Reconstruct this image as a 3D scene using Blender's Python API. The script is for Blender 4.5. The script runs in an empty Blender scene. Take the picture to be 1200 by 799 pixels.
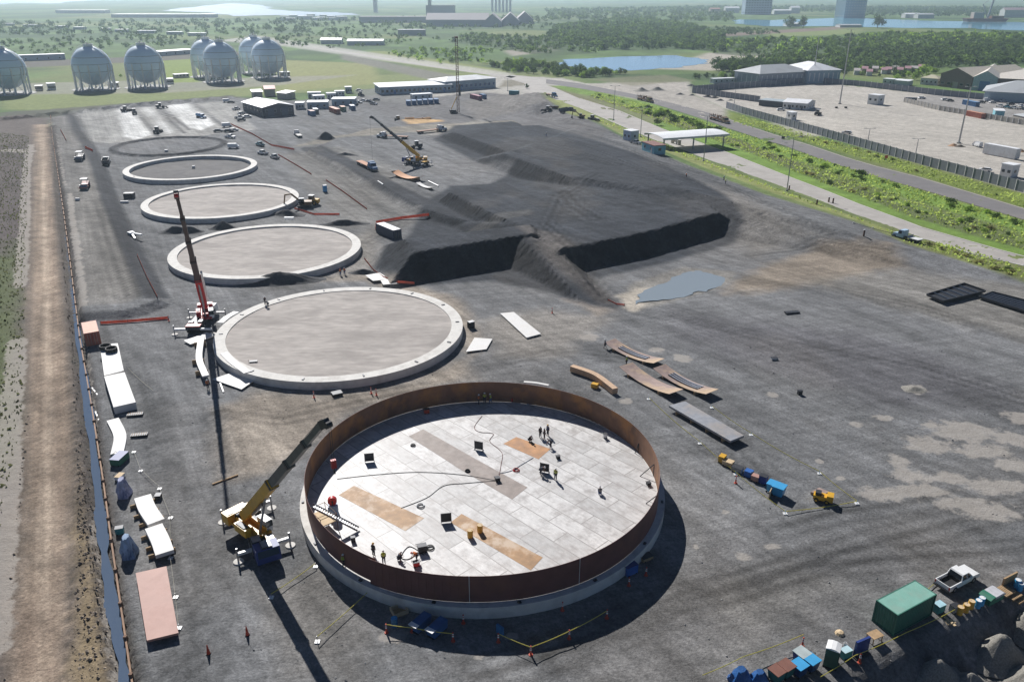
import bpy, bmesh, math, random
import numpy as np
from mathutils import Vector, Matrix
random.seed(7); rng = np.random.default_rng(11)
SC = bpy.context.scene
COL = SC.collection
R = math.radians
PI = math.pi
# ------------------------------------------------------------------ camera model (drone 60 m up)
FPX, PITCH, CAMH = 939.0, R(23.51), 60.0
CP, SP = math.cos(PITCH), math.sin(PITCH)
def at(px, py, z=0.0):
    """ground point (metres) seen at photo pixel px,py on the level z"""
    u = (px-600)/FPX; v = (py-399.5)/FPX
    dy, dz = CP-v*SP, -SP-v*CP
    t = (z-CAMH)/dz
    return Vector((u*t, dy*t, z))
def ats(pts, z=0.0): return [tuple(at(x, y, z)[:2]) for x, y in pts]
SUN_AZ, SUN_EL = R(22.5), R(37)     # shadows fall towards +x,-y
# ------------------------------------------------------------------ noise
def _hash(ix, iy, s):
    n = (ix.astype(np.int64)*374761393 + iy.astype(np.int64)*668265263 + s*974711) & 0x7fffffff
    n = ((n ^ (n >> 13))*1274126177) & 0x7fffffff
    return ((n ^ (n >> 16)) & 0xffff)/65535.0
def vnoise(x, y, s=0):
    x = np.asarray(x, float); y = np.asarray(y, float)
    ix = np.floor(x); iy = np.floor(y); fx = x-ix; fy = y-iy
    fx = fx*fx*(3-2*fx); fy = fy*fy*(3-2*fy)
    a = _hash(ix, iy, s); b = _hash(ix+1, iy, s); c = _hash(ix, iy+1, s); d = _hash(ix+1, iy+1, s)
    return (a*(1-fx)+b*fx)*(1-fy)+(c*(1-fx)+d*fx)*fy
def fbm(x, y, s=0, o=4):
    t = 0; a = .5
    for i in range(o):
        t = t+a*vnoise(np.asarray(x)*2**i, np.asarray(y)*2**i, s+i*17); a *= .5
    return t/(1-.5**o)
def sdist(x, y, poly):
    """signed distance to polygon, negative inside"""
    P = np.asarray(poly, float); n = len(P)
    d = np.full(np.shape(x), 1e18); ins = np.zeros(np.shape(x), bool)
    for i in range(n):
        ax, ay = P[i]; bx, by = P[(i+1) % n]
        ex, ey = bx-ax, by-ay
        t = np.clip(((x-ax)*ex+(y-ay)*ey)/(ex*ex+ey*ey+1e-12), 0, 1)
        d = np.minimum(d, (x-ax-t*ex)**2+(y-ay-t*ey)**2)
        c = ((ay <= y) != (by <= y)) & (x < ax+(y-ay)/(by-ay+1e-15)*(bx-ax))
        ins ^= c
    d = np.sqrt(d)
    return np.where(ins, -d, d)
def ldist(x, y, pts):
    d = np.full(np.shape(x), 1e18)
    for (ax, ay), (bx, by) in zip(pts[:-1], pts[1:]):
        ex, ey = bx-ax, by-ay
        t = np.clip(((x-ax)*ex+(y-ay)*ey)/(ex*ex+ey*ey+1e-12), 0, 1)
        d = np.minimum(d, (x-ax-t*ex)**2+(y-ay-t*ey)**2)
    return np.sqrt(d)
def smooth(a, b, x):
    t = np.clip((x-a)/(b-a), 0, 1); return t*t*(3-2*t)
# ------------------------------------------------------------------ terrain height
def piece(pts, h, slopes):
    """convex raised piece: pts [(px,py)] at level h; slopes per edge"""
    return (ats(pts, h), h, slopes)
PIECES = [
    piece([(474,280),(484,295),(628,273),(622,263)], 5.6, [.72,.9,.85,.45]),
    piece([(657,291),(742,275),(842,249),(800,222),(700,215),(640,225),(604,262)], 4.8, [.95,.95,.55,.10,.1,.2,.5]),
    piece([(527,226),(606,264),(650,250),(640,218),(590,212)], 4.6, [.85,.5,.3,.3,.8]),
    piece([(590,180),(662,206),(720,214),(800,222),(720,185),(640,164)], 6.2, [.8,.35,.2,.13,.1,.3]),
    piece([(532,155),(594,178),(640,162),(600,148)], 5.0, [.85,.35,.12,.3]),
    piece([(600,112),(627,108),(640,119),(622,124),(606,121)], 3.0, [.4,.3,.3,.4,.4]),
    piece([(640,127),(700,143),(722,158),(690,152)], 1.8, [.3,.2,.3,.3]),
]
PADS = [  # (polygon, height, slope)
    (ats([(364,175),(440,213),(497,245),(560,262),(700,215),(640,165),(600,140),(470,140),(400,160)], 1.8), 1.8, .6),
    (ats([(62,138),(84,134),(100,165),(118,200),(130,235),(150,280),(168,320),(186,350),(150,362),(97,366),(80,270)], 1.3), 1.3, .5),
]
RAMP = ats([(600,283),(650,297),(728,354),(694,350)], 2.5)
RA, RB = at(640,280,5), at(712,354,0)
DITCH = ats([(60,150),(66,200),(73,250),(81,310),(92,400),(103.5,480),(116,590),(121,642),(133,720),(147,799),(158,860),(170,940)])
EDGE = ats([(960,830),(1010,775),(1060,752),(1110,726),(1180,688),(1260,652),(1400,600),(1400,1100),(960,1100)])
HEAPS = []
SCOURS = [ats([(725,345),(760,322),(810,314),(858,325),(840,340),(790,352),(750,362)])]
def hgt(x, y, fine=True):
    x = np.asarray(x, float); y = np.asarray(y, float)
    z = np.zeros(np.shape(x))
    def warp(k, amp, s): return (fbm(x*k, y*k, s, 3)-.5)*amp
    site = (y < 520) & (np.abs(x) < 320)
    w1 = warp(.12, 2.2, 3); w2 = warp(.5, .5, 5)
    for pts, h, sl in PIECES:
        n = len(pts); zz = np.full(np.shape(x), h+0.)
        cx = sum(p[0] for p in pts)/n; cy = sum(p[1] for p in pts)/n
        for i in range(n):
            ax, ay = pts[i]; bx, by = pts[(i+1) % n]
            nx, ny = by-ay, ax-bx; L = math.hypot(nx, ny); nx /= L; ny /= L
            if (cx-ax)*nx+(cy-ay)*ny > 0: nx, ny = -nx, -ny
            d = (x-ax)*nx+(y-ay)*ny+w1*.14+w2*.35
            zz = np.minimum(zz, h-sl[i]*np.maximum(d, 0))
        z = np.maximum(z, zz)
    for poly, h, s in PADS:
        d = sdist(x, y, poly)+w2
        z = np.maximum(z, np.clip(h-s*np.maximum(d, 0), 0, h))
    # haul ramp
    ex, ey = RB.x-RA.x, RB.y-RA.y
    t = np.clip(((x-RA.x)*ex+(y-RA.y)*ey)/(ex*ex+ey*ey), -.2, 1.1)
    d = sdist(x, y, RAMP)+w2
    hr = 5*(1-np.clip(t, 0, 1))
    z = np.maximum(z, hr-.75*np.maximum(d, 0))
    # ditch
    dd = ldist(x, y, DITCH)
    z = z-1.3*(1-smooth(.5, 1.2, dd))
    # drop at the lower right corner
    de = -sdist(x, y, EDGE)+w2*.6
    z = z-3.6*smooth(-.3, 5., de)
    for s in SCOURS:
        z = z-.35*(1-smooth(-4, 3, sdist(x, y, s)+w1*.4))
    # spoil bank at the far side of the site and beside the left dirt road
    z = z+1.6*(1-smooth(1, 4, ldist(x, y, ats([(-60,150),(0,141),(58,135),(100,131),(180,122),(268,116)]))))
    z = z+.28*(1-smooth(.6, 1.8, ldist(x, y, ats([(58,170),(62,220),(68,290),(80,400),(92,500),(100,600),(106,700),(122,799),(135,900)]))))*(.5+fbm(x*.5, y*.5, 8, 3))
    z = z+.7*(1-smooth(.7, 2.0, np.abs(np.hypot(x+145.5, y-345.)-22)))
    if fine:
        amp = np.where(site, 1., 0.)
        big = smooth(.5, 4, z)
        z = z+amp*((fbm(x*.08, y*.08, 21, 3)-.5)*.25+(fbm(x*.9, y*.9, 23, 3)-.5)*(.10+.26*big)+(fbm(x*.22, y*.22, 25, 3)-.5)*.25*big)
        rut = fbm((x*.88+y*.47)*.9, (y*.88-x*.47)*.06, 31, 3)-.5
        z = z+amp*rut*(.05+.22*big)
    return z
def hz(x, y): return float(hgt(np.array([x]), np.array([y]))[0])
def pt(px, py):
    """terrain point seen at a photo pixel"""
    z = 0.
    for i in range(9):
        p = at(px, py, z); z = .5*z+.5*hz(p.x, p.y)
    p = at(px, py, z); p.z = hz(p.x, p.y)
    return p
def head(a, b):
    """heading (rotation about z of local +x) from pixel a to pixel b"""
    p, q = pt(*a), pt(*b); return math.atan2(q.y-p.y, q.x-p.x)
# ------------------------------------------------------------------ materials
MATS = {}
def nd(nt, t, **k):
    n = nt.nodes.new(t)
    for a, b in k.items():
        if a in n.inputs: n.inputs[a].default_value = b
        else: setattr(n, a, b)
    return n
def mat(name, rgb, rough=.65, metal=0., var=.18, scale=1.2, bump=0., dirt=None, dscale=.4, damt=.5, stretch=None, spec=.4, trans=0., bscale=None):
    """procedural paint / metal / concrete: two noises vary the colour, an optional second colour breaks through"""
    if name in MATS: return MATS[name]
    m = bpy.data.materials.new(name); m.use_nodes = True; nt = m.node_tree; nt.nodes.clear(); L = nt.links.new
    out = nd(nt, 'ShaderNodeOutputMaterial'); b = nd(nt, 'ShaderNodeBsdfPrincipled')
    b.inputs['Roughness'].default_value = rough; b.inputs['Metallic'].default_value = metal
    b.inputs['Specular IOR Level'].default_value = spec
    tc = nd(nt, 'ShaderNodeTexCoord'); src = tc.outputs['Object']
    if stretch:
        mp = nd(nt, 'ShaderNodeMapping'); mp.inputs['Scale'].default_value = stretch; L(src, mp.inputs['Vector']); src = mp.outputs[0]
    n1 = nd(nt, 'ShaderNodeTexNoise', Scale=scale, Detail=5.); L(src, n1.inputs['Vector'])
    mr = nd(nt, 'ShaderNodeMapRange'); mr.inputs[1].default_value = .25; mr.inputs[2].default_value = .75
    mr.inputs[3].default_value = 1-var; mr.inputs[4].default_value = 1+var; L(n1.outputs[0], mr.inputs[0])
    mx = nd(nt, 'ShaderNodeMix', data_type='RGBA', blend_type='MULTIPLY'); mx.inputs[0].default_value = 1
    mx.inputs[6].default_value = (*rgb, 1); L(mr.outputs[0], mx.inputs[7]); c = mx.outputs[2]
    if dirt:
        n2 = nd(nt, 'ShaderNodeTexNoise', Scale=dscale, Detail=6., Roughness=.65); L(src, n2.inputs['Vector'])
        r2 = nd(nt, 'ShaderNodeMapRange'); r2.inputs[1].default_value = .48; r2.inputs[2].default_value = .62; r2.inputs[3].default_value = 0; r2.inputs[4].default_value = damt
        L(n2.outputs[0], r2.inputs[0])
        m2 = nd(nt, 'ShaderNodeMix', data_type='RGBA'); L(r2.outputs[0], m2.inputs[0]); L(c, m2.inputs[6]); m2.inputs[7].default_value = (*dirt, 1); c = m2.outputs[2]
    L(c, b.inputs['Base Color'])
    if bump:
        n3 = nd(nt, 'ShaderNodeTexNoise', Scale=bscale or scale*4, Detail=4.); L(src, n3.inputs['Vector'])
        bp = nd(nt, 'ShaderNodeBump', Strength=bump, Distance=.1); L(n3.outputs[0], bp.inputs['Height']); L(bp.outputs[0], b.inputs['Normal'])
    if trans:
        tr = nd(nt, 'ShaderNodeBsdfTranslucent'); L(c, tr.inputs[0]); ms = nd(nt, 'ShaderNodeMixShader'); ms.inputs[0].default_value = trans
        L(b.outputs[0], ms.inputs[1]); L(tr.outputs[0], ms.inputs[2]); L(ms.outputs[0], out.inputs[0])
    else: L(b.outputs[0], out.inputs[0])
    MATS[name] = m; return m
WHITE = mat('white_paint', (.78,.78,.77), .4, var=.06, dirt=(.45,.42,.38), damt=.3)
PLATEW = mat('white_primed_steel', (.68,.67,.65), .6, var=.05, dirt=(.62,.58,.52), damt=.35, dscale=.5)
BLACK = mat('black_rubber', (.02,.02,.022), .7)
DARKM = mat('dark_steel', (.05,.052,.058), .5, .4)
GREYM = mat('grey_steel', (.32,.33,.35), .45, .5, dirt=(.2,.17,.15))
RUST = mat('rusty_steel', (.16,.085,.055), .75, .2, var=.3, dirt=(.30,.15,.07), dscale=.6, damt=.6, bump=.1)
SHELL = mat('shell_primer', (.16,.068,.062), .62, .1, var=.2, scale=.5, dirt=(.22,.095,.06), dscale=.22, damt=.5)
SHELLI = mat('shell_rust', (.21,.11,.065), .7, .1, var=.25, scale=.5, dirt=(.42,.19,.06), dscale=.18, damt=.75)
PINKP = mat('primer_pink', (.42,.235,.19), .6, var=.10, scale=.5, dirt=(.34,.17,.13), dscale=.35, damt=.5)
TANP = mat('tan_rusted_plate', (.36,.205,.09), .6, var=.3, scale=.9, dirt=(.56,.46,.36), dscale=.45, damt=.7)
ORANGEP = mat('orange_rusted_plate', (.45,.22,.085), .6, var=.3, scale=.8, dirt=(.30,.17,.10), dscale=.5, damt=.6)
BROWNP = mat('brown_grey_plate', (.255,.21,.185), .6, var=.25, scale=.9, dirt=(.36,.31,.28), dscale=.6, damt=.4)
CONC = mat('pale_concrete', (.66,.64,.60), .8, var=.10, scale=1., dirt=(.47,.44,.40), dscale=.35, damt=.6, bump=.05)
CONCG = mat('grey_concrete', (.36,.35,.335), .85, var=.1, scale=.6, dirt=(.28,.27,.255), dscale=.3, damt=.5)
YEL = mat('crane_yellow', (.68,.38,.03), .4, var=.1, dirt=(.35,.2,.04), damt=.35)
RED = mat('red_paint', (.50,.028,.03), .45, var=.12)
ORANGE = mat('safety_orange', (.62,.095,.05), .6, var=.1, trans=.2)
BLUE = mat('blue_paint', (.03,.13,.42), .45, var=.12)
CYAN = mat('cyan_plastic', (.05,.33,.62), .45, var=.1)
NAVY = mat('navy_paint', (.02,.045,.2), .5, var=.12)
TEAL = mat('teal_plastic', (.04,.24,.26), .5, var=.15)
GREEN = mat('green_paint', (.035,.17,.11), .55, var=.15)
CGREEN = mat('container_green', (.04,.16,.115), .5, var=.12, dirt=(.09,.14,.11), damt=.4)
CGREENT = mat('container_green_faded', (.20,.40,.33), .6, var=.1, dirt=(.26,.36,.30), damt=.5)
CRED = mat('container_red', (.36,.10,.065), .55, var=.12, dirt=(.42,.2,.13), damt=.5)
CBLUE = mat('container_blue', (.04,.13,.29), .5, var=.12, dirt=(.12,.2,.3), damt=.5)
WOOD = mat('timber', (.40,.27,.15), .8, var=.25, scale=3)
BOARD = mat('pale_board', (.62,.47,.29), .75, var=.1, scale=2)
GLASS = mat('dark_glass', (.02,.03,.04), .12, var=.05, spec=.6)
TAPE = mat('yellow_tape', (.72,.66,.16), .6, var=.05, trans=.3)
ROPE = mat('pale_rope', (.5,.47,.38), .8)
PLUMB = mat('grey_plastic_sheet', (.5,.5,.52), .5, var=.2, scale=2)
BLUETARP = mat('blue_tarp', (.02,.10,.30), .45, var=.3, scale=1.5, bump=.3, dirt=(.10,.25,.5), damt=.5)
ROOFW = mat('white_roof_sheet', (.84,.85,.86), .5, var=.05, dirt=(.55,.55,.55), damt=.4, dscale=.1)
ROOFG = mat('grey_roof_sheet', (.46,.48,.49), .55, var=.08, dirt=(.36,.37,.38), dscale=.1)
WALLW = mat('pale_wall', (.62,.63,.63), .7, var=.06, dscale=.2, dirt=(.5,.5,.49))
WALLB = mat('blue_grey_wall', (.32,.40,.46), .7, var=.08)
WALLD = mat('dark_cladding', (.075,.08,.095), .7, var=.12)
WALLT = mat('tan_wall', (.42,.38,.33), .8, var=.1)
WALLBR = mat('brown_cladding', (.2,.15,.13), .8, var=.15)
TURQ = mat('turquoise_wall', (.22,.48,.55), .6, var=.06)
SPHERE = mat('sphere_white', (.76,.88,.98), .5, var=.06, scale=.15, dirt=(.70,.80,.90), dscale=.08, damt=.4)
FENCEG = mat('grey_wall_panel', (.20,.21,.24), .8, var=.15, scale=.5)
FENCEP = mat('pale_post', (.45,.45,.45), .8)
SILT = mat('sandy_fill', (.42,.385,.355), .95, var=.22, scale=.7, dirt=(.29,.265,.245), dscale=.12, damt=.75, bump=.5, bscale=1.5, stretch=(.5,1.3,1))
GFILL = mat('grey_fill', (.135,.13,.128), .95, var=.2, scale=.3, dirt=(.19,.18,.17), dscale=.12, damt=.6, bump=.25, bscale=1.5)
HEAPM = mat('black_gravel', (.070,.070,.074), .95, var=.3, scale=3, bump=.6, bscale=6)
HEAPG = mat('grey_gravel', (.27,.255,.225), .95, var=.35, scale=6, bump=.9, bscale=14)
SKIN = mat('skin', (.30,.17,.11), .6)
LEAD = mat('person_dark_cloth', (.035,.04,.06), .85)
HIVIS = mat('hi_vis_cloth', (.45,.55,.08), .8)
ORCL = mat('orange_cloth', (.6,.16,.04), .8)
BLUECL = mat('blue_cloth', (.05,.10,.24), .85)
GRCL = mat('grey_cloth', (.25,.25,.25), .85)
# ------------------------------------------------------------------ mesh builder
class MB:
    def __init__(s): s.v = []; s.f = []; s.m = []; s.mats = []
    def mi(s, m):
        if m not in s.mats: s.mats.append(m)
        return s.mats.index(m)
    def add(s, vs, fs, m):
        o = len(s.v); s.v += [tuple(v) for v in vs]; k = s.mi(m)
        for f in fs: s.f.append([i+o for i in f]); s.m.append(k)
        return s
    def box(s, x0, x1, y0, y1, z0, z1, m):
        return s.add([(x0,y0,z0),(x1,y0,z0),(x1,y1,z0),(x0,y1,z0),(x0,y0,z1),(x1,y0,z1),(x1,y1,z1),(x0,y1,z1)],
                     [(3,2,1,0),(4,5,6,7),(0,1,5,4),(1,2,6,5),(2,3,7,6),(3,0,4,7)], m)
    def bar(s, a, b, w, h, m, up=(0,0,1)):
        a, b = Vector(a), Vector(b); d = (b-a).normalized(); u = Vector(up)
        if abs(d.dot(u)) > .98: u = Vector((1,0,0))
        x = d.cross(u).normalized(); y = x.cross(d).normalized()
        vs = [p+x*(sx*w/2)+y*(sy*h/2) for p in (a, b) for sx, sy in ((-1,-1),(1,-1),(1,1),(-1,1))]
        return s.add(vs, [(0,1,2,3),(7,6,5,4),(0,4,5,1),(1,5,6,2),(2,6,7,3),(3,7,4,0)], m)
    def cyl(s, a, b, r0, r1=None, n=12, m=None, caps=True):
        r1 = r0 if r1 is None else r1
        a, b = Vector(a), Vector(b); d = (b-a).normalized(); u = Vector((0,0,1)) if abs(d.z) < .9 else Vector((1,0,0))
        x = d.cross(u).normalized(); y = d.cross(x)
        vs = [a+(x*math.cos(2*PI*i/n)+y*math.sin(2*PI*i/n))*r0 for i in range(n)]+[b+(x*math.cos(2*PI*i/n)+y*math.sin(2*PI*i/n))*r1 for i in range(n)]
        fs = [(i, (i+1) % n, n+(i+1) % n, n+i) for i in range(n)]
        if caps: fs += [tuple(range(n))[::-1], tuple(range(n, 2*n))]
        return s.add(vs, fs, m)
    def tube(s, path, r, m, n=6):
        for a, b in zip(path[:-1], path[1:]): s.cyl(a, b, r, r, n, m)
        return s
    def prism(s, prof, y0, y1, m):
        """profile (x,z) drawn counter-clockwise, pulled along y"""
        n = len(prof)
        vs = [(x, y0, z) for x, z in prof]+[(x, y1, z) for x, z in prof]
        return s.add(vs, [tuple(range(n)), tuple(range(2*n-1, n-1, -1))]+[(i, n+i, n+(i+1) % n, (i+1) % n) for i in range(n)], m)
    def slab(s, poly, z0, z1, m):
        n = len(poly)
        vs = [(p[0], p[1], z0) for p in poly]+[(p[0], p[1], z1) for p in poly]
        return s.add(vs, [tuple(range(n))[::-1], tuple(range(n, 2*n))]+[(i, (i+1) % n, n+(i+1) % n, n+i) for i in range(n)], m)
    def arcwall(s, r0, r1, z0, z1, a0, a1, n, m, mo=None, closed=False):
        """ring segment; mo: material of the inner face"""
        k = n if closed else n+1
        A = [a0+(a1-a0)*i/n for i in range(k)]
        vs = []
        for a in A:
            c, q = math.cos(a), math.sin(a); vs += [(r0*c,r0*q,z0),(r1*c,r1*q,z0),(r1*c,r1*q,z1),(r0*c,r0*q,z1)]
        fo = []; fi = []
        for i in range(n):
            a = 4*i; b = 4*((i+1) % k)
            fo += [(a+1,b+1,b+2,a+2),(a+2,b+2,b+3,a+3),(a,b,b+1,a+1)]; fi += [(a+3,b+3,b,a)]
        if not closed:
            fo += [(0,1,2,3),(4*(k-1)+3,4*(k-1)+2,4*(k-1)+1,4*(k-1))]
        o = len(s.v); s.add(vs, fo, m)
        if mo:
            kk = s.mi(mo)
            for f in fi: s.f.append([i+o for i in f]); s.m.append(kk)
        else:
            kk = s.mi(m)
            for f in fi: s.f.append([i+o for i in f]); s.m.append(kk)
        return s
    def lathe(s, prof, n, m, c=(0,0)):
        k = len(prof); vs = []
        for i in range(n):
            a = 2*PI*i/n
            for r, z in prof: vs.append((c[0]+r*math.cos(a), c[1]+r*math.sin(a), z))
        fs = [(i*k+j, ((i+1) % n)*k+j, ((i+1) % n)*k+j+1, i*k+j+1) for i in range(n) for j in range(k-1)]
        return s.add(vs, fs, m)
    def mesh(s, name, smoothang=None):
        me = bpy.data.meshes.new(name); me.from_pydata(s.v, [], s.f)
        for m in s.mats: me.materials.append(m)
        if s.m: me.polygons.foreach_set('material_index', s.m)
        bm = bmesh.new(); bm.from_mesh(me); bmesh.ops.recalc_face_normals(bm, faces=bm.faces); bm.to_mesh(me); bm.free()
        if smoothang:
            me.polygons.foreach_set('use_smooth', [True]*len(me.polygons))
            me.set_sharp_from_angle(angle=R(smoothang))
        me.update(); return me
def link(name, me, parent=None):
    o = bpy.data.objects.new(name, me); COL.objects.link(o)
    if parent: o.parent = parent
    return o
def tag(o, label, cat, group=None, kind=None):
    if label: o['label'] = label
    if cat: o['category'] = cat
    if group: o['group'] = group
    if kind: o['kind'] = kind
    return o
def struct(name, me):
    o = link(name, me); o['kind'] = 'structure'; return o
def thing(name, label, cat, loc=(0,0,0), rz=0., group=None):
    o = link(name, None); o.location = loc; o.rotation_euler = (0,0,rz); o.empty_display_size = .3
    return tag(o, label, cat, group)
def place(kit, label, cat, loc, rz=0., group=None, sc=1., recol=None, name=None, tilt=None):
    """kit: (name, [(part, mesh, [(sub, mesh)...])...]) or (name, mesh): the thing and each of its parts become objects of their own"""
    if not isinstance(sc, (tuple, list)): sc = (sc, sc, sc)
    kname, parts = kit; recol = recol or {}
    def setm(o, key):
        if key in recol and o.data.materials:
            for sl in o.material_slots:
                if sl.material == recol.get('_from', {}).get(key, o.data.materials[0]):
                    sl.link = 'OBJECT'; sl.material = recol[key]
    rot = (tilt[0], tilt[1], rz) if tilt else (0, 0, rz)
    if not isinstance(parts, list):
        o = link(name or kname, parts); o.location = loc; o.rotation_euler = rot; o.scale = sc; setm(o, 'self')
        return tag(o, label, cat, group)
    r = thing(name or kname, label, cat, loc, rz, group); r.scale = sc; r.rotation_euler = rot
    for p in parts:
        c = link(p[0], p[1], r); setm(c, p[0])
        for q in (p[2] if len(p) > 2 else []):
            d = link(q[0], q[1], c); setm(d, q[0])
    return r
# ================================================================== GROUND
def axis(lo, hi, step, g, lim0, lim1, cap0=9e9):
    a = list(np.arange(lo, hi, step)); s = step; v = a[-1]
    while v < lim1: s = s*g; v += s; a.append(v)
    s = step; v = a[0]; b = []
    while v > lim0: s = s*g; v -= s; b.append(v)
    return np.array(b[::-1]+a)
GX = axis(-150, 150, .85, 1.022, -14000, 14000)
def yaxis():
    a = [-3000., -1200, -500, -200, -60, 0, 25, 38]; v = 44.
    while v < 26000:
        a.append(v); v += (max(.5, .5*(v/60)**.45) if v < 430 else max(.5, .55*(v/60)**1.15)) if v < 1500 else v*.02
    return np.array(a)
GY = yaxis()
XX, YY = np.meshgrid(GX, GY)
ZZ = hgt(XX, YY)
NXg, NYg = len(GX), len(GY)
x, y = XX.ravel(), YY.ravel()
colr = np.zeros((x.size, 3)); salt = np.zeros(x.size); black = np.zeros(x.size); gravel = np.ones(x.size)
W1 = (fbm(x*.05, y*.05, 41, 4)-.5)*10; W2 = (fbm(x*.35, y*.35, 43, 3)-.5)*3
def lay(c): return np.array(c, float)
# far land: rough grass and scrub, paler and drier in places
n1 = fbm(x*.006, y*.004, 51, 5)[:, None]; n2 = fbm(x*.03, y*.02, 53, 4)[:, None]
colr[:] = lay((.10,.165,.05))*(.45+1.1*n2)
colr[:] += smooth(.50, .68, n1)*(lay((.20,.215,.085))-colr)*.7
colr[:] += smooth(.50, .66, fbm(x*.010+7, y*.007, 57, 4))[:, None]*(lay((.05,.095,.035))-colr)*.8
def paint(poly, c, soft=1.5, wa=1., k=1., px=True, var=.12, g=None):
    P = np.array(ats(poly) if px else poly)
    m = soft+12*wa+2
    s = (x > P[:,0].min()-m) & (x < P[:,0].max()+m) & (y > P[:,1].min()-m) & (y < P[:,1].max()+m)
    if not s.any(): return
    d = sdist(x[s], y[s], P)+W1[s]*wa*.35+W2[s]*wa
    w = (1-smooth(-soft, soft, d))*k
    cc = lay(c)[None]*(1-var+2*var*fbm(x[s]*.22, y[s]*.22, 61, 4)[:, None])
    colr[s] += w[:, None]*(cc-colr[s])
    if g is not None: gravel[s] += w*(g-gravel[s])
def stroke(pts, half, c, soft=1., wa=.5, k=1., var=.12, g=None, sd=0):
    P = ats(pts); A = np.array(P); m = half+soft+12*wa+2
    s = (x > A[:,0].min()-m) & (x < A[:,0].max()+m) & (y > A[:,1].min()-m) & (y < A[:,1].max()+m)
    if not s.any(): return
    d = ldist(x[s], y[s], P)-half+W1[s]*wa*.2+W2[s]*wa
    w = (1-smooth(-soft, soft, d))*k
    cc = lay(c)[None]*(1-var+2*var*fbm(x[s]*.3, y[s]*.3, 63, 4)[:, None])
    colr[s] += w[:, None]*(cc-colr[s])
    if g is not None: gravel[s] += w*(g-gravel[s])
gravel[:] = 0
SITE = [(58,138),(150,124),(270,115),(345,118),(430,112),(600,98),(640,122),(700,150),(800,200),(900,238),(1000,265),(1060,292),(1200,330),(1500,420),(1500,1300),(158,1300),(158,860),(147,790),(118,600),(92,390),(70,230)]
GR = (.168,.170,.173); GRL = (.215,.205,.19); GRD = (.088,.088,.092); SANDC = (.33,.285,.235); LIME = (.72,.72,.70)
LG = (.17,.215,.075); BG = (.17,.27,.055); DG = (.05,.085,.03)
# ---- bands of country beyond the site
paint([(0,128),(0,112),(200,106),(440,88),(600,84),(600,94),(440,104),(300,112),(60,131)], (.20,.235,.09), 4, .8, g=0)
paint([(320,70),(440,75),(445,98),(330,108)], (.26,.27,.11), 6, 1, g=0)
paint([(-60,112),(-60,100),(420,88),(330,100),(200,109)], (.30,.285,.24), 4, .5, .75, g=0)
paint([(186,62),(240,62),(236,96),(190,98)], (.21,.27,.07), 3, .3, g=0)
paint([(-20,74),(180,66),(330,58),(330,63),(180,72),(-20,82)], (.13,.12,.10), 6, .4, g=0)
paint([(400,62),(450,60),(600,84),(575,89),(450,72)], (.22,.255,.09), 4, .5, g=0)
paint([(255,48),(300,42),(600,86),(600,91),(440,70),(330,54)], (.48,.46,.42), 5, .2, .8, g=0)
paint([(400,63),(540,90),(500,93),(400,70)], (.20,.19,.165), 3, .2, .9, g=0)
paint([(590,60),(640,53),(655,60),(600,66)], (.33,.30,.25), 6, .6, g=0)
paint([(655,78),(835,83),(870,80),(965,72),(955,64),(830,62),(800,72)], (.40,.365,.31), 6, .6, g=0)
paint([(900,38),(985,34),(1010,36),(1010,40),(900,44)], (.20,.245,.09), 12, 1, g=0)
paint([(840,40),(990,31),(985,35),(850,43)], (.22,.17,.14), 10, 1, g=0)
paint([(0,140),(0,132),(60,128),(270,112),(300,117),(60,142)], (.10,.10,.085), 1.5, .3, .9, g=0)
# ---- dark floor of the woods
for wp in ([(985,84),(1090,80),(1200,76),(1290,72),(1290,46),(1130,43),(1000,46),(850,48),(835,63),(870,66),(960,66),(975,78)], [(640,46),(700,60),(800,58),(850,62),(850,42),(800,28),(720,24),(650,32)], [(690,92),(740,93),(860,93),(895,80),(950,82),(950,77),(880,79),(838,86),(760,88),(665,82),(640,78)], [(520,50),(590,58),(640,66),(700,63),(640,45),(560,40)]):
    paint(wp, (.05,.085,.03), 5, 1.0, .75, var=.3, g=0)
# ---- site
paint(SITE, GR, 1.5, .35, g=1)
paint([(420,118),(600,100),(640,125),(700,150),(720,185),(640,230),(480,150)], (.15,.145,.145), 6, 1.5, .8)
paint([(540,120),(625,103),(645,125),(560,140)], (.19,.18,.17), 4, 1)
# haul road on the left
paint([(62,138),(84,134),(100,165),(118,200),(135,240),(160,300),(180,345),(150,362),(100,366),(80,270)], (.185,.178,.168), 1.5, .4)
paint([(90,215),(118,205),(160,300),(175,345),(105,360),(88,270)], (.20,.19,.175), 3, .6, .8)
stroke([(83,134),(91,155),(103,172),(117,200),(129,236),(149,282),(167,320),(183,352)], 2.5, (.05,.052,.058), .6, .12, 1.)  # dark stroke paints the shade on the haul road's bank
stroke([(364,175),(420,202),(455,223),(492,243)], 3.4, (.058,.060,.066), 1.0, .3, 1.)  # shaded bank of the raised pad, painted dark
# lime-treated strips
paint([(88,132),(270,118),(300,152),(230,160),(130,168),(105,166)], (.31,.305,.29), 1.5, .3)
paint([(136,128),(152,126),(178,158),(160,164),(146,160)], LIME, 1., .6, .75)
paint([(165,126),(176,125),(205,155),(196,158)], LIME, 1.2, .5, .5)
paint([(192,124),(222,121),(252,146),(236,153),(222,150)], LIME, 1., .5, .85)
for a, b in (((155,126),(185,160)),((180,124),(216,156)),((226,121),(262,148)),((186,124),(222,152))): stroke([a, b], .9, (.07,.07,.075), 1, .2, .9)
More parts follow.
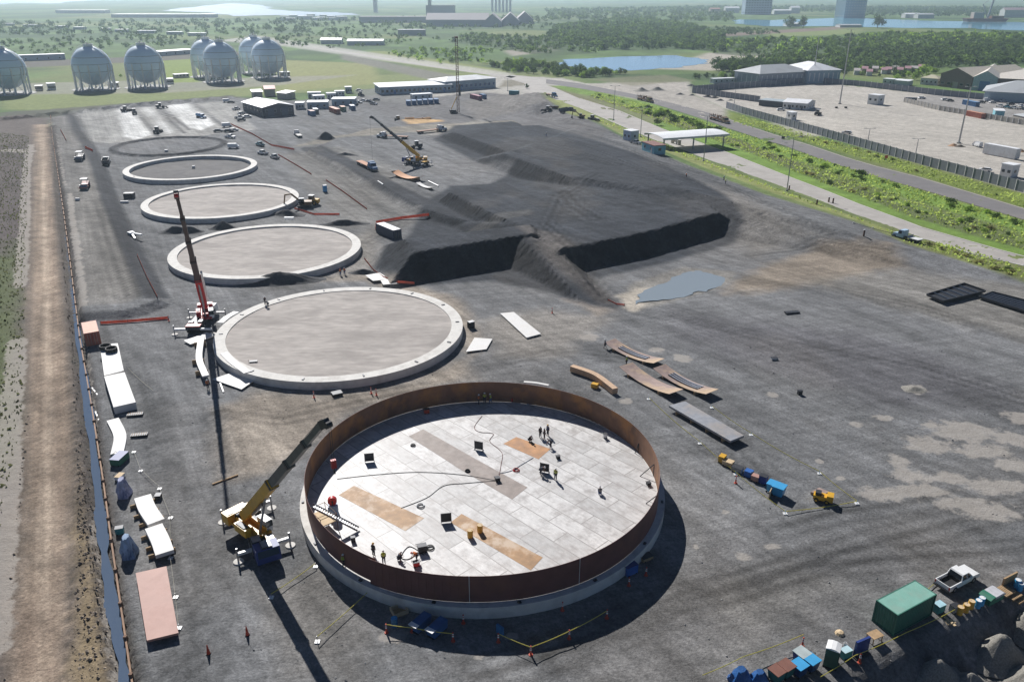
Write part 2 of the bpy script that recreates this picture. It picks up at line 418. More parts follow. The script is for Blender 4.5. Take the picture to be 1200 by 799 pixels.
# left: dirt road, salt scrub
paint([(-200,800),(-200,136),(58,138),(92,390),(118,600),(150,799),(165,1000),(-200,1000)], (.135,.115,.105), 2, .4, g=.4)
paint([(-120,520),(-60,280),(24,280),(28,480),(10,560),(-60,560)], (.10,.13,.05), 3, 1.2, .8, g=.3)
paint([(-80,300),(-10,170),(34,170),(30,265),(10,300)], (.105,.088,.086), 3, 1, .8, g=.4)
paint([(40,146),(59,146),(66,250),(74,340),(88,480),(92,560),(84,700),(78,799),(80,1000),(-20,1000),(8,799),(18,640),(28,500),(34,330),(38,220)], (.32,.25,.19), 1.2, .5, var=.35, g=1)
for pts_, hw_, c_ in (([(44,150),(46,300),(48,480),(44,640),(30,799),(20,900)], .5, (.20,.155,.12)),([(54,150),(60,300),(68,480),(66,640),(56,799),(50,900)], .5, (.21,.16,.125)),([(50,150),(53,300),(57,480),(54,640),(44,799)], .7, (.42,.34,.265)),([(40,160),(36,330),(32,480),(24,640),(12,799)], .8, (.17,.14,.115)),([(60,160),(74,340),(88,480),(90,560),(82,700)], .9, (.15,.125,.105))):
    stroke(pts_, hw_, c_, .6, .5, .8, var=.4)
paint([(15,799),(55,799),(60,750),(50,690),(20,700)], (.23,.17,.13), 1.5, .8, .6, g=.8)
stroke([(84,480),(90,560),(92,640),(82,700),(76,799),(72,900)], .25, (.06,.055,.05), .3, .2, .8, g=.8)
paint([(92,540),(112,600),(116,660),(138,799),(150,900),(84,900),(80,790),(92,680)], (.25,.195,.125), .8, .5, var=.3, g=.9)
paint([(70,290),(79,300),(92,400),(104,500),(112,580),(100,620),(92,560),(84,420)], (.15,.125,.105), .6, .5, var=.3, g=.9)
# ditch and its white margin
stroke([(60,150),(66,200),(73,250),(81,310),(92,400),(103.5,480),(116,590),(121,642),(133,720),(147,799),(170,940)], 1.5, (.10,.09,.085), .4, .1, .9, g=.6)
# sandy areas
paint([(255,480),(300,456),(380,462),(470,452),(540,420),(560,445),(470,470),(400,485),(360,520),(310,560),(265,560)], SANDC, 3, 1., .9)
paint([(330,330),(420,318),(470,330),(540,350),(570,400),(550,420),(520,360),(430,330)], SANDC, 2, .6, .85)
paint([(560,375),(640,360),(720,372),(660,420),(590,420)], (.26,.24,.215), 3, 1.2, .8)
paint([(380,290),(438,270),(450,300),(425,322),(395,330)], (.27,.25,.225), 3, 1., .8)
paint([(330,180),(400,178),(460,200),(500,260),(430,280),(380,240)], (.205,.195,.175), 4, 1., .5)
paint([(345,172),(400,166),(480,160),(600,158),(640,150),(600,146),(480,152),(380,160)], (.27,.245,.20), 2, .7, .8)
paint([(490,165),(560,145),(600,152),(540,160)], (.34,.32,.28), 2, .6, .6)
paint([(470,143),(510,140),(520,147),(480,150)], (.55,.36,.17), 1.5, .5, .8)
paint([(700,215),(840,230),(900,262),(960,285),(880,300),(850,280),(840,250)], (.225,.21,.19), 5, 1.2, .7)
paint([(855,330),(900,312),(960,290),(1040,295),(1060,312),(990,325),(900,342),(850,345)], (.27,.22,.165), 3, 1.3, .75)
paint([(940,330),(1060,315),(1200,335),(1300,380),(1200,400),(1050,360)], (.215,.20,.175), 4, 1.5, .6)
paint([(725,345),(745,330),(800,312),(862,318),(862,330),(800,350),(745,364),(735,362)], (.25,.235,.21), 1.2, .5, .8, g=.5)
paint([(722,346),(745,336),(775,334),(762,352),(742,366),(730,360)], (.48,.43,.36), 1, .5, .9, g=.5)
paint([(660,350),(690,352),(725,362),(700,372)], (.40,.33,.26), 1.5, 1, .5)
# dark fresh gravel: the stockpile
STOCK = [(437,315),(476,280),(495,246),(527,224),(575,222),(602,206),(560,197),(508,168),(532,152),(600,147),(660,160),(730,187),(800,217),(845,244),(872,269),(862,284),(775,310),(680,330),(730,362),(690,358),(640,342),(575,330),(470,336)]
paint(STOCK, (.044,.049,.058), 1.6, .3, 1.)
paint([(600,190),(700,200),(820,240),(800,260),(660,290),(600,260)], (.052,.057,.065), 4, 1.5, .6)
paint([(640,160),(730,185),(840,240),(900,240),(800,205),(690,160)], (.10,.103,.108), 3, 1.0, .7)
paint([(478,282),(622,264),(626,271),(486,293)], (.08,.08,.08), .7, .3, .9)
paint([(600,285),(655,296),(730,356),(700,356),(640,320)], (.125,.115,.11), 1.5, .5, .9)
stroke([(364,175),(420,202),(455,223),(492,243)], 3.2, (.07,.072,.078), 1.2, .4, .95)  # painted shade on the pad's bank, apart from the stockpile gravel
paint([(280,325),(380,312),(400,325),(290,345)], (.10,.10,.10), 2, 1, .6)
paint([(790,365),(1000,390),(1100,420),(1180,470),(1060,480),(900,440),(780,400)], (.118,.115,.125), 6, 2, .7)
paint([(640,430),(820,560),(900,640),(1100,620),(1300,700),(900,820),(700,900),(720,700),(800,620)], (.165,.160,.156), 5, 2, .6)
paint([(780,690),(900,660),(1000,690),(880,740)], (.23,.215,.19), 4, 2, .35)
paint([(180,480),(240,460),(250,640),(230,799),(170,799)], (.175,.17,.165), 4, 1.5, .5)
paint([(300,690),(380,640),(440,690),(420,799),(330,799)], (.225,.205,.18), 3, 1.2, .5)
stroke([(83,134),(91,155),(103,172),(117,200),(129,236),(149,282),(167,320),(183,352)], 2.3, (.05,.052,.058), .5, .1, 1.)  # shade of the haul road bank painted over once more
stroke([(362,174),(420,202),(455,223),(494,244)], 3.3, (.05,.053,.06), .7, .2, 1.)  # shade of the pad bank painted over once more
_c = [(-145.5+22*math.cos(a*PI/30), 345+22*math.sin(a*PI/30)) for a in range(60)]; paint(_c, (.165,.167,.172), .8, .1, px=False); _s = (np.hypot(x+145.5, y-345) < 30); _w = 1-smooth(.7, 1.9, np.abs(np.hypot(x[_s]+145.5, y[_s]-345)-22)); colr[_s] += _w[:, None]*(lay((.05,.05,.055))-colr[_s])
# verges
for poly, c in (
    ([(640,120),(690,143),(760,175),(830,205),(905,232),(1000,262),(1046,282),(1046,274),(1000,256),(905,222),(827,190),(750,158),(710,141),(650,113)], (.25,.275,.10)),
    ([(1050,284),(1090,283),(1136,298),(1200,311),(1400,375),(1400,400),(1200,330),(1060,292)], (.18,.20,.075)),
    ([(640,98),(650,99),(750,116),(785,129),(830,143),(852,152),(892,164),(980,193),(1043,213),(1080,224),(1200,259),(1400,320),(1400,360),(1200,300),(1170,292),(1062,259),(1007,239),(970,224),(920,205),(860,181),(775,150),(725,129),(685,114)], BG),
    ([(848,146),(851,130),(1060,190),(1200,228),(1400,285),(1400,300),(1200,244),(1080,207),(948,168),(867,143)], (.165,.215,.05))):
    paint(poly, c, 1.2, .25, var=.3, g=.15)
paint([(690,114),(775,142),(870,176),(960,212),(1062,252),(1200,293),(1300,322),(1300,312),(1200,282),(1062,240),(960,203),(870,165),(780,135)], (.105,.115,.06), 1.5, .6, .8, var=.3, g=.15)
paint([(640,103),(700,114),(780,140),(760,146),(690,122)], (.19,.165,.11), 2, .6, .6, g=.15)
stroke([(700,113),(790,142),(900,180),(1000,214),(1100,247),(1200,278)], 3, (.13,.125,.075), 2, .9, .6, var=.3)
# dump yard and the concrete lot
paint([(676,99),(720,97),(808,96),(812,110),(851,127),(851,148),(780,124),(700,107)], (.40,.37,.33), 3, .5, g=.5)
paint([(690,93),(780,88),(815,95),(740,101)], (.20,.19,.12), 4, .7, .7, g=0)
paint([(812,110),(860,104),(910,100),(955,97),(1000,101),(1095,111),(1060,119),(1200,147),(1500,215),(1500,310),(1200,226),(851,128)], (.45,.42,.375), 1, .1, var=.14, g=.35)
paint([(890,135),(1000,140),(1010,160),(940,160)], (.52,.485,.43), 4, 1, .7, g=.35)
paint([(1060,119),(1200,147),(1500,215),(1500,150),(1200,112),(1095,110)], (.30,.285,.27), 2, .3, g=.35)
paint([(440,104),(580,88),(660,92),(690,99),(640,101),(615,112),(560,108),(490,116)], (.42,.40,.36), 2, .4, g=.4)
paint([(590,94),(620,92),(617,100),(585,103)], (.20,.18,.13), 2, .4, .8, g=0)
paint([(415,106),(450,103),(500,117),(470,121),(425,118)], (.20,.20,.19), 3, .4, .8, g=.4)
# scattered pale patches of silt on the gravel (crisp edge comes from the shader's threshold)
for cx_, cy_, rx, ry in ((1128,505,46,13),(1085,520,30,12),(1150,528,40,9),(1060,555,20,12),(1035,578,36,9),(1075,575,40,9),(1110,560,30,8),(1170,570,50,10),(1160,600,40,12),(1190,515,30,10),(1195,490,20,8),(1190,545,30,9),(1035,489,14,4),(1003,497,9,4),(1088,497,12,4),(1052,538,12,7),(1005,498,8,3),(905,462,7,4),(1072,456,16,6),(1130,590,50,8),(690,395,14,5),(700,485,8,4),(770,560,6,4),(733,470,9,4),(870,652,12,6),(905,640,14,4),(640,545,3,2),(815,640,6,4),(745,440,16,3),(800,420,14,5),(770,410,10,4),(600,745,8,6),(560,770,8,4),(460,745,18,10),(850,600,6,3),(985,560,7,3),(960,540,6,3)):
    c0 = at(cx_, cy_); ex = at(cx_+rx, cy_); ey = at(cx_, cy_-ry)
    a = abs(ex.x-c0.x); b = abs(ey.y-c0.y)
    s = (np.abs(x-c0.x) < 2*a) & (np.abs(y-c0.y) < 2*b)
    q = 1-np.sqrt(((x[s]-c0.x)/a)**2+((y[s]-c0.y)/b)**2)
    salt[s] = np.maximum(salt[s], np.clip(.5+.55*q, 0, 1))
for pts, hw in (([(67,160),(70,180),(73,196),(76,214),(78,222)], .5),([(83,232),(86,262),(92,300),(97,345),(99,365)], .8),([(36,170),(31,200),(30,225),(29,262),(26,305),(24,335)], 1.4),
                ([(20,400),(17,440),(12,490),(10,560),(4,600),(-2,700),(-8,760)], 1.7),([(110,590),(113,640),(126,720),(136,790)], .35),([(8,176),(34,178)], 3),([(99,380),(108,470),(114,560)], .2)):
    P = ats(pts); d = ldist(x, y, P)-hw+W2*.25; s = d < 3
    salt[s] = np.maximum(salt[s], np.clip(.62-.45*d[s], 0, 1)*.95)
TRK = (.215,.205,.19)
for pts in ([(560,792),(700,752),(850,692),(1000,642),(1200,592)], [(640,765),(800,700),(960,660),(1200,645)], [(740,362),(900,395),(1080,430),(1210,470)], [(860,328),(960,338),(1080,362),(1210,402)], [(182,470),(200,600),(215,810)], [(255,485),(272,560),(250,700),(240,810)], [(330,640),(370,700),(420,810)], [(560,430),(640,410),(740,420),(840,500),(900,560)], [(900,620),(980,600),(1060,590),(1120,575)], [(880,300),(960,290),(1040,300)], [(330,170),(400,205),(470,262),(430,285)], [(260,480),(330,490),(420,470),(500,455)], [(120,380),(170,460),(182,520)], [(110,240),(135,310),(150,355)], [(125,240),(150,320),(165,355)],
            [(700,165),(770,205),(830,240)], [(720,160),(800,203),(880,245),(960,280)], [(640,285),(655,250),(700,225)], [(655,245),(668,262),(690,278)], [(665,243),(680,262),(702,276)], [(640,282),(680,316),(722,352)], [(632,284),(668,318),(708,353)], [(650,170),(720,205),(790,240)], [(560,170),(640,185),(720,215)]):
    up = pts[0][1] < 320 and pts[0][0] > 540
    for off in (-1.15, 1.15):
        P = ats(pts); Q = []
        for i, p in enumerate(P):
            a_ = P[max(i-1,0)]; b_ = P[min(i+1,len(P)-1)]; L_ = math.hypot(b_[0]-a_[0], b_[1]-a_[1]); Q.append((p[0]-(b_[1]-a_[1])/L_*off, p[1]+(b_[0]-a_[0])/L_*off))
        A = np.array(Q); s = (x > A[:,0].min()-6) & (x < A[:,0].max()+6) & (y > A[:,1].min()-6) & (y < A[:,1].max()+6)
        d = ldist(x[s], y[s], Q)-.3+W1[s]*.12; ww = (1-smooth(-.5, .6, d))*.55*gravel[s]
        colr[s] *= (1+ww*(.85 if not up else 1.3))[:, None]; d2 = ldist(x[s], y[s], Q)-1.1+W1[s]*.12; ww = (1-smooth(-.3, .6, d2))*.3*gravel[s]; colr[s] *= (1-ww)[:, None]
site = (gravel > .5)
trk = (fbm((x*.88+y*.47)*.45, (y*.88-x*.47)*.03, 71, 4)-.5)+(fbm((x*.80-y*.6)*.03, (y*.80+x*.6)*.4, 73, 4)-.5)*.7
cl = fbm(x*.045, y*.035, 75, 5)-.5
f = 1+gravel*(trk*.62+cl*.5)
colr *= np.clip(f, .55, 1.7)[:, None]
warm = smooth(.52, .7, fbm(x*.06+3, y*.04, 77, 5))*gravel*.22
colr += warm[:, None]*(lay((.225,.195,.16))-colr)*.5
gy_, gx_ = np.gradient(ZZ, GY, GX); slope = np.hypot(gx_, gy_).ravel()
steep = smooth(.30, .62, slope)*(1-smooth(-4, 3, sdist(x, y, ats(STOCK))))      # shade of the stockpile banks put into the colour, darker where steeper
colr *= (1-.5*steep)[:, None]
colr = np.clip(colr, .01, .8)
me = bpy.data.meshes.new('ground')
vs = np.stack([x, y, ZZ.ravel()], 1).astype(np.float32)
ii = np.arange(NXg*NYg).reshape(NYg, NXg)
quads = np.stack([ii[:-1,:-1].ravel(), ii[:-1,1:].ravel(), ii[1:,1:].ravel(), ii[1:,:-1].ravel()], 1)
me.vertices.add(len(vs)); me.vertices.foreach_set('co', vs.ravel())
me.loops.add(quads.size); me.loops.foreach_set('vertex_index', quads.ravel().astype(np.int32))
me.polygons.add(len(quads)); me.polygons.foreach_set('loop_start', np.arange(0, quads.size, 4, dtype=np.int32)); me.polygons.foreach_set('loop_total', np.full(len(quads), 4, np.int32))
me.polygons.foreach_set('use_smooth', np.hypot(*(lambda g_: (g_[0], g_[1]))(np.gradient(ZZ, GY, GX)))[:-1,:-1].ravel()*(ldist(XX[:-1,:-1].ravel(), YY[:-1,:-1].ravel(), DITCH) > 7) < .22); me.update()
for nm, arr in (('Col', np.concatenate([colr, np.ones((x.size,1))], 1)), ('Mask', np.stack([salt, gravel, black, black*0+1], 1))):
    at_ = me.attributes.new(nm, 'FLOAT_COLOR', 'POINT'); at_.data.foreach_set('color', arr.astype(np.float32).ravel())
def ground_material():
    m = bpy.data.materials.new('ground_gravel'); m.use_nodes = True; nt = m.node_tree; nt.nodes.clear(); L = nt.links.new
    out = nd(nt, 'ShaderNodeOutputMaterial'); b = nd(nt, 'ShaderNodeBsdfPrincipled', Roughness=.95); b.inputs['Specular IOR Level'].default_value = .15
    a1 = nd(nt, 'ShaderNodeAttribute', attribute_name='Col'); a2 = nd(nt, 'ShaderNodeAttribute', attribute_name='Mask')
    sp = nd(nt, 'ShaderNodeSeparateColor'); L(a2.outputs['Color'], sp.inputs[0])
    g = nd(nt, 'ShaderNodeNewGeometry')
    def noise(sc, det=5., ro=.6, vec=None):
        n = nd(nt, 'ShaderNodeTexNoise', Scale=sc, Detail=det, Roughness=ro); L(vec or g.outputs['Position'], n.inputs['Vector']); return n.outputs[0]
    def mrange(s, a, b_, c, d):
        n = nd(nt, 'ShaderNodeMapRange'); L(s, n.inputs[0])
        for i, v in enumerate((a, b_, c, d)): n.inputs[i+1].default_value = v
        return n.outputs[0]
    def math_(op, s, t):
        n = nd(nt, 'ShaderNodeMath', operation=op)
        for i, v in enumerate((s, t)):
            if isinstance(v, (int, float)): n.inputs[i].default_value = v
            else: L(v, n.inputs[i])
        return n.outputs[0]
    def mix(f, c1, c2, bt='MIX'):
        n = nd(nt, 'ShaderNodeMix', data_type='RGBA', blend_type=bt)
        if isinstance(f, (int, float)): n.inputs[0].default_value = f
        else: L(f, n.inputs[0])
        for i, c in ((6, c1), (7, c2)):
            if isinstance(c, tuple): n.inputs[i].default_value = (*c, 1)
            else: L(c, n.inputs[i])
        return n.outputs[2]
    fine = mrange(noise(2.6, 9., .78), .3, .7, .50, 1.5)
    mid = mrange(noise(.35, 6., .6), .3, .7, .80, 1.2)
    c = mix(1, a1.outputs['Color'], fine, 'MULTIPLY'); c = mix(1, c, mid, 'MULTIPLY')
    # wheel tracks running in two directions
    tr = None
    for rz, sx, sy in ((R(62), .03, 1.0), (R(38), .035, .7), (R(-14), .03, .8)):
        m0 = nd(nt, 'ShaderNodeMapping'); m0.inputs['Rotation'].default_value = (0, 0, rz); L(g.outputs['Position'], m0.inputs['Vector'])
        mp = nd(nt, 'ShaderNodeMapping'); mp.inputs['Scale'].default_value = (sx, sy, 1); L(m0.outputs[0], mp.inputs['Vector'])
        k = mrange(noise(1., 5., .6, mp.outputs[0]), .35, .65, .88, 1.12)
        k = math_('ADD', math_('MULTIPLY', math_('SUBTRACT', k, 1.), sp.outputs[1]), 1.)
        c = mix(1, c, k, 'MULTIPLY')
    s = math_('ADD', sp.outputs[0], math_('MULTIPLY', math_('SUBTRACT', noise(.55, 6., .62), .5), 1.1))
    sm = mrange(s, .50, .68, 0, .62)
    sc = mix(noise(.8), (.33,.295,.26), (.50,.465,.42))
    c = mix(sm, c, sc)
    L(c, b.inputs['Base Color'])
    bp = nd(nt, 'ShaderNodeBump', Strength=.8, Distance=.15)
    L(math_('ADD', noise(3.5, 6., .7), noise(.9, 4., .6)), bp.inputs['Height']); L(bp.outputs[0], b.inputs['Normal'])
    L(b.outputs[0], out.inputs[0]); return m
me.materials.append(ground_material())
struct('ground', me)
# ------------------------------------------------------------------ water
def water_mat(name, rgb, rough, bump, sc):
    m = bpy.data.materials.new(name); m.use_nodes = True; nt = m.node_tree; b = nt.nodes['Principled BSDF']
    b.inputs['Base Color'].default_value = (*rgb, 1); b.inputs['Roughness'].default_value = rough; b.inputs['Specular IOR Level'].default_value = .5
    g = nd(nt, 'ShaderNodeNewGeometry'); n = nd(nt, 'ShaderNodeTexNoise', Scale=sc, Detail=4.); nt.links.new(g.outputs['Position'], n.inputs['Vector'])
    bp = nd(nt, 'ShaderNodeBump', Strength=bump, Distance=.1); nt.links.new(n.outputs[0], bp.inputs['Height']); nt.links.new(bp.outputs[0], b.inputs['Normal']); return m
WPOND = water_mat('pond_water', (.22,.36,.47), .12, .05, .6)
WSEA = water_mat('lagoon_water', (.10,.30,.40), .12, .05, .08)
WSILT = water_mat('lagoon_shallow', (.42,.46,.48), .2, .04, .08)
WDITCH = water_mat('ditch_water', (.085,.12,.18), .06, .012, 1.2)
WMUD = water_mat('puddle_water', (.25,.29,.315), .18, .06, .8)
def sheet(name, px, z, m, jit=0., px_in=True, sub=6):
    P = ats(px, z) if px_in else px
    if jit:
        Q = []
        for (ax, ay), (bx, by) in zip(P, P[1:]+P[:1]):
            for k in range(sub):
                t = k/sub; px_, py_ = ax+(bx-ax)*t, ay+(by-ay)*t
                Q.append((px_+(float(vnoise(px_*.7/jit, py_*.7/jit, 5))-.5)*2*jit, py_+(float(vnoise(px_*.7/jit, py_*.7/jit, 9))-.5)*2*jit))
        P = Q
    b = MB(); b.add([(p[0], p[1], z) for p in P], [tuple(range(len(P)))], m)
    return struct(name, b.mesh(name))
sheet('pond_water', [(652,76),(660,70),(720,67),(790,65),(832,70),(826,75),(800,79),(740,83),(690,83)], .12, WPOND, 6)
sheet('canal_water', [(860,23),(905,24),(985,21),(1050,23),(1100,25),(1260,27),(1260,38),(1190,36),(1130,33),(1060,33),(980,31),(900,31),(865,28)], .4, WSEA, 15)
sheet('lagoon_water', [(196,13),(220,9),(275,4),(300,6),(330,13),(400,15),(420,17),(400,19),(330,18),(290,19),(265,19),(240,15)], .6, WSILT, 40)
sheet('sea_water', [(-400,5.2),(0,5),(20,3.8),(60,4.4),(80,2.6),(110,.8),(150,.3),(300,-1),(400,-2),(-500,-6)], .8, WSILT, 60)
sheet('puddle_water', [(744,356),(752,342),(780,330),(806,318),(838,316),(860,325),(848,334),(820,342),(790,350),(765,352)], -.16, WMUD, .8)
b = MB()
dl = [Vector((*p, 0)) for p in ats([(62,165),(66,200),(73,250),(81,310),(92,400),(103.5,480),(116,590),(121,642),(133,720),(147,799),(158,860)])]
sub = []
for a, c in zip(dl[:-1], dl[1:]):
    for k in range(6): sub.append(a.lerp(c, k/6))
vs = []
for i, p in enumerate(sub):
    w = .66+.18*math.sin(i*.7)+.15*math.sin(i*1.9)
    vs += [(p.x-w, p.y, -.5), (p.x+w, p.y, -.5)]
b.add(vs, [(2*i, 2*i+1, 2*i+3, 2*i+2) for i in range(len(sub)-1)], WDITCH)
struct('ditch_water', b.mesh('ditch_water'))
# ------------------------------------------------------------------ roads
ROADC = mat('concrete_road', (.40,.375,.345), .85, var=.10, scale=.3, dirt=(.31,.285,.26), dscale=.08, damt=.6, bump=.05)
ROADA = mat('asphalt_road', (.175,.165,.165), .9, var=.10, scale=.3, dirt=(.23,.215,.20), dscale=.06, damt=.6, bump=.05)
KERB = mat('kerb_concrete', (.58,.56,.52), .85, var=.08)
R1U = [(640,100),(650,103),(680,116),(725,130),(775,151),(860,182),(920,206),(970,225),(1007,240),(1062,260),(1080,267),(1170,293),(1200,301),(1400,363)]
R1L = [(612,108),(640,113),(680,127),(710,140),(750,157),(827,189),(860,201),(920,222),(963,239),(1007,256),(1046,272),(1090,282),(1136,297),(1200,312),(1400,380)]
sheet('road', R1U+R1L[::-1], .05, ROADC)
R2U = [(640,93),(680,98),(750,112),(800,124),(850,138),(867,144),(906,157),(948,169.5),(988,183),(1025,194),(1080,208),(1200,244),(1400,303)]
R2L = [(640,98),(680,104),(745,115.5),(785,127.5),(830,141.5),(852,150),(892,163),(920,171),(963,187),(1003,200),(1043,211.6),(1080,222),(1200,257.5),(1400,318)]
sheet('road', R2U+R2L[::-1], .06, ROADA)
sheet('road', [(600,88),(640,92),(640,100),(650,103),(640,113),(612,108),(615,98),(590,91)], .045, ROADC)
sheet('road', [(330,50),(420,63),(520,79),(605,90),(600,91.5),(510,79.4),(410,63.6)], .045, ROADC)
def strip(name, pts, w, z0, z1, m):
    P = [Vector((*p, 0)) for p in ats(pts)]; b = MB()
    for a, c in zip(P[:-1], P[1:]): b.bar(a+Vector((0,0,(z0+z1)/2)), c+Vector((0,0,(z0+z1)/2)), w, z1-z0, m)
    return struct(name, b.mesh(name))
strip('kerb', R1U[2:], .45, 0, .17, KERB)
strip('kerb', R1L[2:], .35, 0, .15, KERB)
strip('road_edge_line', [(q[0], q[1]+.8) for q in R2U[4:]], .3, .066, .07, mat('road_line_paint', (.55,.52,.40), .7))
# ================================================================== TANK AND RING FOUNDATIONS
TC = Vector((-3.7, 88.5, 0)); TR = 22.45; FZ = 1.45; RIM = 4.85
def brick_floor():
    m = bpy.data.materials.new('tank_floor_plates'); m.use_nodes = True; nt = m.node_tree; L = nt.links.new
    b = nt.nodes['Principled BSDF']; b.inputs['Roughness'].default_value = .5; b.inputs['Specular IOR Level'].default_value = .45
    tc = nd(nt, 'ShaderNodeTexCoord'); mp = nd(nt, 'ShaderNodeMapping')
    a, c = at(479,511,FZ), at(600,584,FZ); mp.inputs['Rotation'].default_value = (0, 0, -math.atan2(c.y-a.y, c.x-a.x)); L(tc.outputs['Object'], mp.inputs['Vector'])
    br = nd(nt, 'ShaderNodeTexBrick', offset=.42); br.inputs['Scale'].default_value = 1; br.inputs['Mortar Size'].default_value = .075; br.inputs['Mortar Smooth'].default_value = .6
    br.inputs['Brick Width'].default_value = 7.4; br.inputs['Row Height'].default_value = 2.42; br.inputs['Bias'].default_value = 0
    br.inputs['Color1'].default_value = (.64,.625,.61,1); br.inputs['Color2'].default_value = (.46,.45,.44,1); br.inputs['Mortar'].default_value = (.24,.225,.21,1); L(mp.outputs[0], br.inputs['Vector'])
    n = nd(nt, 'ShaderNodeTexNoise', Scale=.55, Detail=7., Roughness=.7); L(mp.outputs[0], n.inputs['Vector'])
    r = nd(nt, 'ShaderNodeMapRange'); [setattr(r.inputs[i], 'default_value', v) for i, v in ((1,.46),(2,.66),(3,0),(4,.9))]; L(n.outputs[0], r.inputs[0])
    m1 = nd(nt, 'ShaderNodeMix', data_type='RGBA'); L(r.outputs[0], m1.inputs[0]); L(br.outputs[0], m1.inputs[6]); m1.inputs[7].default_value = (.36,.335,.32,1)
    n2 = nd(nt, 'ShaderNodeTexNoise', Scale=2.6, Detail=6., Roughness=.7); mp2 = nd(nt, 'ShaderNodeMapping'); mp2.inputs['Scale'].default_value = (.35,1,1); L(mp.outputs[0], mp2.inputs[0]); L(mp2.outputs[0], n2.inputs['Vector'])
    r2 = nd(nt, 'ShaderNodeMapRange'); [setattr(r2.inputs[i], 'default_value', v) for i, v in ((1,.3),(2,.7),(3,.80),(4,1.14))]; L(n2.outputs[0], r2.inputs[0])
    m2 = nd(nt, 'ShaderNodeMix', data_type='RGBA', blend_type='MULTIPLY'); m2.inputs[0].default_value = 1; L(m1.outputs[2], m2.inputs[6]); L(r2.outputs[0], m2.inputs[7])
    L(m2.outputs[2], b.inputs['Base Color']); return m
FLOORM = brick_floor()
def ring_foundation(label, c, rz_, fill, fz, marks):
    t = thing('ring_foundation', label, 'foundation', (c[0], c[1], 0), 0, 'ring foundations in a row')
    b = MB(); b.arcwall(20.95, 23.1, -.4, 1.45, 0, 2*PI, 96, CONC, closed=True); link('concrete_ring', b.mesh('concrete_ring', 40), t)
    if fill:
        b = MB(); n = 96; vs = [(0, 0, fz)]; fs = []
        rr = [3,7,11,15,18,20,20.93]
        for r in rr:
            for i in range(n):
                a = 2*PI*i/n; px, py = r*math.cos(a), r*math.sin(a)
                h = fz+(float(fbm(px*.16+c[0], py*.16+c[1], 91, 4))-.5)*.5*(1 if r < 20.5 else .3)
                vs.append((px, py, h))
        for i in range(n): fs.append((0, 1+i, 1+(i+1) % n))
        for k in range(len(rr)-1):
            for i in range(n):
                p, q = 1+k*n+i, 1+k*n+(i+1) % n; fs.append((p, p+n, q+n, q))
        b.add(vs, fs, fill); link('gravel_fill', b.mesh('gravel_fill', 60), t)
    for k in range(marks):
        a = 2*PI*(k+.3)/marks; b = MB()
        b.obox = None
        p = Vector((math.cos(a)*22.1, math.sin(a)*22.1, 0)); d = Vector((math.cos(a), math.sin(a), 0))
        b.bar(p-d*.35+Vector((0,0,1.5)), p+d*.35+Vector((0,0,1.5)), .3, .14, DARKM)
        link('anchor_plate', b.mesh('anchor_plate'), t)
    return t
ring_foundation('bare concrete ring with smooth grey-brown fill, next behind the steel tank', (-32.5,140.8), 0, SILT, 1.32, 14)
ring_foundation('concrete ring with sandy raked fill, second behind the steel tank', (-61.1,192.3), 0, SILT, 1.12, 0)
ring_foundation('concrete ring with pale sandy fill, third behind the steel tank', (-89.5,244), 0, SILT, 1.05, 0)
ring_foundation('concrete ring with low dark grey fill, farthest of the finished rings', (-117.4,294.5), 0, GFILL, .25, 0)
b = MB(); b.arcwall(20.4, 23.3, -.5, FZ, 0, 2*PI, 120, CONC, closed=True)
t = thing('tank_foundation', 'pale concrete ring ledge carrying the rusty steel tank shell', 'foundation', (TC.x, TC.y, 0))
link('concrete_ring', b.mesh('concrete_ring', 40), t)
for k in range(16):
    a = 2*PI*(k+.5)/16; b = MB(); p = Vector((math.cos(a)*22.95, math.sin(a)*22.95, 0)); d = Vector((-math.sin(a), math.cos(a), 0))
    b.bar(p-d*.2+Vector((0,0,1.52)), p+d*.2+Vector((0,0,1.52)), .3, .14, DARKM); link('anchor_plate', b.mesh('anchor_plate'), t)
tank = thing('steel_tank', 'large open rusty steel tank shell with a white plated floor, under construction', 'tank', (TC.x, TC.y, 0))
b = MB(); n = 120; b.add([(0,0,FZ+.01)]+[(22.35*math.cos(2*PI*i/n), 22.35*math.sin(2*PI*i/n), FZ+.01) for i in range(n)], [(0, 1+i, 1+(i+1) % n) for i in range(n)], FLOORM)
link('tank_floor', b.mesh('tank_floor'), tank)
p0 = at(433,653,RIM)-TC; A0 = math.atan2(p0.y, p0.x); NP = 12
for k in range(NP):
    b = MB(); a0 = A0+2*PI*k/NP; a1 = A0+2*PI*(k+1)/NP
    ro = TR+.32 if k == 0 else TR
    z0 = FZ+.02
    for q in range(14):
        r_ = TR+(.32*(1-q/13) if k == 0 else 0); b.arcwall(r_-.03, r_, z0, RIM, a0+(a1-a0)*q/14, a0+(a1-a0)*(q+1)/14, 1, SHELL, SHELLI)
    if k == 11: b = MB(); b.arcwall(TR-.03, TR, FZ+.12, RIM, a0, a1+.03, 14, SHELL, SHELLI)
    o = link('shell_plate', b.mesh('shell_plate', 40), tank)
for quad, m, lb in (([(397,580),(415,569),(497,607),(475,622)], TANP, 'tan rusted floor plate'), ([(528,612),(541,602),(636,653),(622,668)], TANP, 'long mottled tan floor plate'),
                    ([(479,511),(496,503),(556,537),(538,549)], BROWNP, 'brown-grey floor plate'), ([(538,549),(556,537),(618,571),(600,585)], BROWNP, 'brown-grey floor plate'), ([(590,520),(605,512),(645,526),(631,538)], ORANGEP, 'orange rusted floor plate')):
    P = [at(*q, FZ)-TC for q in quad]; b = MB(); b.slab([(p.x, p.y) for p in P], FZ+.015, FZ+.03, m); o = link('floor_plate', b.mesh('floor_plate'), tank); o['label'] = lb
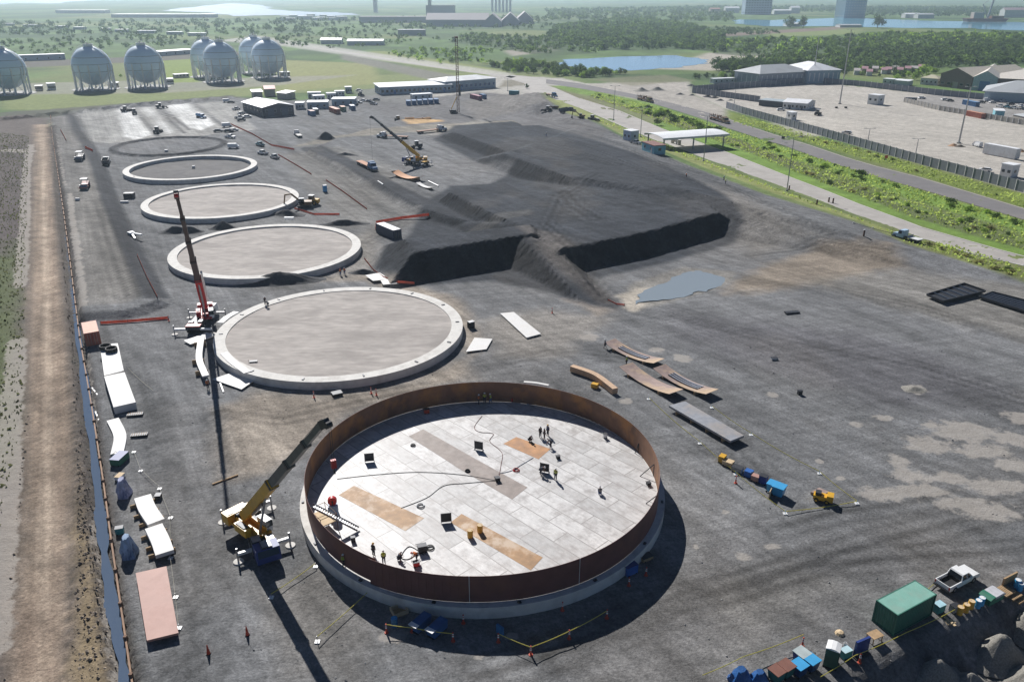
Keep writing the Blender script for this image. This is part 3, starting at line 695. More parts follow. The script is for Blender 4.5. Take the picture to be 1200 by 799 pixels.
# vertical white stays on the outside, props inside against the wall
for px in ((551,675,701),(676,655,682)):
    p = at(px[0], px[2], FZ)-TC; p.z = 0; d = p.normalized(); b = MB(); b.cyl(d*(TR+.1)+Vector((0,0,FZ)), d*(TR+.1)+Vector((0,0,RIM+.1)), .03, .03, 6, WHITE); link('white_marker_line', b.mesh('white_marker_line'), tank)
for fa, ta, hz_ in (((744,531),(749,527),1.5),((750,558),(768,541),1.8),((757,590),(766,583),1.6)):
    p = at(*fa, FZ)-TC; d = Vector((p.x, p.y, 0)).normalized(); b = MB(); q = d*(TR-.06); q.z = FZ+hz_
    b.cyl(p+Vector((0,0,.02)), q, .06, .06, 6, DARKM); b.cyl(q, Vector((q.x, q.y, FZ+.05)), .05, .05, 6, DARKM)
    link('shell_brace', b.mesh('shell_brace'), tank)
# ================================================================== PEOPLE
def skin_mesh(joints, edges, m, sub=1):
    names = list(joints); idx = {k: i for i, k in enumerate(names)}
    me = bpy.data.meshes.new('tmp'); me.from_pydata([joints[k][0] for k in names], [(idx[a], idx[b_]) for a, b_ in edges], [])
    o = bpy.data.objects.new('tmp', me); COL.objects.link(o)
    md = o.modifiers.new('skin', 'SKIN'); md.use_smooth_shade = True
    for i, k in enumerate(names):
        r = joints[k][1]; me.skin_vertices[0].data[i].radius = (r, r) if not isinstance(r, tuple) else r
        me.skin_vertices[0].data[i].use_root = (i == 0)
    s = o.modifiers.new('sub', 'SUBSURF'); s.levels = sub; s.render_levels = sub
    dg = bpy.context.evaluated_depsgraph_get(); dg.update()
    out = bpy.data.meshes.new_from_object(o.evaluated_get(dg)); bpy.data.objects.remove(o); out.materials.clear(); out.materials.append(m)
    out.polygons.foreach_set('use_smooth', [True]*len(out.polygons)); return out
POSES = {
 'stand': dict(pel=(0,0,.95), che=(.01,0,1.30), nec=(.02,0,1.48), hea=(.05,0,1.62), top=(.03,0,1.73), sh=(0,.19,1.42), el=(.0,.26,1.13), wr=(.10,.25,.90), hip=(0,.10,.90), kn=(.03,.11,.50), an=(-.02,.12,.09), to=(.17,.15,.04)),
 'walk': dict(pel=(0,0,.94), che=(.04,0,1.29), nec=(.06,0,1.46), hea=(.10,0,1.60), top=(.08,0,1.71), sh=(.03,.19,1.41), el=(.0,.25,1.12), wr=(.14,.24,.93), hip=(0,.10,.90), kn=(.14,.11,.52), an=(.18,.12,.10), to=(.36,.14,.05), kn2=(-.02,-.11,.50), an2=(-.26,-.12,.16), to2=(-.10,-.14,.05), el2=(.02,-.25,1.12), wr2=(-.02,-.26,.88)),
 'bend': dict(pel=(-.14,0,.90), che=(.16,0,1.12), nec=(.32,0,1.20), hea=(.45,0,1.22), top=(.54,0,1.26), sh=(.24,.19,1.17), el=(.34,.22,.88), wr=(.46,.16,.66), hip=(-.12,.10,.86), kn=(.0,.12,.48), an=(-.08,.13,.09), to=(.11,.15,.04)),
 'squat': dict(pel=(-.12,0,.34), che=(.04,0,.66), nec=(.14,0,.82), hea=(.22,0,.94), top=(.24,0,1.05), sh=(.08,.19,.77), el=(.24,.26,.55), wr=(.42,.16,.46), hip=(-.1,.11,.32), kn=(.28,.19,.48), an=(.04,.16,.09), to=(.23,.19,.04)),
}
def person_kit(pose, top, legs, helm):
    P = POSES[pose]; J = {}
    rad = dict(pel=.145, che=.155, nec=.062, hea=.095, top=.075, sh=.072, el=.048, wr=.033, hip=.095, kn=.062, an=.045, to=.04)
    def g(k, s):
        if s < 0 and k+'2' in P: return P[k+'2']
        v = P[k]; return (v[0], v[1]*s, v[2])
    for k in ('pel','che','nec','hea','top'): J[k] = (P[k], rad[k])
    E = [('pel','che'),('che','nec'),('nec','hea'),('hea','top')]
    hx = Vector(P['hea']); J['nose'] = (tuple(hx+Vector((.11,0,-.01))), .02); E.append(('hea','nose'))
    for s, q in ((1,'l'),(-1,'r')):
        for k in ('sh','el','wr','hip','kn','an','to'): J[k+q] = (g(k, s), rad[k])
        w = Vector(g('wr', s)); e = Vector(g('el', s)); d = (w-e).normalized(); palm = w+d*.09; J['pa'+q] = (tuple(palm), .036)
        E += [('che','sh'+q),('sh'+q,'el'+q),('el'+q,'wr'+q),('wr'+q,'pa'+q),('pel','hip'+q),('hip'+q,'kn'+q),('kn'+q,'an'+q),('an'+q,'to'+q)]
    body = skin_mesh(J, E, SKIN)
    bm = bmesh.new(); bm.from_mesh(body); fb = MB()
    for s in (1, -1):      # five bent fingers, the thumb from the side of the palm
        w = Vector(g('wr', s)); e = Vector(g('el', s)); d = (w-e).normalized(); palm = w+d*.09; sd_ = Vector((1,0,0)).cross(d).normalized() if abs(d.x) < .9 else Vector((0,1,0))
        fw = d.cross(sd_).normalized()
        for i, ln in enumerate((.075,.085,.08,.06)):
            r0 = palm+sd_*(.027-.018*i)+d*.01; k1 = r0+d*ln*.55; fb.tube([r0, k1, k1+(d*.8+fw*.6).normalized()*ln*.5], .009, SKIN, 5)
        r0 = w+d*.04+fw*.03; fb.tube([r0, r0+(d*.6+fw*.8)*.045, r0+(d+fw*.6)*.075], .010, SKIN, 5)
    tm = fb.mesh('f'); bm.from_mesh(tm); bm.to_mesh(body); bm.free(); bpy.data.meshes.remove(tm); body.name = 'person'
    T = {k: (J[k][0], J[k][1]+.022) for k in ('pel','che','shl','shr','ell','elr')}; T['nk'] = (tuple(Vector(P['nec'])*.75+Vector(P['che'])*.25), .085)
    shirt = skin_mesh(T, [('pel','che'),('che','nk'),('che','shl'),('shl','ell'),('che','shr'),('shr','elr')], top)
    T = {k: (J[k][0], J[k][1]+.024) for k in ('pel','hipl','hipr','knl','knr','anl','anr')}
    tro = skin_mesh(T, [('pel','hipl'),('hipl','knl'),('knl','anl'),('pel','hipr'),('hipr','knr'),('knr','anr')], legs)
    h = MB(); c = Vector(P['hea'])*.45+Vector(P['top'])*.55; up = (Vector(P['top'])-Vector(P['hea'])).normalized()
    h.lathe([(.155,-.005),(.15,.015),(.128,.02),(.12,.07),(.075,.12),(.002,.135)], 12, helm); hm_ = h.mesh('helmet', 60)
    q = Vector((0,0,1)).rotation_difference(up)
    hm_.transform(Matrix.Translation(c) @ q.to_matrix().to_4x4())
    return ('person', body, [('shirt', shirt), ('trousers', tro), ('helmet', hm_)])
PK = {}
def person(pose, top, legs, helm, px, rz, label, z=None, sc=1.):
    key = (pose, top.name, legs.name, helm.name)
    if key not in PK: PK[key] = person_kit(*key[:1], top, legs, helm)
    _, body, kids = PK[key]
    p = pt(*px) if z is None else at(*px, z)
    if z is not None: p.z = z
    o = link('person', body); o.location = p; o.rotation_euler = (0,0,rz); o.scale = (sc,)*3
    tag(o, label, 'person', 'construction workers on the site')
    for k, m in kids: link(k, m, o)
    return o
F = FZ+.02
for pose, top, legs, helm, px, rz, z, lb in (
    ('stand', LEAD, LEAD, WHITE, (633,512), R(-60), F, 'person in dark clothes, left of the three standing by the orange rusted floor plate'),
    ('stand', LEAD, LEAD, WHITE, (638,514), R(200), F, 'person in dark clothes, middle of the three standing by the orange rusted floor plate'),
    ('stand', BLUECL, LEAD, YEL, (642,510), R(220), F, 'person in blue shirt, right of the three standing by the orange rusted floor plate'),
    ('bend', GRCL, LEAD, WHITE, (645,524), R(150), F, 'person in grey shirt bending beside the orange rusted floor plate corner'),
    ('squat', LEAD, LEAD, WHITE, (621,517), R(-40), F, 'person squatting in dark clothes on the edge of the orange rusted floor plate'),
    ('stand', HIVIS, LEAD, WHITE, (651,562), R(-120), F, 'person in hi-vis top standing beside the welding screen in the tank'),
    ('bend', LEAD, LEAD, WHITE, (634,556), R(-20), F, 'person in dark clothes bending over behind the standing welding screen in the tank'),
    ('stand', LEAD, LEAD, YEL, (438,651), R(60), F, 'person in dark clothes at the near left wall inside the tank'),
    ('stand', HIVIS, LEAD, WHITE, (450,660), R(100), F, 'person in hi-vis top at the near left wall inside the tank'),
    ('bend', ORCL, LEAD, RED, (488,657), R(200), F, 'person in orange shirt bending over cables at the near tank wall'),
    ('squat', LEAD, LEAD, WHITE, (468,656), R(20), F, 'person squatting by coiled cables at the near tank wall'),
    ('squat', GRCL, BLUECL, WHITE, (703,579), R(90), F, 'person squatting alone on the right part of the tank floor'),
    ('stand', HIVIS, LEAD, WHITE, (568,472), R(-90), F, 'person in hi-vis top standing in the shade of the far tank wall'),
    ('walk', HIVIS, BLUECL, WHITE, (575,473), R(180), F, 'person in hi-vis top walking in the shade of the far tank wall'),
    ('stand', ORCL, LEAD, WHITE, (561,474), R(0), F, 'person in orange top standing in the shade of the far tank wall'),
    ('stand', HIVIS, LEAD, WHITE, (403,664), R(-30), FZ, 'person in green hi-vis top standing on the concrete ledge outside the tank'),
    ('walk', GRCL, LEAD, WHITE, (709,408), R(160), None, 'person walking beside the tip of the farthest curved rusty plate'),
    ('stand', HIVIS, LEAD, WHITE, (734,428), R(160), None, 'person in hi-vis standing at the end of the nearest curved rusty plate'),
    ('stand', LEAD, LEAD, WHITE, (311,357), R(-40), 1.45, 'person in dark clothes standing on the bare concrete ring'),
    ('bend', GRCL, LEAD, WHITE, (314,360), R(140), 1.45, 'person bending over a tool on the bare concrete ring'),
    ('stand', ORCL, BLUECL, RED, (399,323), R(-40), None, 'person in orange top below the sandy raked concrete ring, left of two'),
    ('stand', ORCL, BLUECL, WHITE, (404,322), R(-60), None, 'person in orange top below the sandy raked concrete ring, right of two'),
    ('stand', ORCL, LEAD, WHITE, (244,456), R(-60), None, 'person in orange top beside the white curved plate left of the bare ring'),
    ('walk', LEAD, LEAD, WHITE, (158,212), R(-60), None, 'person in dark clothes walking beside the haul road'),
    ('stand', ORCL, LEAD, WHITE, (495,141), R(0), None, 'person in orange top near the tall pile rig'),
    ('walk', GRCL, BLUECL, WHITE, (640,160), R(0), None, 'person walking on the gravel stockpile'),
    ('stand', HIVIS, LEAD, WHITE, (850,216), R(0), None, 'person in hi-vis beside the road below the canopy, right of two'),
    ('walk', BLUECL, LEAD, WHITE, (848,212), R(0), None, 'person in blue walking beside the road below the canopy'),
    ('stand', ORCL, LEAD, WHITE, (804,209), R(0), None, 'person in orange on the dark track below the canopy roof')):
    person(pose, top, legs, helm, px, rz, lb, z)
# ================================================================== THINGS IN THE TANK
def P3(px, z=None):
    if z is None: return pt(*px)
    p = at(*px, z); p.z = z; return p
def one(name, mb, label, cat, loc, rz=0., group=None, sm=None):
    o = link(name, mb.mesh(name, sm)); o.location = loc; o.rotation_euler = (0,0,rz); return tag(o, label, cat, group)
def screen_kit():
    b = MB(); b.box(-.03,.03,-.65,.65,.12,1.35,DARKM); f = MB()
    for yy in (-.62,.62): f.box(-.3,.3,yy-.03,yy+.03,0,.07,GREYM); f.box(-.035,.035,yy-.03,yy+.03,0,1.42,GREYM)
    return ('welding_screen', [('panel', b.mesh('panel')), ('frame', f.mesh('frame'))])
SCK = screen_kit()
for px, rz, lb in (((433,541),R(100),'dark welding screen by the far left of the tank floor'),((561,527),R(70),'dark welding screen between the brown strip and the far wall'),((523,612),R(100),'dark welding screen at the end of the mottled tan plate'),((638,553),R(70),'dark welding screen beside the hi-vis person in the tank')):
    place(SCK, lb, 'welding screen', P3(px, F), rz, 'welding screens on the tank floor')
def drum_kit(m, lid):
    b = MB(); b.lathe([(0,0),(.29,0),(.29,.28),(.30,.30),(.29,.32),(.29,.58),(.30,.60),(.29,.62),(.29,.88),(.27,.88)], 16, m); l = MB(); l.lathe([(.275,.86),(.275,.875),(0,.87)], 16, lid); l.cyl((.15,0,.87),(.15,0,.9),.03,.03,6,DARKM)
    return ('drum', [('barrel', b.mesh('barrel', 40)), ('lid', l.mesh('lid', 40))])
DY = drum_kit(mat('drum_yellow', (.62,.36,.05), .45), BOARD)
place(DY, 'yellow drum on the mottled tan plate, left of two', 'drum', P3((551,629),F), 0, None, 1.15); place(DY, 'yellow drum on the mottled tan plate, right of two', 'drum', P3((562.5,623),F), 0, None, 1.15)
def hose(name, px, m, label, cat, z=F+.03, r=.035, wob=.35):
    P = [at(*q, z) for q in px]; Q = []
    for i in range(len(P)-1):
        a = P[max(i-1,0)]; b_ = P[i]; c = P[i+1]; d = P[min(i+2, len(P)-1)]
        for k in range(7):
            t = k/7; Q.append(.5*((2*b_)+(c-a)*t+(2*a-5*b_+4*c-d)*t*t+(3*b_-a-3*c+d)*t**3))
    Q.append(P[-1])
    for q in Q: q.z = z
    b = MB(); b.tube([q for q in Q], r, m, 5); o = link(name, b.mesh(name)); return tag(o, label, cat)
hose('cable', [(395,561),(440,556),(490,553),(540,556),(582,563)], DARKM, 'thin dark cable crossing the whole tank floor to the cable box', 'cable')
hose('cable', [(470,595),(500,583),(520,569),(545,566),(582,563)], DARKM, 'dark cable curving from the plate seam to the cable box', 'cable')
hose('hose', [(565,487),(556,500),(562,506),(578,508),(574,517),(588,530),(587,545),(584,562)], mat('hose_dark_red', (.16,.05,.04), .6), 'dark red hose winding from the far wall to the cable box', 'hose')
hose('hose', [(584,555),(600,551),(610,545),(625,536)], mat('hose_blue', (.05,.09,.2), .6), 'blue hose leading to the orange rusted plate', 'hose')
hose('cable', [(497,650),(480,640),(470,652),(478,655),(490,648),(500,642),(508,640)], BLACK, 'tangled black cables at the near tank wall', 'cable', r=.05)
def coil(px, r, m, label, z=F):
    b = MB()
    for k in range(3): b.tube([(r*(1-.08*k)*math.cos(a*PI/8), r*(1-.08*k)*math.sin(a*PI/8), .05+.06*k) for a in range(17)], .035, m, 5)
    one('cable_coil', b, label, 'cable coil', P3(px, z), 0, 'cable coils on the tank floor')
coil((605,551), .45, RED, 'red hose coil right of the cable box'); coil((504,642), .5, BLACK, 'black cable coil near the front tank wall'); coil((493,593), .5, GREYM, 'grey cable coil by the tan plate')
coil((484,522), .35, BLACK, 'small black coil on the pale strip behind the brown plates'); coil((548,552), .35, BLACK, 'black coil on the brown-grey plate strip')
def gearbox(label, px, m, z=F, s=(.7,.5,.6), rz=.3, lid=None, name='welding_machine', cat='welding machine', group=None):
    b = MB(); x, y_, h = s[0]/2, s[1]/2, s[2]; b.box(-x,x,-y_,y_,.08,h,m); q = MB(); q.box(-x-.02,x+.02,-y_-.02,y_+.02,h,h+.05,lid or DARKM)
    w_ = MB()
    for i in (-1,1):
        for j in (-1,1): w_.cyl((i*x*.7, j*y_-.05, .09), (i*x*.7, j*y_+.05, .09), .09, .09, 8, BLACK)
    h_ = MB(); h_.tube([(-x,-y_*.6,h),(-x-.2,-y_*.6,h+.2),(-x-.2,y_*.6,h+.2),(-x,y_*.6,h)], .025, DARKM, 5)
    k = (name, [('housing', b.mesh('housing')), ('lid', q.mesh('lid')), ('wheels', w_.mesh('wheels')), ('handle', h_.mesh('handle'))])
    return place(k, label, cat, P3(px, z), rz, group)
gearbox('small dark cable box where the hoses meet', (583,563), DARKM, s=(.6,.6,.5)); gearbox('red welding machine at the near tank wall', (488,663), RED); gearbox('dark welding machine near the front wall of the tank', (495,646), DARKM, s=(1.,.7,.9))
gearbox('small dark tool box near the left tank wall', (414,634), DARKM, s=(.5,.4,.6)); gearbox('white tool box near the right tank wall', (709,513), WHITE, s=(.5,.4,.7)); gearbox('small dark box at the right tank wall', (760,568), DARKM, s=(.5,.5,.4)); gearbox('dark box in the shade of the far right wall', (683,485), GREYM, s=(.6,.5,.5)); gearbox('grey box in the shade of the far right wall', (670,482), GREYM, s=(.5,.5,.6))
gearbox('dark tool box on the tank floor behind the hi-vis person', (654,537), DARKM, s=(.5,.4,.4)); gearbox('red box in the shade of the far tank wall', (603,470), RED, s=(1.2,.6,.7)); gearbox('teal box in the shade of the far tank wall', (617,470), TEAL, s=(.6,.6,.9)); gearbox('orange box in the shade at the far left wall', (500,484), ORANGE, s=(.8,.6,.7))
# pale blue cabinet with a red reel, platform and gangway at the left wall
b = MB(); b.box(-.6,.6,-.5,.5,.06,1.4,mat('pale_blue_cabinet',(.36,.48,.62),.5)); d_ = MB(); d_.box(-.52,.52,-.53,-.5,.2,1.25,mat('cabinet_door',(.30,.42,.58),.5)); rl = MB(); rl.cyl((0,-.25,1.95),(0,.25,1.95),.55,.55,16,RED); rl.cyl((0,-.3,1.95),(0,.3,1.95),.12,.12,8,DARKM); rl.box(-.05,.05,-.32,-.28,1.4,2.0,DARKM); rl.box(-.05,.05,.28,.32,1.4,2.0,DARKM)
place(('cabinet', [('body', b.mesh('body')), ('door', d_.mesh('door')), ('hose_reel', rl.mesh('hose_reel', 40))]), 'pale blue cabinet with a round red reel on top at the left tank wall', 'cabinet', P3((391,602),F), .2)
a, c = at(366,592,RIM+.1), at(420,622,F); a.z = RIM+.1; c.z = F+.3
b = MB(); dr = (c-a); sd_ = Vector((-dr.y, dr.x, 0)).normalized()*.35
b.bar(a+sd_, c+sd_, .08, .22, GREYM); b.bar(a-sd_, c-sd_, .08, .22, GREYM); s_ = MB()
for k in range(1, 20): q = a.lerp(c, k/20); s_.bar(q-sd_, q+sd_, .22, .05, GREYM, (0,0,1))
place(('gangway', [('rails', b.mesh('rails')), ('treads', s_.mesh('treads'))]), 'long grey gangway sloping from the shell rim down to the tank floor', 'gangway', (0,0,0))
b = MB(); b.box(-1.5,1.5,-1.1,1.1,1.25,1.33,BOARD); f_ = MB()
for i in (-1.45,1.45):
    for j in (-1.05,1.05): f_.cyl((i,j,0),(i,j,2.3),.05,.05,6,RUST)
for zz in (1.2,2.25):
    f_.bar((-1.45,-1.05,zz),(1.45,-1.05,zz),.05,.05,RUST); f_.bar((-1.45,1.05,zz),(1.45,1.05,zz),.05,.05,RUST); f_.bar((-1.45,-1.05,zz),(-1.45,1.05,zz),.05,.05,RUST); f_.bar((1.45,-1.05,zz),(1.45,1.05,zz),.05,.05,RUST)
place(('work_platform', [('deck', b.mesh('deck')), ('frame', f_.mesh('frame'))]), 'small platform with tan deck and rusty posts at the left tank wall', 'platform', P3((380,617),F), R(-50))
# ================================================================== VEHICLES, CRANES, SITE GOODS
def wheel_parts(xs, half, r, w=.26, n=12, rim=WHITE):
    out = []
    for x_ in xs:
        for s in (1,-1):
            t = MB(); t.cyl((x_, s*(half-w), r), (x_, s*half, r), r, r, n, BLACK); q = MB(); q.cyl((x_, s*(half-.02), r), (x_, s*(half+.015), r), r*.55, r*.5, 8, rim)
            out.append(('wheel', t.mesh('wheel', 40), [('rim', q.mesh('rim'))]))
    return out
def pickup_kit(paint, name='pickup_truck', liner=True):
    b = MB(); b.prism([(-2.65,.45),(2.6,.45),(2.68,.62),(2.62,.85),(2.45,1.0),(1.25,1.10),(-.55,1.10),(-.55,1.02),(-.6,.62),(-2.6,.62)], -.9, .9, paint)
    b.box(-2.65,-.55,.8,.9,.6,1.10,paint); b.box(-2.65,-.55,-.9,-.8,.6,1.10,paint); 
    cab = MB(); vs = [(1.25,-.86,1.09),(1.25,.86,1.09),(.55,-.70,1.72),(.55,.70,1.72),(-.40,-.70,1.74),(-.40,.70,1.74),(-.62,-.86,1.09),(-.62,.86,1.09)]
    cab.add(vs, [(2,4,5,3)], paint); cab.add([(.62,-.73,1.66),(.62,.73,1.66),(.5,-.74,1.78),(.5,.74,1.78),(-.4,-.74,1.79),(-.4,.74,1.79),(-.5,-.73,1.66),(-.5,.73,1.66)], [(0,2,3,1),(2,4,5,3),(4,6,7,5),(0,6,4,2),(1,3,5,7),(0,1,7,6)], paint)
    for y_ in (-1,1):
        cab.bar((1.25,.84*y_,1.1),(.6,.72*y_,1.7),.07,.07,paint); cab.bar((-.6,.84*y_,1.1),(-.45,.72*y_,1.7),.09,.09,paint); cab.bar((.3,.85*y_,1.08),(.25,.73*y_,1.7),.07,.07,paint)
    g = MB(); g.add([(1.22,-.83,1.1),(1.22,.83,1.1),(.57,-.70,1.66),(.57,.70,1.66),(-.42,-.70,1.66),(-.42,.70,1.66),(-.6,-.83,1.1),(-.6,.83,1.1)], [(0,2,3,1),(4,6,7,5),(0,6,4,2),(1,3,5,7)], GLASS)
    P = [('body', b.mesh('body')), ('cab', cab.mesh('cab')), ('windows', g.mesh('windows'))]
    if liner: l = MB(); l.box(-2.52,-.6,-.79,.79,.63,.68,BLACK); l.box(-.62,-.56,-.79,.79,.63,1.09,BLACK); P.append(('bed_liner', l.mesh('bed_liner')))
    tg = MB(); tg.box(-2.68,-2.6,-.88,.88,.62,1.09,paint); P.append(('tailgate', tg.mesh('tailgate')))
    bp = MB(); bp.box(-2.82,-2.62,-.9,.9,.42,.6,DARKM); P.append(('bumper', bp.mesh('bumper')))
    for s in (1,-1):
        h = MB(); h.box(2.55,2.66,s*.62-.16,s*.62+.16,.72,.88,GLASS); P.append(('headlight', h.mesh('headlight')))
        t = MB(); t.box(-2.70,-2.6,s*.82-.07,s*.82+.07,.7,1.05,RED); P.append(('taillight', t.mesh('taillight')))
        mi = MB(); mi.box(.8,.95,s*.95-.1,s*.95+.1,1.1,1.26,paint); P.append(('mirror', mi.mesh('mirror')))
    return (name, P+wheel_parts((-1.65,1.65), .93, .39, .25, 14, GREYM))
def car_kit(paint, van=False, name='car'):
    b = MB(); h = 1.0 if not van else 1.15
    prof = [(-2.2,.35),(2.15,.35),(2.25,.6),(2.1,.85),(1.2,.98),(-2.0,1.0),(-2.25,.8)] if not van else [(-2.3,.4),(2.3,.4),(2.4,.8),(2.1,1.15),(-2.3,1.15)]
    b.prism(prof, -.88, .88, paint); top = 1.48 if not van else 2.05
    r = MB(); x0, x1 = (-1.75, .45) if not van else (-2.28, 1.2); r.box(x0+.25*(not van), x1, -.72, .72, top-.06, top, paint)
    g = MB(); g.add([(x0,-.82,h-.03),(x1+.75,-.82,h-.03),(x1+.75,.82,h-.03),(x0,.82,h-.03),(x0+.3*(not van),-.70,top-.05),(x1,-.70,top-.05),(x1,.70,top-.05),(x0+.3*(not van),.70,top-.05)], [(4,5,6,7),(0,1,5,4),(1,2,6,5),(2,3,7,6),(3,0,4,7)], GLASS if not van else paint)
    P = [('body', b.mesh('body')), ('roof', r.mesh('roof')), ('windows', g.mesh('windows'))]
    if van: q = MB(); q.add([(1.62,-.79,1.3),(1.62,.79,1.3),(1.3,-.72,1.9),(1.3,.72,1.9)], [(0,1,3,2)], GLASS); P.append(('windscreen', q.mesh('windscreen')))
    return (name, P+wheel_parts((-1.4,1.4), .9, .34, .22, 10, GREYM))
def cabshape(b, g, x, paint, sleeper=False):
    """a conventional bonnet truck cab whose back wall is at x"""
    b.box(x, x+1.9, -1.15, 1.15, .7, 1.6, paint); b.prism([(x,1.6),(x+1.9,1.6),(x+1.65,2.6),(x+1.4,2.8),(x,2.85)], -1.12, 1.12, paint)
    b.prism([(x+1.9,.6),(x+3.5,.6),(x+3.6,.9),(x+3.5,1.5),(x+1.9,1.75)], -.95, .95, paint)
    if sleeper: b.box(x-1.1, x+.2, -1.15, 1.15, .9, 3.1, paint)
    g.add([(x+1.93,-1.0,1.72),(x+1.93,1.0,1.72),(x+1.70,.95,2.52),(x+1.70,-.95,2.52)], [(0,1,2,3)], GLASS)
    for s in (1,-1): g.add([(x+.6,s*1.165,1.7),(x+1.75,s*1.165,1.7),(x+1.55,s*1.135,2.5),(x+.6,s*1.135,2.5)], [(0,1,2,3)], GLASS)
def truck_kit(paint, kind='flat', L=8., load=None, name='truck', loadm=None, n=10):
    """x: nose towards +x; the back of the bed at x=0"""
    ch = MB(); ch.box(0, L+2.2, -.45, .45, .75, .98, DARKM); ch.box(L+5.1, L+5.35, -1.1, 1.1, .45, .9, GREYM)
    c, g = MB(), MB(); cabshape(c, g, L+1.5, paint, kind in ('semi','flatsemi'))
    P = [('chassis', ch.mesh('chassis')), ('cab', c.mesh('cab'), [('windows', g.mesh('windows'))])]
    bd = MB()
    if kind in ('flat','flatsemi'): bd.box(0, L, -1.25, 1.25, 1.1, 1.3, loadm or DARKM); bd.box(L-.1, L, -1.25, 1.25, 1.3, 1.9, GREYM); P.append(('flat_bed', bd.mesh('flat_bed')))
    if kind == 'dump':
        bd.prism([(0.1,1.1),(L,1.1),(L+.3,2.7),(L+.9,2.8),(L+.9,2.9),(L+.2,2.9),(-.1,2.5)], -1.3, -1.2, loadm or paint); bd.prism([(0.1,1.1),(L,1.1),(L+.3,2.7),(L+.9,2.8),(L+.9,2.9),(L+.2,2.9),(-.1,2.5)], 1.2, 1.3, loadm or paint); bd.box(0.1,L,-1.2,1.2,1.05,1.2,loadm or paint); bd.prism([(L,1.1),(L+.1,1.1),(L+.35,2.85),(L+.22,2.85)],-1.2,1.2,loadm or paint); bd.prism([(0,1.1),(.12,1.1),(0,2.5),(-.1,2.5)],-1.2,1.2,loadm or paint)
        P.append(('dump_bed', bd.mesh('dump_bed')))
    if kind in ('box','semi'): bd.box(0, L, -1.3, 1.3, 1.15, 3.95, loadm or WHITE); P.append(('box_body', bd.mesh('box_body'))); dr = MB(); dr.box(-.06,0,-1.2,1.2,1.25,3.85,GREYM); P.append(('rear_door', dr.mesh('rear_door')))
    if kind == 'tank': bd.cyl((.1,0,1.95),(L,0,1.95),1.0,1.0,16,loadm or WHITE); bd.box(.5,L-.5,-.25,.25,2.9,3.0,GREYM); P.append(('water_tank', bd.mesh('water_tank', 40)))
    if load: load(P)
    xs = (1.2,2.5,L+4.3) if L < 9 else (1.2,2.5,L+.4,L+1.6,L+4.3)
    return (name, P+wheel_parts(xs, 1.22, .5, .5, n, GREYM))
def roller_kit(paint, canopy=WHITE):
    d = MB(); d.cyl((1.7,-1.0,.75),(1.7,1.0,.75),.75,.75,18,GREYM); fr = MB(); fr.box(.3,1.2,-1.1,1.1,.5,1.0,paint); fr.box(.3,2.6,1.02,1.15,.6,.9,paint); fr.box(.3,2.6,-1.15,-1.02,.6,.9,paint); fr.box(2.48,2.62,-1.15,1.15,.6,.9,paint)
    b = MB(); b.prism([(-2.6,.8),(.2,.8),(.2,1.3),(-.8,1.4),(-2.2,1.85),(-2.6,1.7)], -.95, .95, paint); c = MB(); c.box(-1.2,.6,-.95,.95,2.75,2.9,canopy)
    ps = MB()
    for i in (-1.1,.5):
        for j in (-.85,.85): ps.box(i-.04,i+.04,j-.04,j+.04,1.2,2.75,DARKM)
    return ('road_roller', [('drum', d.mesh('drum', 40)), ('frame', fr.mesh('frame')), ('body', b.mesh('body')), ('canopy', c.mesh('canopy')), ('canopy_posts', ps.mesh('canopy_posts'))]+wheel_parts((-1.6,), 1.05, .75, .55, 14, paint))
def excavator_kit(paint, flat=False):
    P = []
    for s in (1,-1):
        t = MB(); t.prism([(-1.8,.1),(1.8,.1),(2.1,.45),(1.8,.85),(-1.8,.85),(-2.1,.45)], s*.75, s*1.3, BLACK) if s > 0 else t.prism([(-1.8,.1),(1.8,.1),(2.1,.45),(1.8,.85),(-1.8,.85),(-2.1,.45)], -1.3, -.75, BLACK); P.append(('track', t.mesh('track')))
    b = MB(); b.box(-2.3,1.0,-1.3,1.3,1.0,1.95,paint); b.cyl((0,0,.7),(0,0,1.0),.7,.7,12,DARKM); P.append(('body', b.mesh('body')))
    c = MB(); c.box(-.1,1.4,.35,1.3,1.2,2.95,GLASS); c.box(-.15,1.45,.3,1.35,2.9,3.02,WHITE); P.append(('cab', c.mesh('cab')))
    a = MB(); a.bar((.8,-.2,1.6),(3.6,-.2,4.2),.35,.5,paint); a.bar((3.6,-.2,4.2),(5.4,-.2,4.0),.35,.45,paint); P.append(('boom', a.mesh('boom')))
    st = MB(); st.bar((5.4,-.2,4.1),(5.9,-.2,1.3),.3,.4,paint); P.append(('arm', st.mesh('arm'), [('bucket', MB().prism([(5.5,.2),(6.3,.1),(6.5,.7),(6.1,1.4),(5.6,1.3)], -.8, .4, DARKM).mesh('bucket'))]))
    return ('excavator', P)
def loader_kit(paint, lift=False):
    b = MB(); b.prism([(-2.8,.8),(-.2,.8),(-.2,1.5),(-1.2,1.9),(-2.8,1.9)], -.9, .9, paint); b.box(-.2,1.4,-.6,.6,.8,1.3,paint)
    c = MB(); c.box(-1.2,.2,-.75,.75,1.4,2.95,GLASS); c.box(-1.3,.3,-.82,.82,2.9,3.05,WHITE)
    a = MB()
    for s in (-.55,.55): a.bar((.6,s,1.5),(2.9,s,.6 if not lift else 2.2),.18,.35,paint)
    k = MB(); z = 0 if not lift else 1.5; k.prism([(2.7,.1+z),(3.8,.1+z),(3.1,.5+z),(2.9,1.2+z),(2.7,1.1+z)], -1.3, 1.3, DARKM)
    return ('loader', [('body', b.mesh('body')), ('cab', c.mesh('cab')), ('lift_arms', a.mesh('lift_arms'), [('bucket', k.mesh('bucket'))])]+wheel_parts((-1.7,1.1), 1.2, .72, .5, 14, paint))
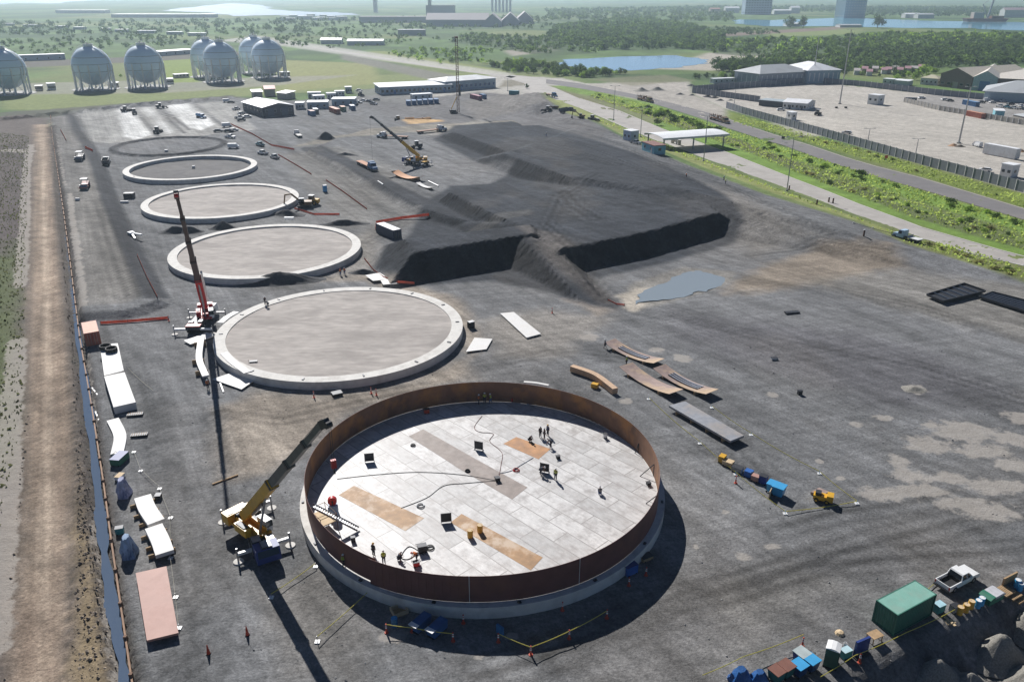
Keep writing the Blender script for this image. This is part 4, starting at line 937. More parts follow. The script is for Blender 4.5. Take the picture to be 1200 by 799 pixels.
def corr(b, p, q, z0, z1, m, pitch=.28, dep=.04):
    """corrugated sheet wall from p to q"""
    p, q = Vector((*p,0)), Vector((*q,0)); d = (q-p); L = d.length; d.normalize(); nrm = Vector((d.y,-d.x,0)); n = max(1, int(L/pitch)); vs = []
    for i in range(n):
        for f, o in ((0,0),(.3,0),(.5,-dep),(.8,-dep)): vs.append(p+d*((i+f)*L/n)+nrm*o)
    vs.append(q); k = len(vs)
    b.add([(v.x,v.y,z0) for v in vs]+[(v.x,v.y,z1) for v in vs], [(i,i+1,k+i+1,k+i) for i in range(k-1)], m)
def container_kit(L, m, mr=None, W=2.44, H=2.6, plain=False):
    b = MB(); x, y_ = L/2, W/2
    for a, c in (((-x,-y_),(x,-y_)),((x,-y_),(x,y_)),((x,y_),(-x,y_)),((-x,y_),(-x,-y_))):
        if plain: b.add([(*a,.12),(*c,.12),(*c,H-.06),(*a,H-.06)], [(0,1,2,3)], m)
        else: corr(b, (a[0]*.995,a[1]*.985), (c[0]*.995,c[1]*.985), .12, H-.06, m)
    f = MB()
    for i in (-x,x):
        for j in (-y_,y_): f.box(i-.07,i+.07,j-.07,j+.07,0,H+.01,m)
    for j in (-y_,y_): f.box(-x,x,j-.05,j+.05,.02,.16,m); f.box(-x,x,j-.05,j+.05,H-.12,H-.005,m)
    for i in (-x,x): f.box(i-.05,i+.05,-y_,y_,.02,.16,m); f.box(i-.05,i+.05,-y_,y_,H-.12,H-.005,m)
    r = MB(); r.box(-x+.05,x-.05,-y_+.05,y_-.05,H-.06,H-.015,mr or m)
    P = [('walls', b.mesh('walls')), ('frame', f.mesh('frame')), ('roof', r.mesh('roof'))]
    for s in (1,-1):
        d = MB(); d.box(x+.01,x+.06,(.03 if s>0 else -y_+.08),(y_-.08 if s>0 else -.03),.2,H-.15,m); h = MB()
        for k in (.3,.75): h.cyl((x+.09,s*k,.2),(x+.09,s*k,H-.15),.025,.025,6,GREYM)
        P.append(('door', d.mesh('door'), [('locking_bars', h.mesh('locking_bars'))]))
    return ('shipping_container', P)
# ------------------------------------------------------------------ mobile cranes
def crane(label, ctr, hd, heel, tip, paint, boomm, pad_out=3.2, L=11.5, hookdrop=4., fly=False, sections=4, bw=.95, cw=None, hook=True):
    """carrier centred on ctr, heading hd; heel and tip of the telescopic boom in world metres"""
    t = thing('mobile_crane', label, 'crane', ctr, hd)
    inv = Matrix.Rotation(-hd, 4, 'Z'); loc = lambda p: inv @ (Vector(p)-Vector(ctr))
    h, e = loc(heel), loc(tip)
    b = MB(); b.box(-L/2,L/2-1.2,-1.35,1.35,.95,1.55,DARKM); b.box(-L/2,-L/2+1.5,-1.35,1.35,1.55,1.75,paint); link('carrier', b.mesh('carrier'), t)
    c = MB(); c.prism([(L/2-2.0,.7),(L/2,.7),(L/2+.05,1.5),(L/2-.35,2.3),(L/2-2.0,2.3)], -1.35, 1.35, NAVY if paint is YEL else WHITE); g = MB(); g.add([(L/2+.07,-1.2,1.52),(L/2+.07,1.2,1.52),(L/2-.30,1.15,2.22),(L/2-.30,-1.15,2.22)], [(0,1,2,3)], GLASS)
    o = link('driver_cab', c.mesh('driver_cab'), t); link('windscreen', g.mesh('windscreen'), o)
    for n_, m_, ks in wheel_parts([-L/2+1.1,-L/2+2.7,L/2-4.2,L/2-2.6], 1.36, .68, .45, 14, GREYM):
        o = link(n_, m_, t); [link(k, q, o) for k, q in ks]
    for x_ in (-L/2+.2, L/2-2.9+.2):
        for s in (1,-1):
            q = MB(); q.bar((x_,0,1.1),(x_,s*pad_out,1.1),.34,.34,WHITE if s else WHITE); o = link('outrigger', q.mesh('outrigger'), t)
            j = MB(); j.cyl((x_,s*pad_out,.12),(x_,s*pad_out,1.9),.11,.11,8,GREYM); link('jack', j.mesh('jack'), o)
            p_ = MB(); p_.cyl((x_,s*pad_out,.0),(x_,s*pad_out,.14),.62,.58,16,CONC); link('foot_pad', p_.mesh('foot_pad', 40), o)
    for x0_, x1_, y0_, y1_, z1_, m_ in ((-L/2+1.6,-L/2+2.9,-1.3,-.5,2.0,DARKM),(-L/2+1.6,-L/2+2.6,.5,1.3,1.9,GREYM),(L/2-3.6,L/2-2.2,-1.3,-.2,2.25,DARKM),(L/2-3.4,L/2-2.3,.4,1.3,2.0,paint),(L/2-2.0,L/2-.5,-.6,.6,2.42,DARKM)):
        q = MB(); q.box(x0_,x1_,y0_,y1_,1.552,z1_,m_); q.box(x0_+.1,x1_-.1,y0_+.08,y1_-.08,z1_,z1_+.05,GREYM); link('deck_box', q.mesh('deck_box'), t)
    d = Vector((e.x-h.x, e.y-h.y, 0)).normalized(); n = Vector((-d.y, d.x, 0)); zc = Vector((h.x, h.y, 0))
    s = MB()
    for off in (.62,-.62): s.bar(zc-d*1.0+n*off+Vector((0,0,2.2)), zc+d*3.4+n*off+Vector((0,0,1.9)), .12, 1.1, paint)
    s.bar(zc-d*1.6+Vector((0,0,1.75)), zc+d*3.6+Vector((0,0,1.75)), 2.3, .3, paint); s.cyl((zc.x+d.x*2,zc.y+d.y*2,1.5),(zc.x+d.x*2,zc.y+d.y*2,1.65),1.05,1.05,20,DARKM); link('slewing_platform', s.mesh('slewing_platform'), t)
    k = MB(); k.bar(zc-d*2.9+Vector((0,0,2.15)), zc-d*1.5+Vector((0,0,2.15)), 2.9, 1.3, cw or paint); link('counterweight', k.mesh('counterweight'), t)
    for s in (1,-1): q = MB(); q.bar(zc-d*2.7+n*s*.9+Vector((0,0,2.82)), zc-d*1.7+n*s*.9+Vector((0,0,2.82)), .8, .12, WHITE); link('weight_cap', q.mesh('weight_cap'), t)
    eg = MB(); eg.bar(zc+d*.2-n*1.25+Vector((0,0,2.35)), zc+d*2.6-n*1.25+Vector((0,0,2.35)), .8, 1.0, paint); eg.bar(zc+d*.5-n*1.25+Vector((0,0,2.9)), zc+d*2.2-n*1.25+Vector((0,0,2.9)), .6, .12, DARKM); link('engine_cover', eg.mesh('engine_cover'), t)
    w = MB(); q = zc-d*.9+Vector((0,0,2.6)); w.cyl(q-n*.6, q+n*.6, .42, .42, 14, DARKM); link('winch', w.mesh('winch', 40), t)
    oc = MB(); q = zc+d*2.3+n*1.15; oc.bar(q-d*.9+Vector((0,0,2.35)), q+d*.9+Vector((0,0,2.35)), .85, 1.6, WHITE); og = MB(); og.bar(q-d*.1+n*.02+Vector((0,0,2.65)), q+d*.94+n*.02+Vector((0,0,2.65)), .89, .8, GLASS); o = link('operator_cab', oc.mesh('operator_cab'), t); link('windows', og.mesh('windows'), o)
    bd = (e-h); Lb = bd.length; bd.normalize()
    upv = n.cross(bd) if n.cross(bd).z > 0 else bd.cross(n)
    cuts = [0,.40,.62,.82,1.0] if sections == 4 else [0,.30,.48,.65,.83,1.0]
    for i in range(len(cuts)-1):
        q = MB(); ww = bw*(1-.15*i); q.bar(h+bd*(Lb*cuts[i]), h+bd*(Lb*cuts[i+1]+(.0 if i == len(cuts)-2 else .3)), ww, ww*1.15, paint if i == 0 else boomm, upv)
        o = link('boom_section', q.mesh('boom_section'), t)
        if i < len(cuts)-2: q = MB(); q.bar(h+bd*(Lb*cuts[i+1]-.25), h+bd*(Lb*cuts[i+1]+.1), ww+.12, ww*1.15+.12, DARKM, upv); link('boom_collar', q.mesh('boom_collar'), t)
    q = MB(); q.bar(h+bd*2.2-upv*.5-Vector((0,0,.2)), h+bd*(Lb*.22)-upv*.75, .34, .34, GREYM); q.cyl(zc+d*2.9+Vector((0,0,1.9)), h+bd*(Lb*.28)-upv*.45, .16, .14, 10, GREYM); link('lift_cylinder', q.mesh('lift_cylinder'), t)
    q = MB(); q.bar(e-bd*.2, e+bd*.9-upv*.3, bw*.62, bw*.9, DARKM, upv); q.cyl(e+bd*.8-upv*.5-n*.3, e+bd*.8-upv*.5+n*.3, .35, .35, 12, RED if paint is RED else DARKM); link('boom_head', q.mesh('boom_head'), t)
    q = MB(); q.cyl(h+bd*.5+upv*(bw*.75), e+upv*.45, .03, .03, 5, DARKM); q.cyl(h+bd*.5+upv*(bw*.75)+n*.2, e+upv*.45+n*.2, .03, .03, 5, DARKM); link('boom_rope', q.mesh('boom_rope'), t)
    if fly: q = MB(); q.bar(h+bd*(Lb*.06)+n*.85, h+bd*(Lb*.36)+n*.85, .35, .5, WHITE, upv); link('swing_jib', q.mesh('swing_jib'), t)
    if hook:
        top = e+bd*.8-upv*.8; q = MB(); q.cyl(top-n*.12, top-n*.12-Vector((0,0,hookdrop)), .025, .025, 5, DARKM); q.cyl(top+n*.12, top+n*.12-Vector((0,0,hookdrop)), .025, .025, 5, DARKM); link('hoist_rope', q.mesh('hoist_rope'), t)
        q = MB(); z = top-Vector((0,0,hookdrop)); q.bar(z, z-Vector((0,0,.9)), .5, .35, RED); q.bar(z-Vector((0,0,.9)), z-Vector((0,0,1.3)), .14, .14, DARKM); q.bar(z-Vector((.1,0,1.3)), z-Vector((-.2,0,1.45)), .14, .14, DARKM); link('hook_block', q.mesh('hook_block'), t)
    return t
heel = Vector((-31.8,79.2,2.9)); dd = Vector((13.6,-11.8,0)).normalized()
ctr = pt(303,632)
crane('yellow mobile crane on outriggers beside the steel tank, boom raised over the ground', ctr, head((298,616),(315.5,655)), heel, (-18.2,67.4,22.), YEL, mat('boom_grey',(.11,.12,.125),.5,.2), 3.0, 11.5, 3.6, cw=YEL, bw=1.0)
ctr = pt(238,379); tip = at(207,229,31.5)
crane('red and white mobile crane with a very long dark boom beside the bare ring', ctr, head((232,383),(246,366)), ctr+Vector((.2,1.6,3.0)), tip, RED, mat('boom_dark',(.06,.035,.035),.5,.1), 3.6, 11.5, .8, fly=True, sections=5, bw=1.15, cw=RED, hook=False)
ctr = pt(487,193); a = at(489,187,4.8); tip = at(437,138,24); tip = at(437,138,0); g0 = ctr.y
z = 3.
for _ in range(40):
    q = at(437,138,z); z += (q.y-(g0-2))*.05 if q.y > g0-2 else -.05
tip = at(437,138,z)
crane('yellow mobile crane loading trucks on the raised gravel pad, boom pointing up to the left', ctr, head((490,193),(470,190)), ctr+Vector((1.5,0,3)), tip, YEL, mat('boom_grey',(.1,.1,.1)), 3.0, 11, 17., sections=4, bw=.95)
# ------------------------------------------------------------------ tall pile rig
def pile_rig():
    base = pt(532,133); t = thing('pile_rig', 'tall brown lattice mast pile rig behind the gravel pad', 'pile rig', base, .3)
    P = excavator_kit(DARKM)[1]
    for p in P[:3]: link(p[0], p[1], t)
    Hm = 38.; m = MB(); w = .55
    brown = mat('mast_brown', (.14,.075,.06), .6)
    for i in (-w,w):
        for j in (-w,w): m.bar((2.4+i,j,.3),(2.4+i,j,Hm),.14,.14,brown)
    for k in range(0, 36):
        z0, z1 = k*1.04+.5, k*1.04+1.5; s = 1 if k % 2 else -1
        for j in (-w,w): m.bar((2.4-s*w,j,z0),(2.4+s*w,j,z1),.09,.09,brown)
        for i in (-w,w): m.bar((2.4+i,-s*w,z0),(2.4+i,s*w,z1),.09,.09,brown)
    link('mast', m.mesh('mast'), t); q = MB(); q.box(1.6,3.2,-.8,.8,Hm,Hm+.8,brown); link('mast_head', q.mesh('mast_head'), t)
    q = MB(); q.bar((-1.5,.3,2.),(2.2,.4,9.),.3,.3,YEL); link('back_stay', q.mesh('back_stay'), t); q = MB(); q.box(3.0,3.9,-.5,.5,9.,15.,DARKM); link('hammer', q.mesh('hammer'), t)
pile_rig()
# ------------------------------------------------------------------ goods: plates, stacks, containers
def plate(name, label, quad, z, th, m, cat='steel plate', group=None, sleepers=0, zg=None, n=1, drop=0):
    """flat steel plate from the pixel corners of its top, carried by timber sleepers"""
    g0 = pt(*quad[0]).z; g0 = sum(pt(*q).z for q in quad)/4
    P = [at(*q, z+g0) for q in quad]; C = sum((Vector((p.x,p.y,0)) for p in P), Vector())/4
    r = thing(name, label, cat, (C.x, C.y, g0), 0, group)
    b = MB(); b.slab([(p.x-C.x, p.y-C.y) for p in P], z-th, z, m); link('plate', b.mesh('plate'), r)
    if sleepers:
        for k in range(sleepers):
            f = (k+.5)/sleepers; a = P[0].lerp(P[3], f) if True else 0; c = P[1].lerp(P[2], f); s = MB(); s.bar(Vector((a.x-C.x,a.y-C.y,(z-th)/2)), Vector((c.x-C.x,c.y-C.y,(z-th)/2)), .2, max(z-th,.05), WOOD); link('sleeper', s.mesh('sleeper'), r)
    return r
plate('plate_stack', 'long pink primed plate stack on the left edge of the yard', [(159,671),(195,663),(209,741),(172,750)], .75, .28, PINKP, 'plate stack', None, 5)
plate('plate_stack', 'white plate stack with two black rings on it, behind the larger white stack', [(117,404),(138,402),(145,434),(122,440)], 1.2, 1.1, PLATEW, 'plate stack', None, 0)
plate('plate_stack', 'larger white plate stack below the one carrying black rings', [(122,441),(146,436),(159,471),(133,477)], 1.35, 1.25, PLATEW, 'plate stack', None, 0)
plate('steel_plate', 'white square plate on the ground at the near left edge of the bare ring', [(249,444),(273,436),(299,445),(283,456)], .3, .1, PLATEW, 'steel plate', None, 2)
plate('steel_plate', 'long white plate lying right of the bare ring', [(586,367),(602,365.5),(634,391),(617,395.5)], .35, .15, PLATEW, 'steel plate', None, 3)
plate('steel_plate', 'small white plate right beside the bare ring, with a red stripe', [(546,412),(556,395.5),(577,397),(570,409)], .3, .08, PLATEW, 'steel plate', None, 2)
plate('steel_plate', 'white plate at the foot of the stockpile, left of two overlapping', [(428,322.5),(445,319.5),(457,327),(437,329)], .3, .08, PLATEW, 'steel plate', None, 1)
plate('steel_plate', 'white plate at the foot of the stockpile, right of two overlapping', [(446,328.5),(459,326.5),(467,332),(449,333.5)], .3, .08, PLATEW, 'steel plate', None, 1)
plate('plate_stack', 'long flat grey plate stack right of the curved rusty plates', [(784,475),(803,470),(872,510),(856,516.5)], 1.0, .35, mat('plate_blue_grey',(.30,.31,.335),.5,.2,dirt=(.38,.3,.22),dscale=.3,damt=.4), 'plate stack', None, 4)
plate('steel_plate', 'long low grey slab on the site behind the bare ring, beside heaps', [(96,365),(97,365),(98,367),(97,367)], .02, .01, GREYM) if False else None
def curved_plate(label, ax, m, z, sag, wid, th=.06, up=False, group=None, sleepers=2, strips=None):
    """plate rolled to the tank's curve; ax: pixels along its centre line on the ground; sag: rise of the ends"""
    P = [pt(*q) for q in ax]; a, c = P[0], P[-1]; g0 = min(p.z for p in P); C = (a+c)/2; d = (c-a); d.z = 0; L = d.length; d.normalize(); n = Vector((-d.y,d.x,0))
    r = thing('curved_plate', label, 'steel plate', (C.x,C.y,g0), math.atan2(d.y,d.x), group)
    b = MB(); k = 16; vs = []
    for i in range(k+1):
        t = -1+2*i/k; zz = z+sag*(t*t)
        for yy, dz in ((-wid/2,0),(wid/2,0),(wid/2,th),(-wid/2,th)): vs.append((t*L/2, yy, zz+dz))
    b.add(vs, [(4*i+j, 4*(i+1)+j, 4*(i+1)+(j+1)%4, 4*i+(j+1)%4) for i in range(k) for j in range(4)]+[(0,1,2,3),(4*k+3,4*k+2,4*k+1,4*k)], m); link('plate', b.mesh('plate', 50), r)
    for i in range(sleepers):
        t = -.6+1.2*i/max(1,sleepers-1); s = MB(); s.box(t*L/2-.12,t*L/2+.12,-wid/2-.1,wid/2+.1,0,z+sag*t*t,WOOD); link('sleeper', s.mesh('sleeper'), r)
    if strips:
        q = MB()
        for j in range(strips):
            pts = [(-.55*L/2+i*(1.1*L/2)/8, -.5+.28*j, z+sag*(-.55+i*1.1/8)**2+th+.07) for i in range(9)]
            for u, v in zip(pts[:-1], pts[1:]): q.bar(u, v, .16, .12, mat('strip_steel',(.5,.53,.6),.4,.4) if j % 2 else DARKM)
        link('steel_strips', q.mesh('steel_strips'), r)
    return r
CURV = mat('curved_plate_rust', (.33,.245,.215), .6, .1, var=.2, dirt=(.5,.36,.2), dscale=.3, damt=.6)
curved_plate('farthest curved rusty plate carrying steel strips, tips raised', [(714,405),(772,429)], CURV, .25, .75, 3.0, strips=5)
curved_plate('nearest of three curved rusty plates, bare and pinkish', [(733,434),(792,466)], CURV, .3, .8, 3.1)
curved_plate('curved rusty plate with blue-grey strips on it, right of the bare one', [(772,436),(834,466)], CURV, .3, .8, 3.0, strips=6)
def arc_plate(label, px, w, h, m, z0=0., cat='steel plate', group=None, name='arc_plate', z1=None, base=None):
    """curved strip cut from plate, set on the ground: pixels run along its middle on the top face"""
    ztop = z0+h; g0 = pt(*px[0]).z; P = [at(*q, ztop+g0) for q in px]; Q = []
    for i in range(len(P)-1):
        for k in range(5): Q.append(P[i].lerp(P[i+1], k/5))
    Q.append(P[-1])
    for _ in range(3): Q = [Q[0]]+[(Q[i-1]+Q[i]*2+Q[i+1])/4 for i in range(1,len(Q)-1)]+[Q[-1]]
    C = Q[len(Q)//2]; r = thing(name, label, cat, (C.x,C.y,g0), 0, group); b = MB(); vs = []
    for i, p in enumerate(Q):
        t = Q[min(i+1,len(Q)-1)]-Q[max(i-1,0)]; n = Vector((-t.y,t.x,0)).normalized()*w/2; p = p-Vector((C.x,C.y,p.z))
        for s, zz in ((-1,z0),(1,z0),(1,ztop),(-1,ztop)): vs.append((p.x+n.x*s, p.y+n.y*s, zz))
    k = len(Q); b.add(vs, [(4*i+j, 4*i+4+j, 4*i+4+(j+1)%4, 4*i+(j+1)%4) for i in range(k-1) for j in range(4)]+[(0,1,2,3),(4*k-1,4*k-2,4*k-3,4*k-4)], m); link('plate', b.mesh('plate', 50), r)
    if base:
        for f in (.12,.5,.88):
            i = int(f*(k-1)); p = Q[i]-Vector((C.x,C.y,Q[i].z)); t = Q[min(i+1,k-1)]-Q[max(i-1,0)]; n = Vector((-t.y,t.x,0)).normalized(); s = MB(); s.bar(p-n*(w/2+.7)+Vector((0,0,z0/2)), p+n*(w/2+.25)+Vector((0,0,z0/2)), .16, max(z0,.05), WOOD); link('sleeper', s.mesh('sleeper'), r)
    return r
arc_plate('white curved plate stack beyond the timber bearers, upper of two', [(167,581),(172,595),(183,611)], 2.0, .5, PLATEW, .5, base=True, cat='plate stack')
arc_plate('white curved plate stack on timber bearers above the pink plates, lower of two', [(180,616),(188,632),(193,647)], 2.0, .5, PLATEW, .5, base=True, cat='plate stack')
arc_plate('long white curved plate lying below the white plate stacks', [(132,491),(142,510),(137,531)], 1.7, .3, PLATEW, .1)
arc_plate('tan curved box girder lying behind the tank, ends square', [(670,428),(698,437),(721,455)], 1.0, 1.0, mat('girder_tan',(.50,.34,.22),.6,.1,var=.15), .1, cat='girder')
arc_plate('white curved plate tied on stands beside the red crane, along the bare ring', [(236,394),(232,420),(241,440)], 1.1, .3, PLATEW, .9, base=True)
arc_plate('white arc plate close under the red crane', [(219,401),(232,397),(247,391)], 2.6, .15, PLATEW, .3)
arc_plate('white arc strip on the inner edge of the bare ring', [(262,413),(273,424),(290,436)], 1.3, .12, PLATEW, 1.36); arc_plate('white arc strip on the far left edge of the bare ring', [(258,378),(266,371),(277,365)], 1.3, .12, PLATEW, 1.47)
arc_plate('white arc strip along the far rim outside the tank', [(614,447),(628,448),(643,451)], .5, .25, PLATEW, 1.2)
# black pipe rings on the stack
for px, lb in (((124,408.5),'black pipe ring on the white stack, left of two'),((131,411.5),'black pipe ring on the white stack, right of two')):
    p = at(*px, 1.2); b = MB(); b.arcwall(.85,1.0,0,.7,0,2*PI,24,BLACK,closed=True); one('pipe_ring', b, lb, 'pipe ring', p, 0, None, 40)
# containers
K20 = {}
def cont(label, pa, pb, L, m, mr=None, group=None, lift=0, H=2.6):
    key = (L, m.name, mr.name if mr else '', H)
    if key not in K20: K20[key] = container_kit(L, m, mr, H=H)
    a, c = pt(*pa), pt(*pb); p = (a+c)/2; p.z = hz(p.x, p.y)+lift
    return place(K20[key], label, 'container', p, math.atan2(c.y-a.y, c.x-a.x), group)
CREDT = mat('container_red_faded', (.55,.27,.17), .6, var=.12)
cont('red shipping container with faded orange roof against the left boundary wall', (105.5,385.5),(112,411), 6.1, CRED, CREDT)
cont('dark container with a white roof beside the orange net below the stockpile', (444,271),(468,281), 9., mat('container_navy',(.035,.045,.085),.5), ROOFW)
cont('dark green container with a faded green roof in the lower right corner', (1030,738),(1082,710), 6.1, CGREEN, CGREENT, H=2.75)
# ------------------------------------------------------------------ lower right corner goods
PKT = pickup_kit(WHITE)
a, c = pt(1101,693), pt(1139,673)
place(PKT, 'white double cab pickup truck beside the dark green container', 'pickup', (a+c)/2, math.atan2(c.y-a.y, c.x-a.x))
def portaloo_kit(m, roof):
    b = MB(); b.box(-.58,.58,-.58,.58,.12,2.15,m); r = MB(); r.prism([(-.62,2.15),(.62,2.15),(.62,2.2),(.2,2.34),(-.2,2.34),(-.62,2.2)], -.62, .62, roof); d = MB(); d.box(.585,.62,-.42,.42,.18,2.05,m); h = MB(); h.box(.62,.66,.25,.33,1.0,1.15,DARKM); s = MB(); s.box(-.62,.62,-.62,.62,0,.12,BLACK)
    return ('portable_toilet', [('cabin', b.mesh('cabin')), ('roof', r.mesh('roof')), ('door', d.mesh('door'), [('handle', h.mesh('handle'))]), ('base', s.mesh('base'))])
PG = portaloo_kit(mat('toilet_green',(.025,.09,.07),.5), WHITE); PB = portaloo_kit(CYAN, WHITE)
place(PG, 'dark green portable toilet with a white roof by the yellow tape', 'portable toilet', pt(973,778), R(-30), sc=1.05)
place(PB, 'blue portable toilet standing alone between the rings and the pad', 'portable toilet', pt(381,225), R(-60))
def bin_kit(m, lid):
    b = MB(); vs = []
    for z, s in ((.12,.42),(1.0,.52)): vs += [(-s,-s*1.0,z),(s,-s,z),(s,s,z),(-s,s,z)]
    b.add(vs, [(3,2,1,0),(0,1,5,4),(1,2,6,5),(2,3,7,6),(3,0,4,7),(4,5,6,7)], m); l = MB(); l.box(-.56,.56,-.56,.56,1.0,1.07,lid); w = MB()
    for s in (-.4,.4): w.cyl((-.45,s-.05,.1),(-.45,s+.05,.1),.1,.1,8,BLACK)
    return ('waste_bin', [('bin', b.mesh('bin')), ('lid', l.mesh('lid')), ('wheels', w.mesh('wheels'))])
BINB = bin_kit(mat('bin_navy',(.02,.06,.16),.5), CYAN); BINT = bin_kit(mat('bin_teal',(.03,.17,.16),.5), mat('bin_lid_brown',(.20,.085,.06),.6)); BING = bin_kit(NAVY, mat('bin_lid_grey',(.40,.46,.46),.6))
hd = head((900,797),(935,775))
for kit, px, lb in ((BINB,(935,789),'navy bin with a bright blue lid, nearer of two'),(BINB,(949,783),'navy bin with a bright blue lid, the one beside the portable toilet'),(BING,(938,775),'navy bin with a faded grey lid behind the blue-lidded bins'),(BINT,(909,796),'teal bin with a brown lid at the bottom edge, left of two'),(BINT,(920,790),'teal bin with a brown lid, touching the blue-lidded bins')):
    place(kit, lb, 'bin', pt(*px), hd, 'bins in the lower right corner', 1.2)
def bag_kit(m):
    b = MB(); r = random.Random(5); prof = [(0,0)]; n = 14; k = 7; vs = []
    for j in range(k):
        t = j/(k-1); rr = .66*(1-.62*t**1.7)
        for i in range(n):
            a_ = 2*PI*i/n; c_, s_ = math.cos(a_), math.sin(a_); sq = 1/max(abs(c_)**4+abs(s_)**4, .01)**.25
            q = rr*sq*(1+.13*r.uniform(-1,1)+.06*math.sin(5*a_+t*3)); vs.append((q*1.25*c_, q*s_, t*(1+.12*r.uniform(-1,1))))
    fs = [(j*n+i, j*n+(i+1)%n, (j+1)*n+(i+1)%n, (j+1)*n+i) for j in range(k-1) for i in range(n)]+[tuple(range((k-1)*n,k*n))]
    b.add(vs, fs, m); return b.mesh('bag', 35)
BAG = ('tarp_bale', bag_kit(BLUETARP))
for px, s, lb, rz in (((867,796),1.3,'blue tarp bundle at the bottom edge, left of two',.4),((889,797),1.1,'blue tarp bundle at the bottom edge, next to the teal bins',.2)): place(BAG, lb, 'tarp bundle', pt(*px), rz, 'blue tarp bundles at the bottom edge', s)
def sign_kit(m, h=1.1):
    p = MB(); p.cyl((0,0,0),(0,0,h),.03,.03,6,GREYM); s = MB(); s.box(-.03,.03,-.35,.35,h-.35,h+.15,m); b = MB(); b.cyl((0,0,0),(0,0,.1),.25,.22,10,DARKM)
    return ('stand_sign', [('post', p.mesh('post')), ('panel', s.mesh('panel')), ('base', b.mesh('base'))])
b = MB(); b.box(-.9,.9,-.12,.12,.1,1.9,NAVY); f = MB(); f.box(-1,1,-.5,.5,.04,.12,DARKM)
place(('panel_rack', [('panel', b.mesh('panel')), ('base', f.mesh('base'))]), 'large navy blue panel standing on edge between toilet and green container', 'panel', pt(1008,766), R(25))
b = MB(); b.box(-.7,.7,-.5,.5,.75,.82,WOOD); f = MB()
for i in (-.6,.6):
    for j in (-.4,.4): f.box(i-.04,i+.04,j-.04,j+.04,0,.75,WOOD)
place(('work_table', [('top', b.mesh('top')), ('legs', f.mesh('legs'))]), 'wooden work table against the dark green container', 'table', pt(1024,750), R(25))
gearbox('pale teal cooler box between the portable toilet and the navy panel', (990,769), TEAL, None, (1.,.7,.9), R(25), mat('cooler_lid',(.45,.62,.66),.5), 'cooler_box', 'cooler')
gearbox('teal box with a pale lid at the far end of the green container', (1099,716), TEAL, None, (1.0,.8,1.0), R(25), mat('cooler_lid2',(.4,.62,.68),.5), 'cooler_box', 'cooler')
one('bucket', MB().lathe([(0,0),(.14,0),(.17,.35),(.15,.35)],12,WHITE), 'small white bucket on the gravel before the navy panel', 'bucket', pt(990,756))
one('stone_pile', MB().lathe([(.5,0),(.35,.25),(0,.35)],9,BOARD), 'pale lump of rag beside the yellow tape near the table', 'rag', pt(984,742))
b = MB(); b.box(-.5,.5,-.3,.3,0,.12,BOARD); b.box(-.15,.15,-.7,.7,.12,.2,BOARD); one('crossed_boards', b, 'pair of crossed pale boards under the yellow tape', 'boards', pt(1113,729), .3)
for k, (px, lb) in enumerate((((1124,719),'yellow plastic drum in the lower right corner, left of three'),((1131,716),'yellow plastic drum in the lower right corner, middle of three'),((1137,712),'yellow plastic drum in the lower right corner, right of three'))): place(DY, lb, 'drum', pt(*px), k, None, 1.1)
DB = drum_kit(CYAN, WHITE)
for px, lb in (((1145,711),'bright blue drum with a pale lid beside the yellow drums, nearer'),((1149,708),'bright blue drum with a pale lid beside the yellow drums, farther'),((1191,687),'bright blue drum near the right edge behind the pallets'),((1194,691),'bright blue drum near the right edge, nearer of two')): place(DB, lb, 'drum', pt(*px), 0, None, 1.1)
def pallet_kit():
    b = MB()
    for k in range(7): b.box(-.6+k*.18,-.6+k*.18+.13,-.5,.5,.12,.15,WOOD)
    for j in (-.45,0,.45): b.box(-.6,.6,j-.05,j+.05,0,.12,WOOD)
    return ('pallet', b.mesh('pallet'))
PAL = pallet_kit()
for i, (px, lb) in enumerate((((1177,693),'timber pallet right of the covered goods, left of three'),((1185,697),'timber pallet right of the covered goods, middle of three'),((1192,701),'timber pallet at the right edge'))): place(PAL, lb, 'pallet', pt(*px), .5, 'pallets at the right edge', 1.4)
b = MB(); b.box(-1.2,1.2,-.08,.08,0,1.0,WOOD); one('board_stack', b, 'brown boards stacked on edge behind the pallets', 'boards', pt(1182,682), R(28))
gearbox('grey generator beside the yellow drums', (1118,716), GREYM, None, (.9,.7,.8), .4, None, 'generator', 'generator')
# goods under a sheet
b = MB(); b.box(-1.2,1.2,-.6,.6,0,.7,GREEN); f = MB(); f.prism([(-1.3,.7),(1.3,.7),(1.3,.8),(.9,1.05),(-.9,1.0),(-1.3,.8)], -.68, .68, PLUMB); g_ = MB(); g_.prism([(-1.34,.72),(-.5,.72),(-.5,1.04),(-.92,1.02),(-1.34,.82)], -.7, .7, GREEN)
place(('covered_goods', [('crate', b.mesh('crate')), ('plastic_sheet', f.mesh('plastic_sheet')), ('green_sheet', g_.mesh('green_sheet'))]), 'crate covered with grey and green sheets behind the blue drums', 'crate', pt(1161,702), R(28))
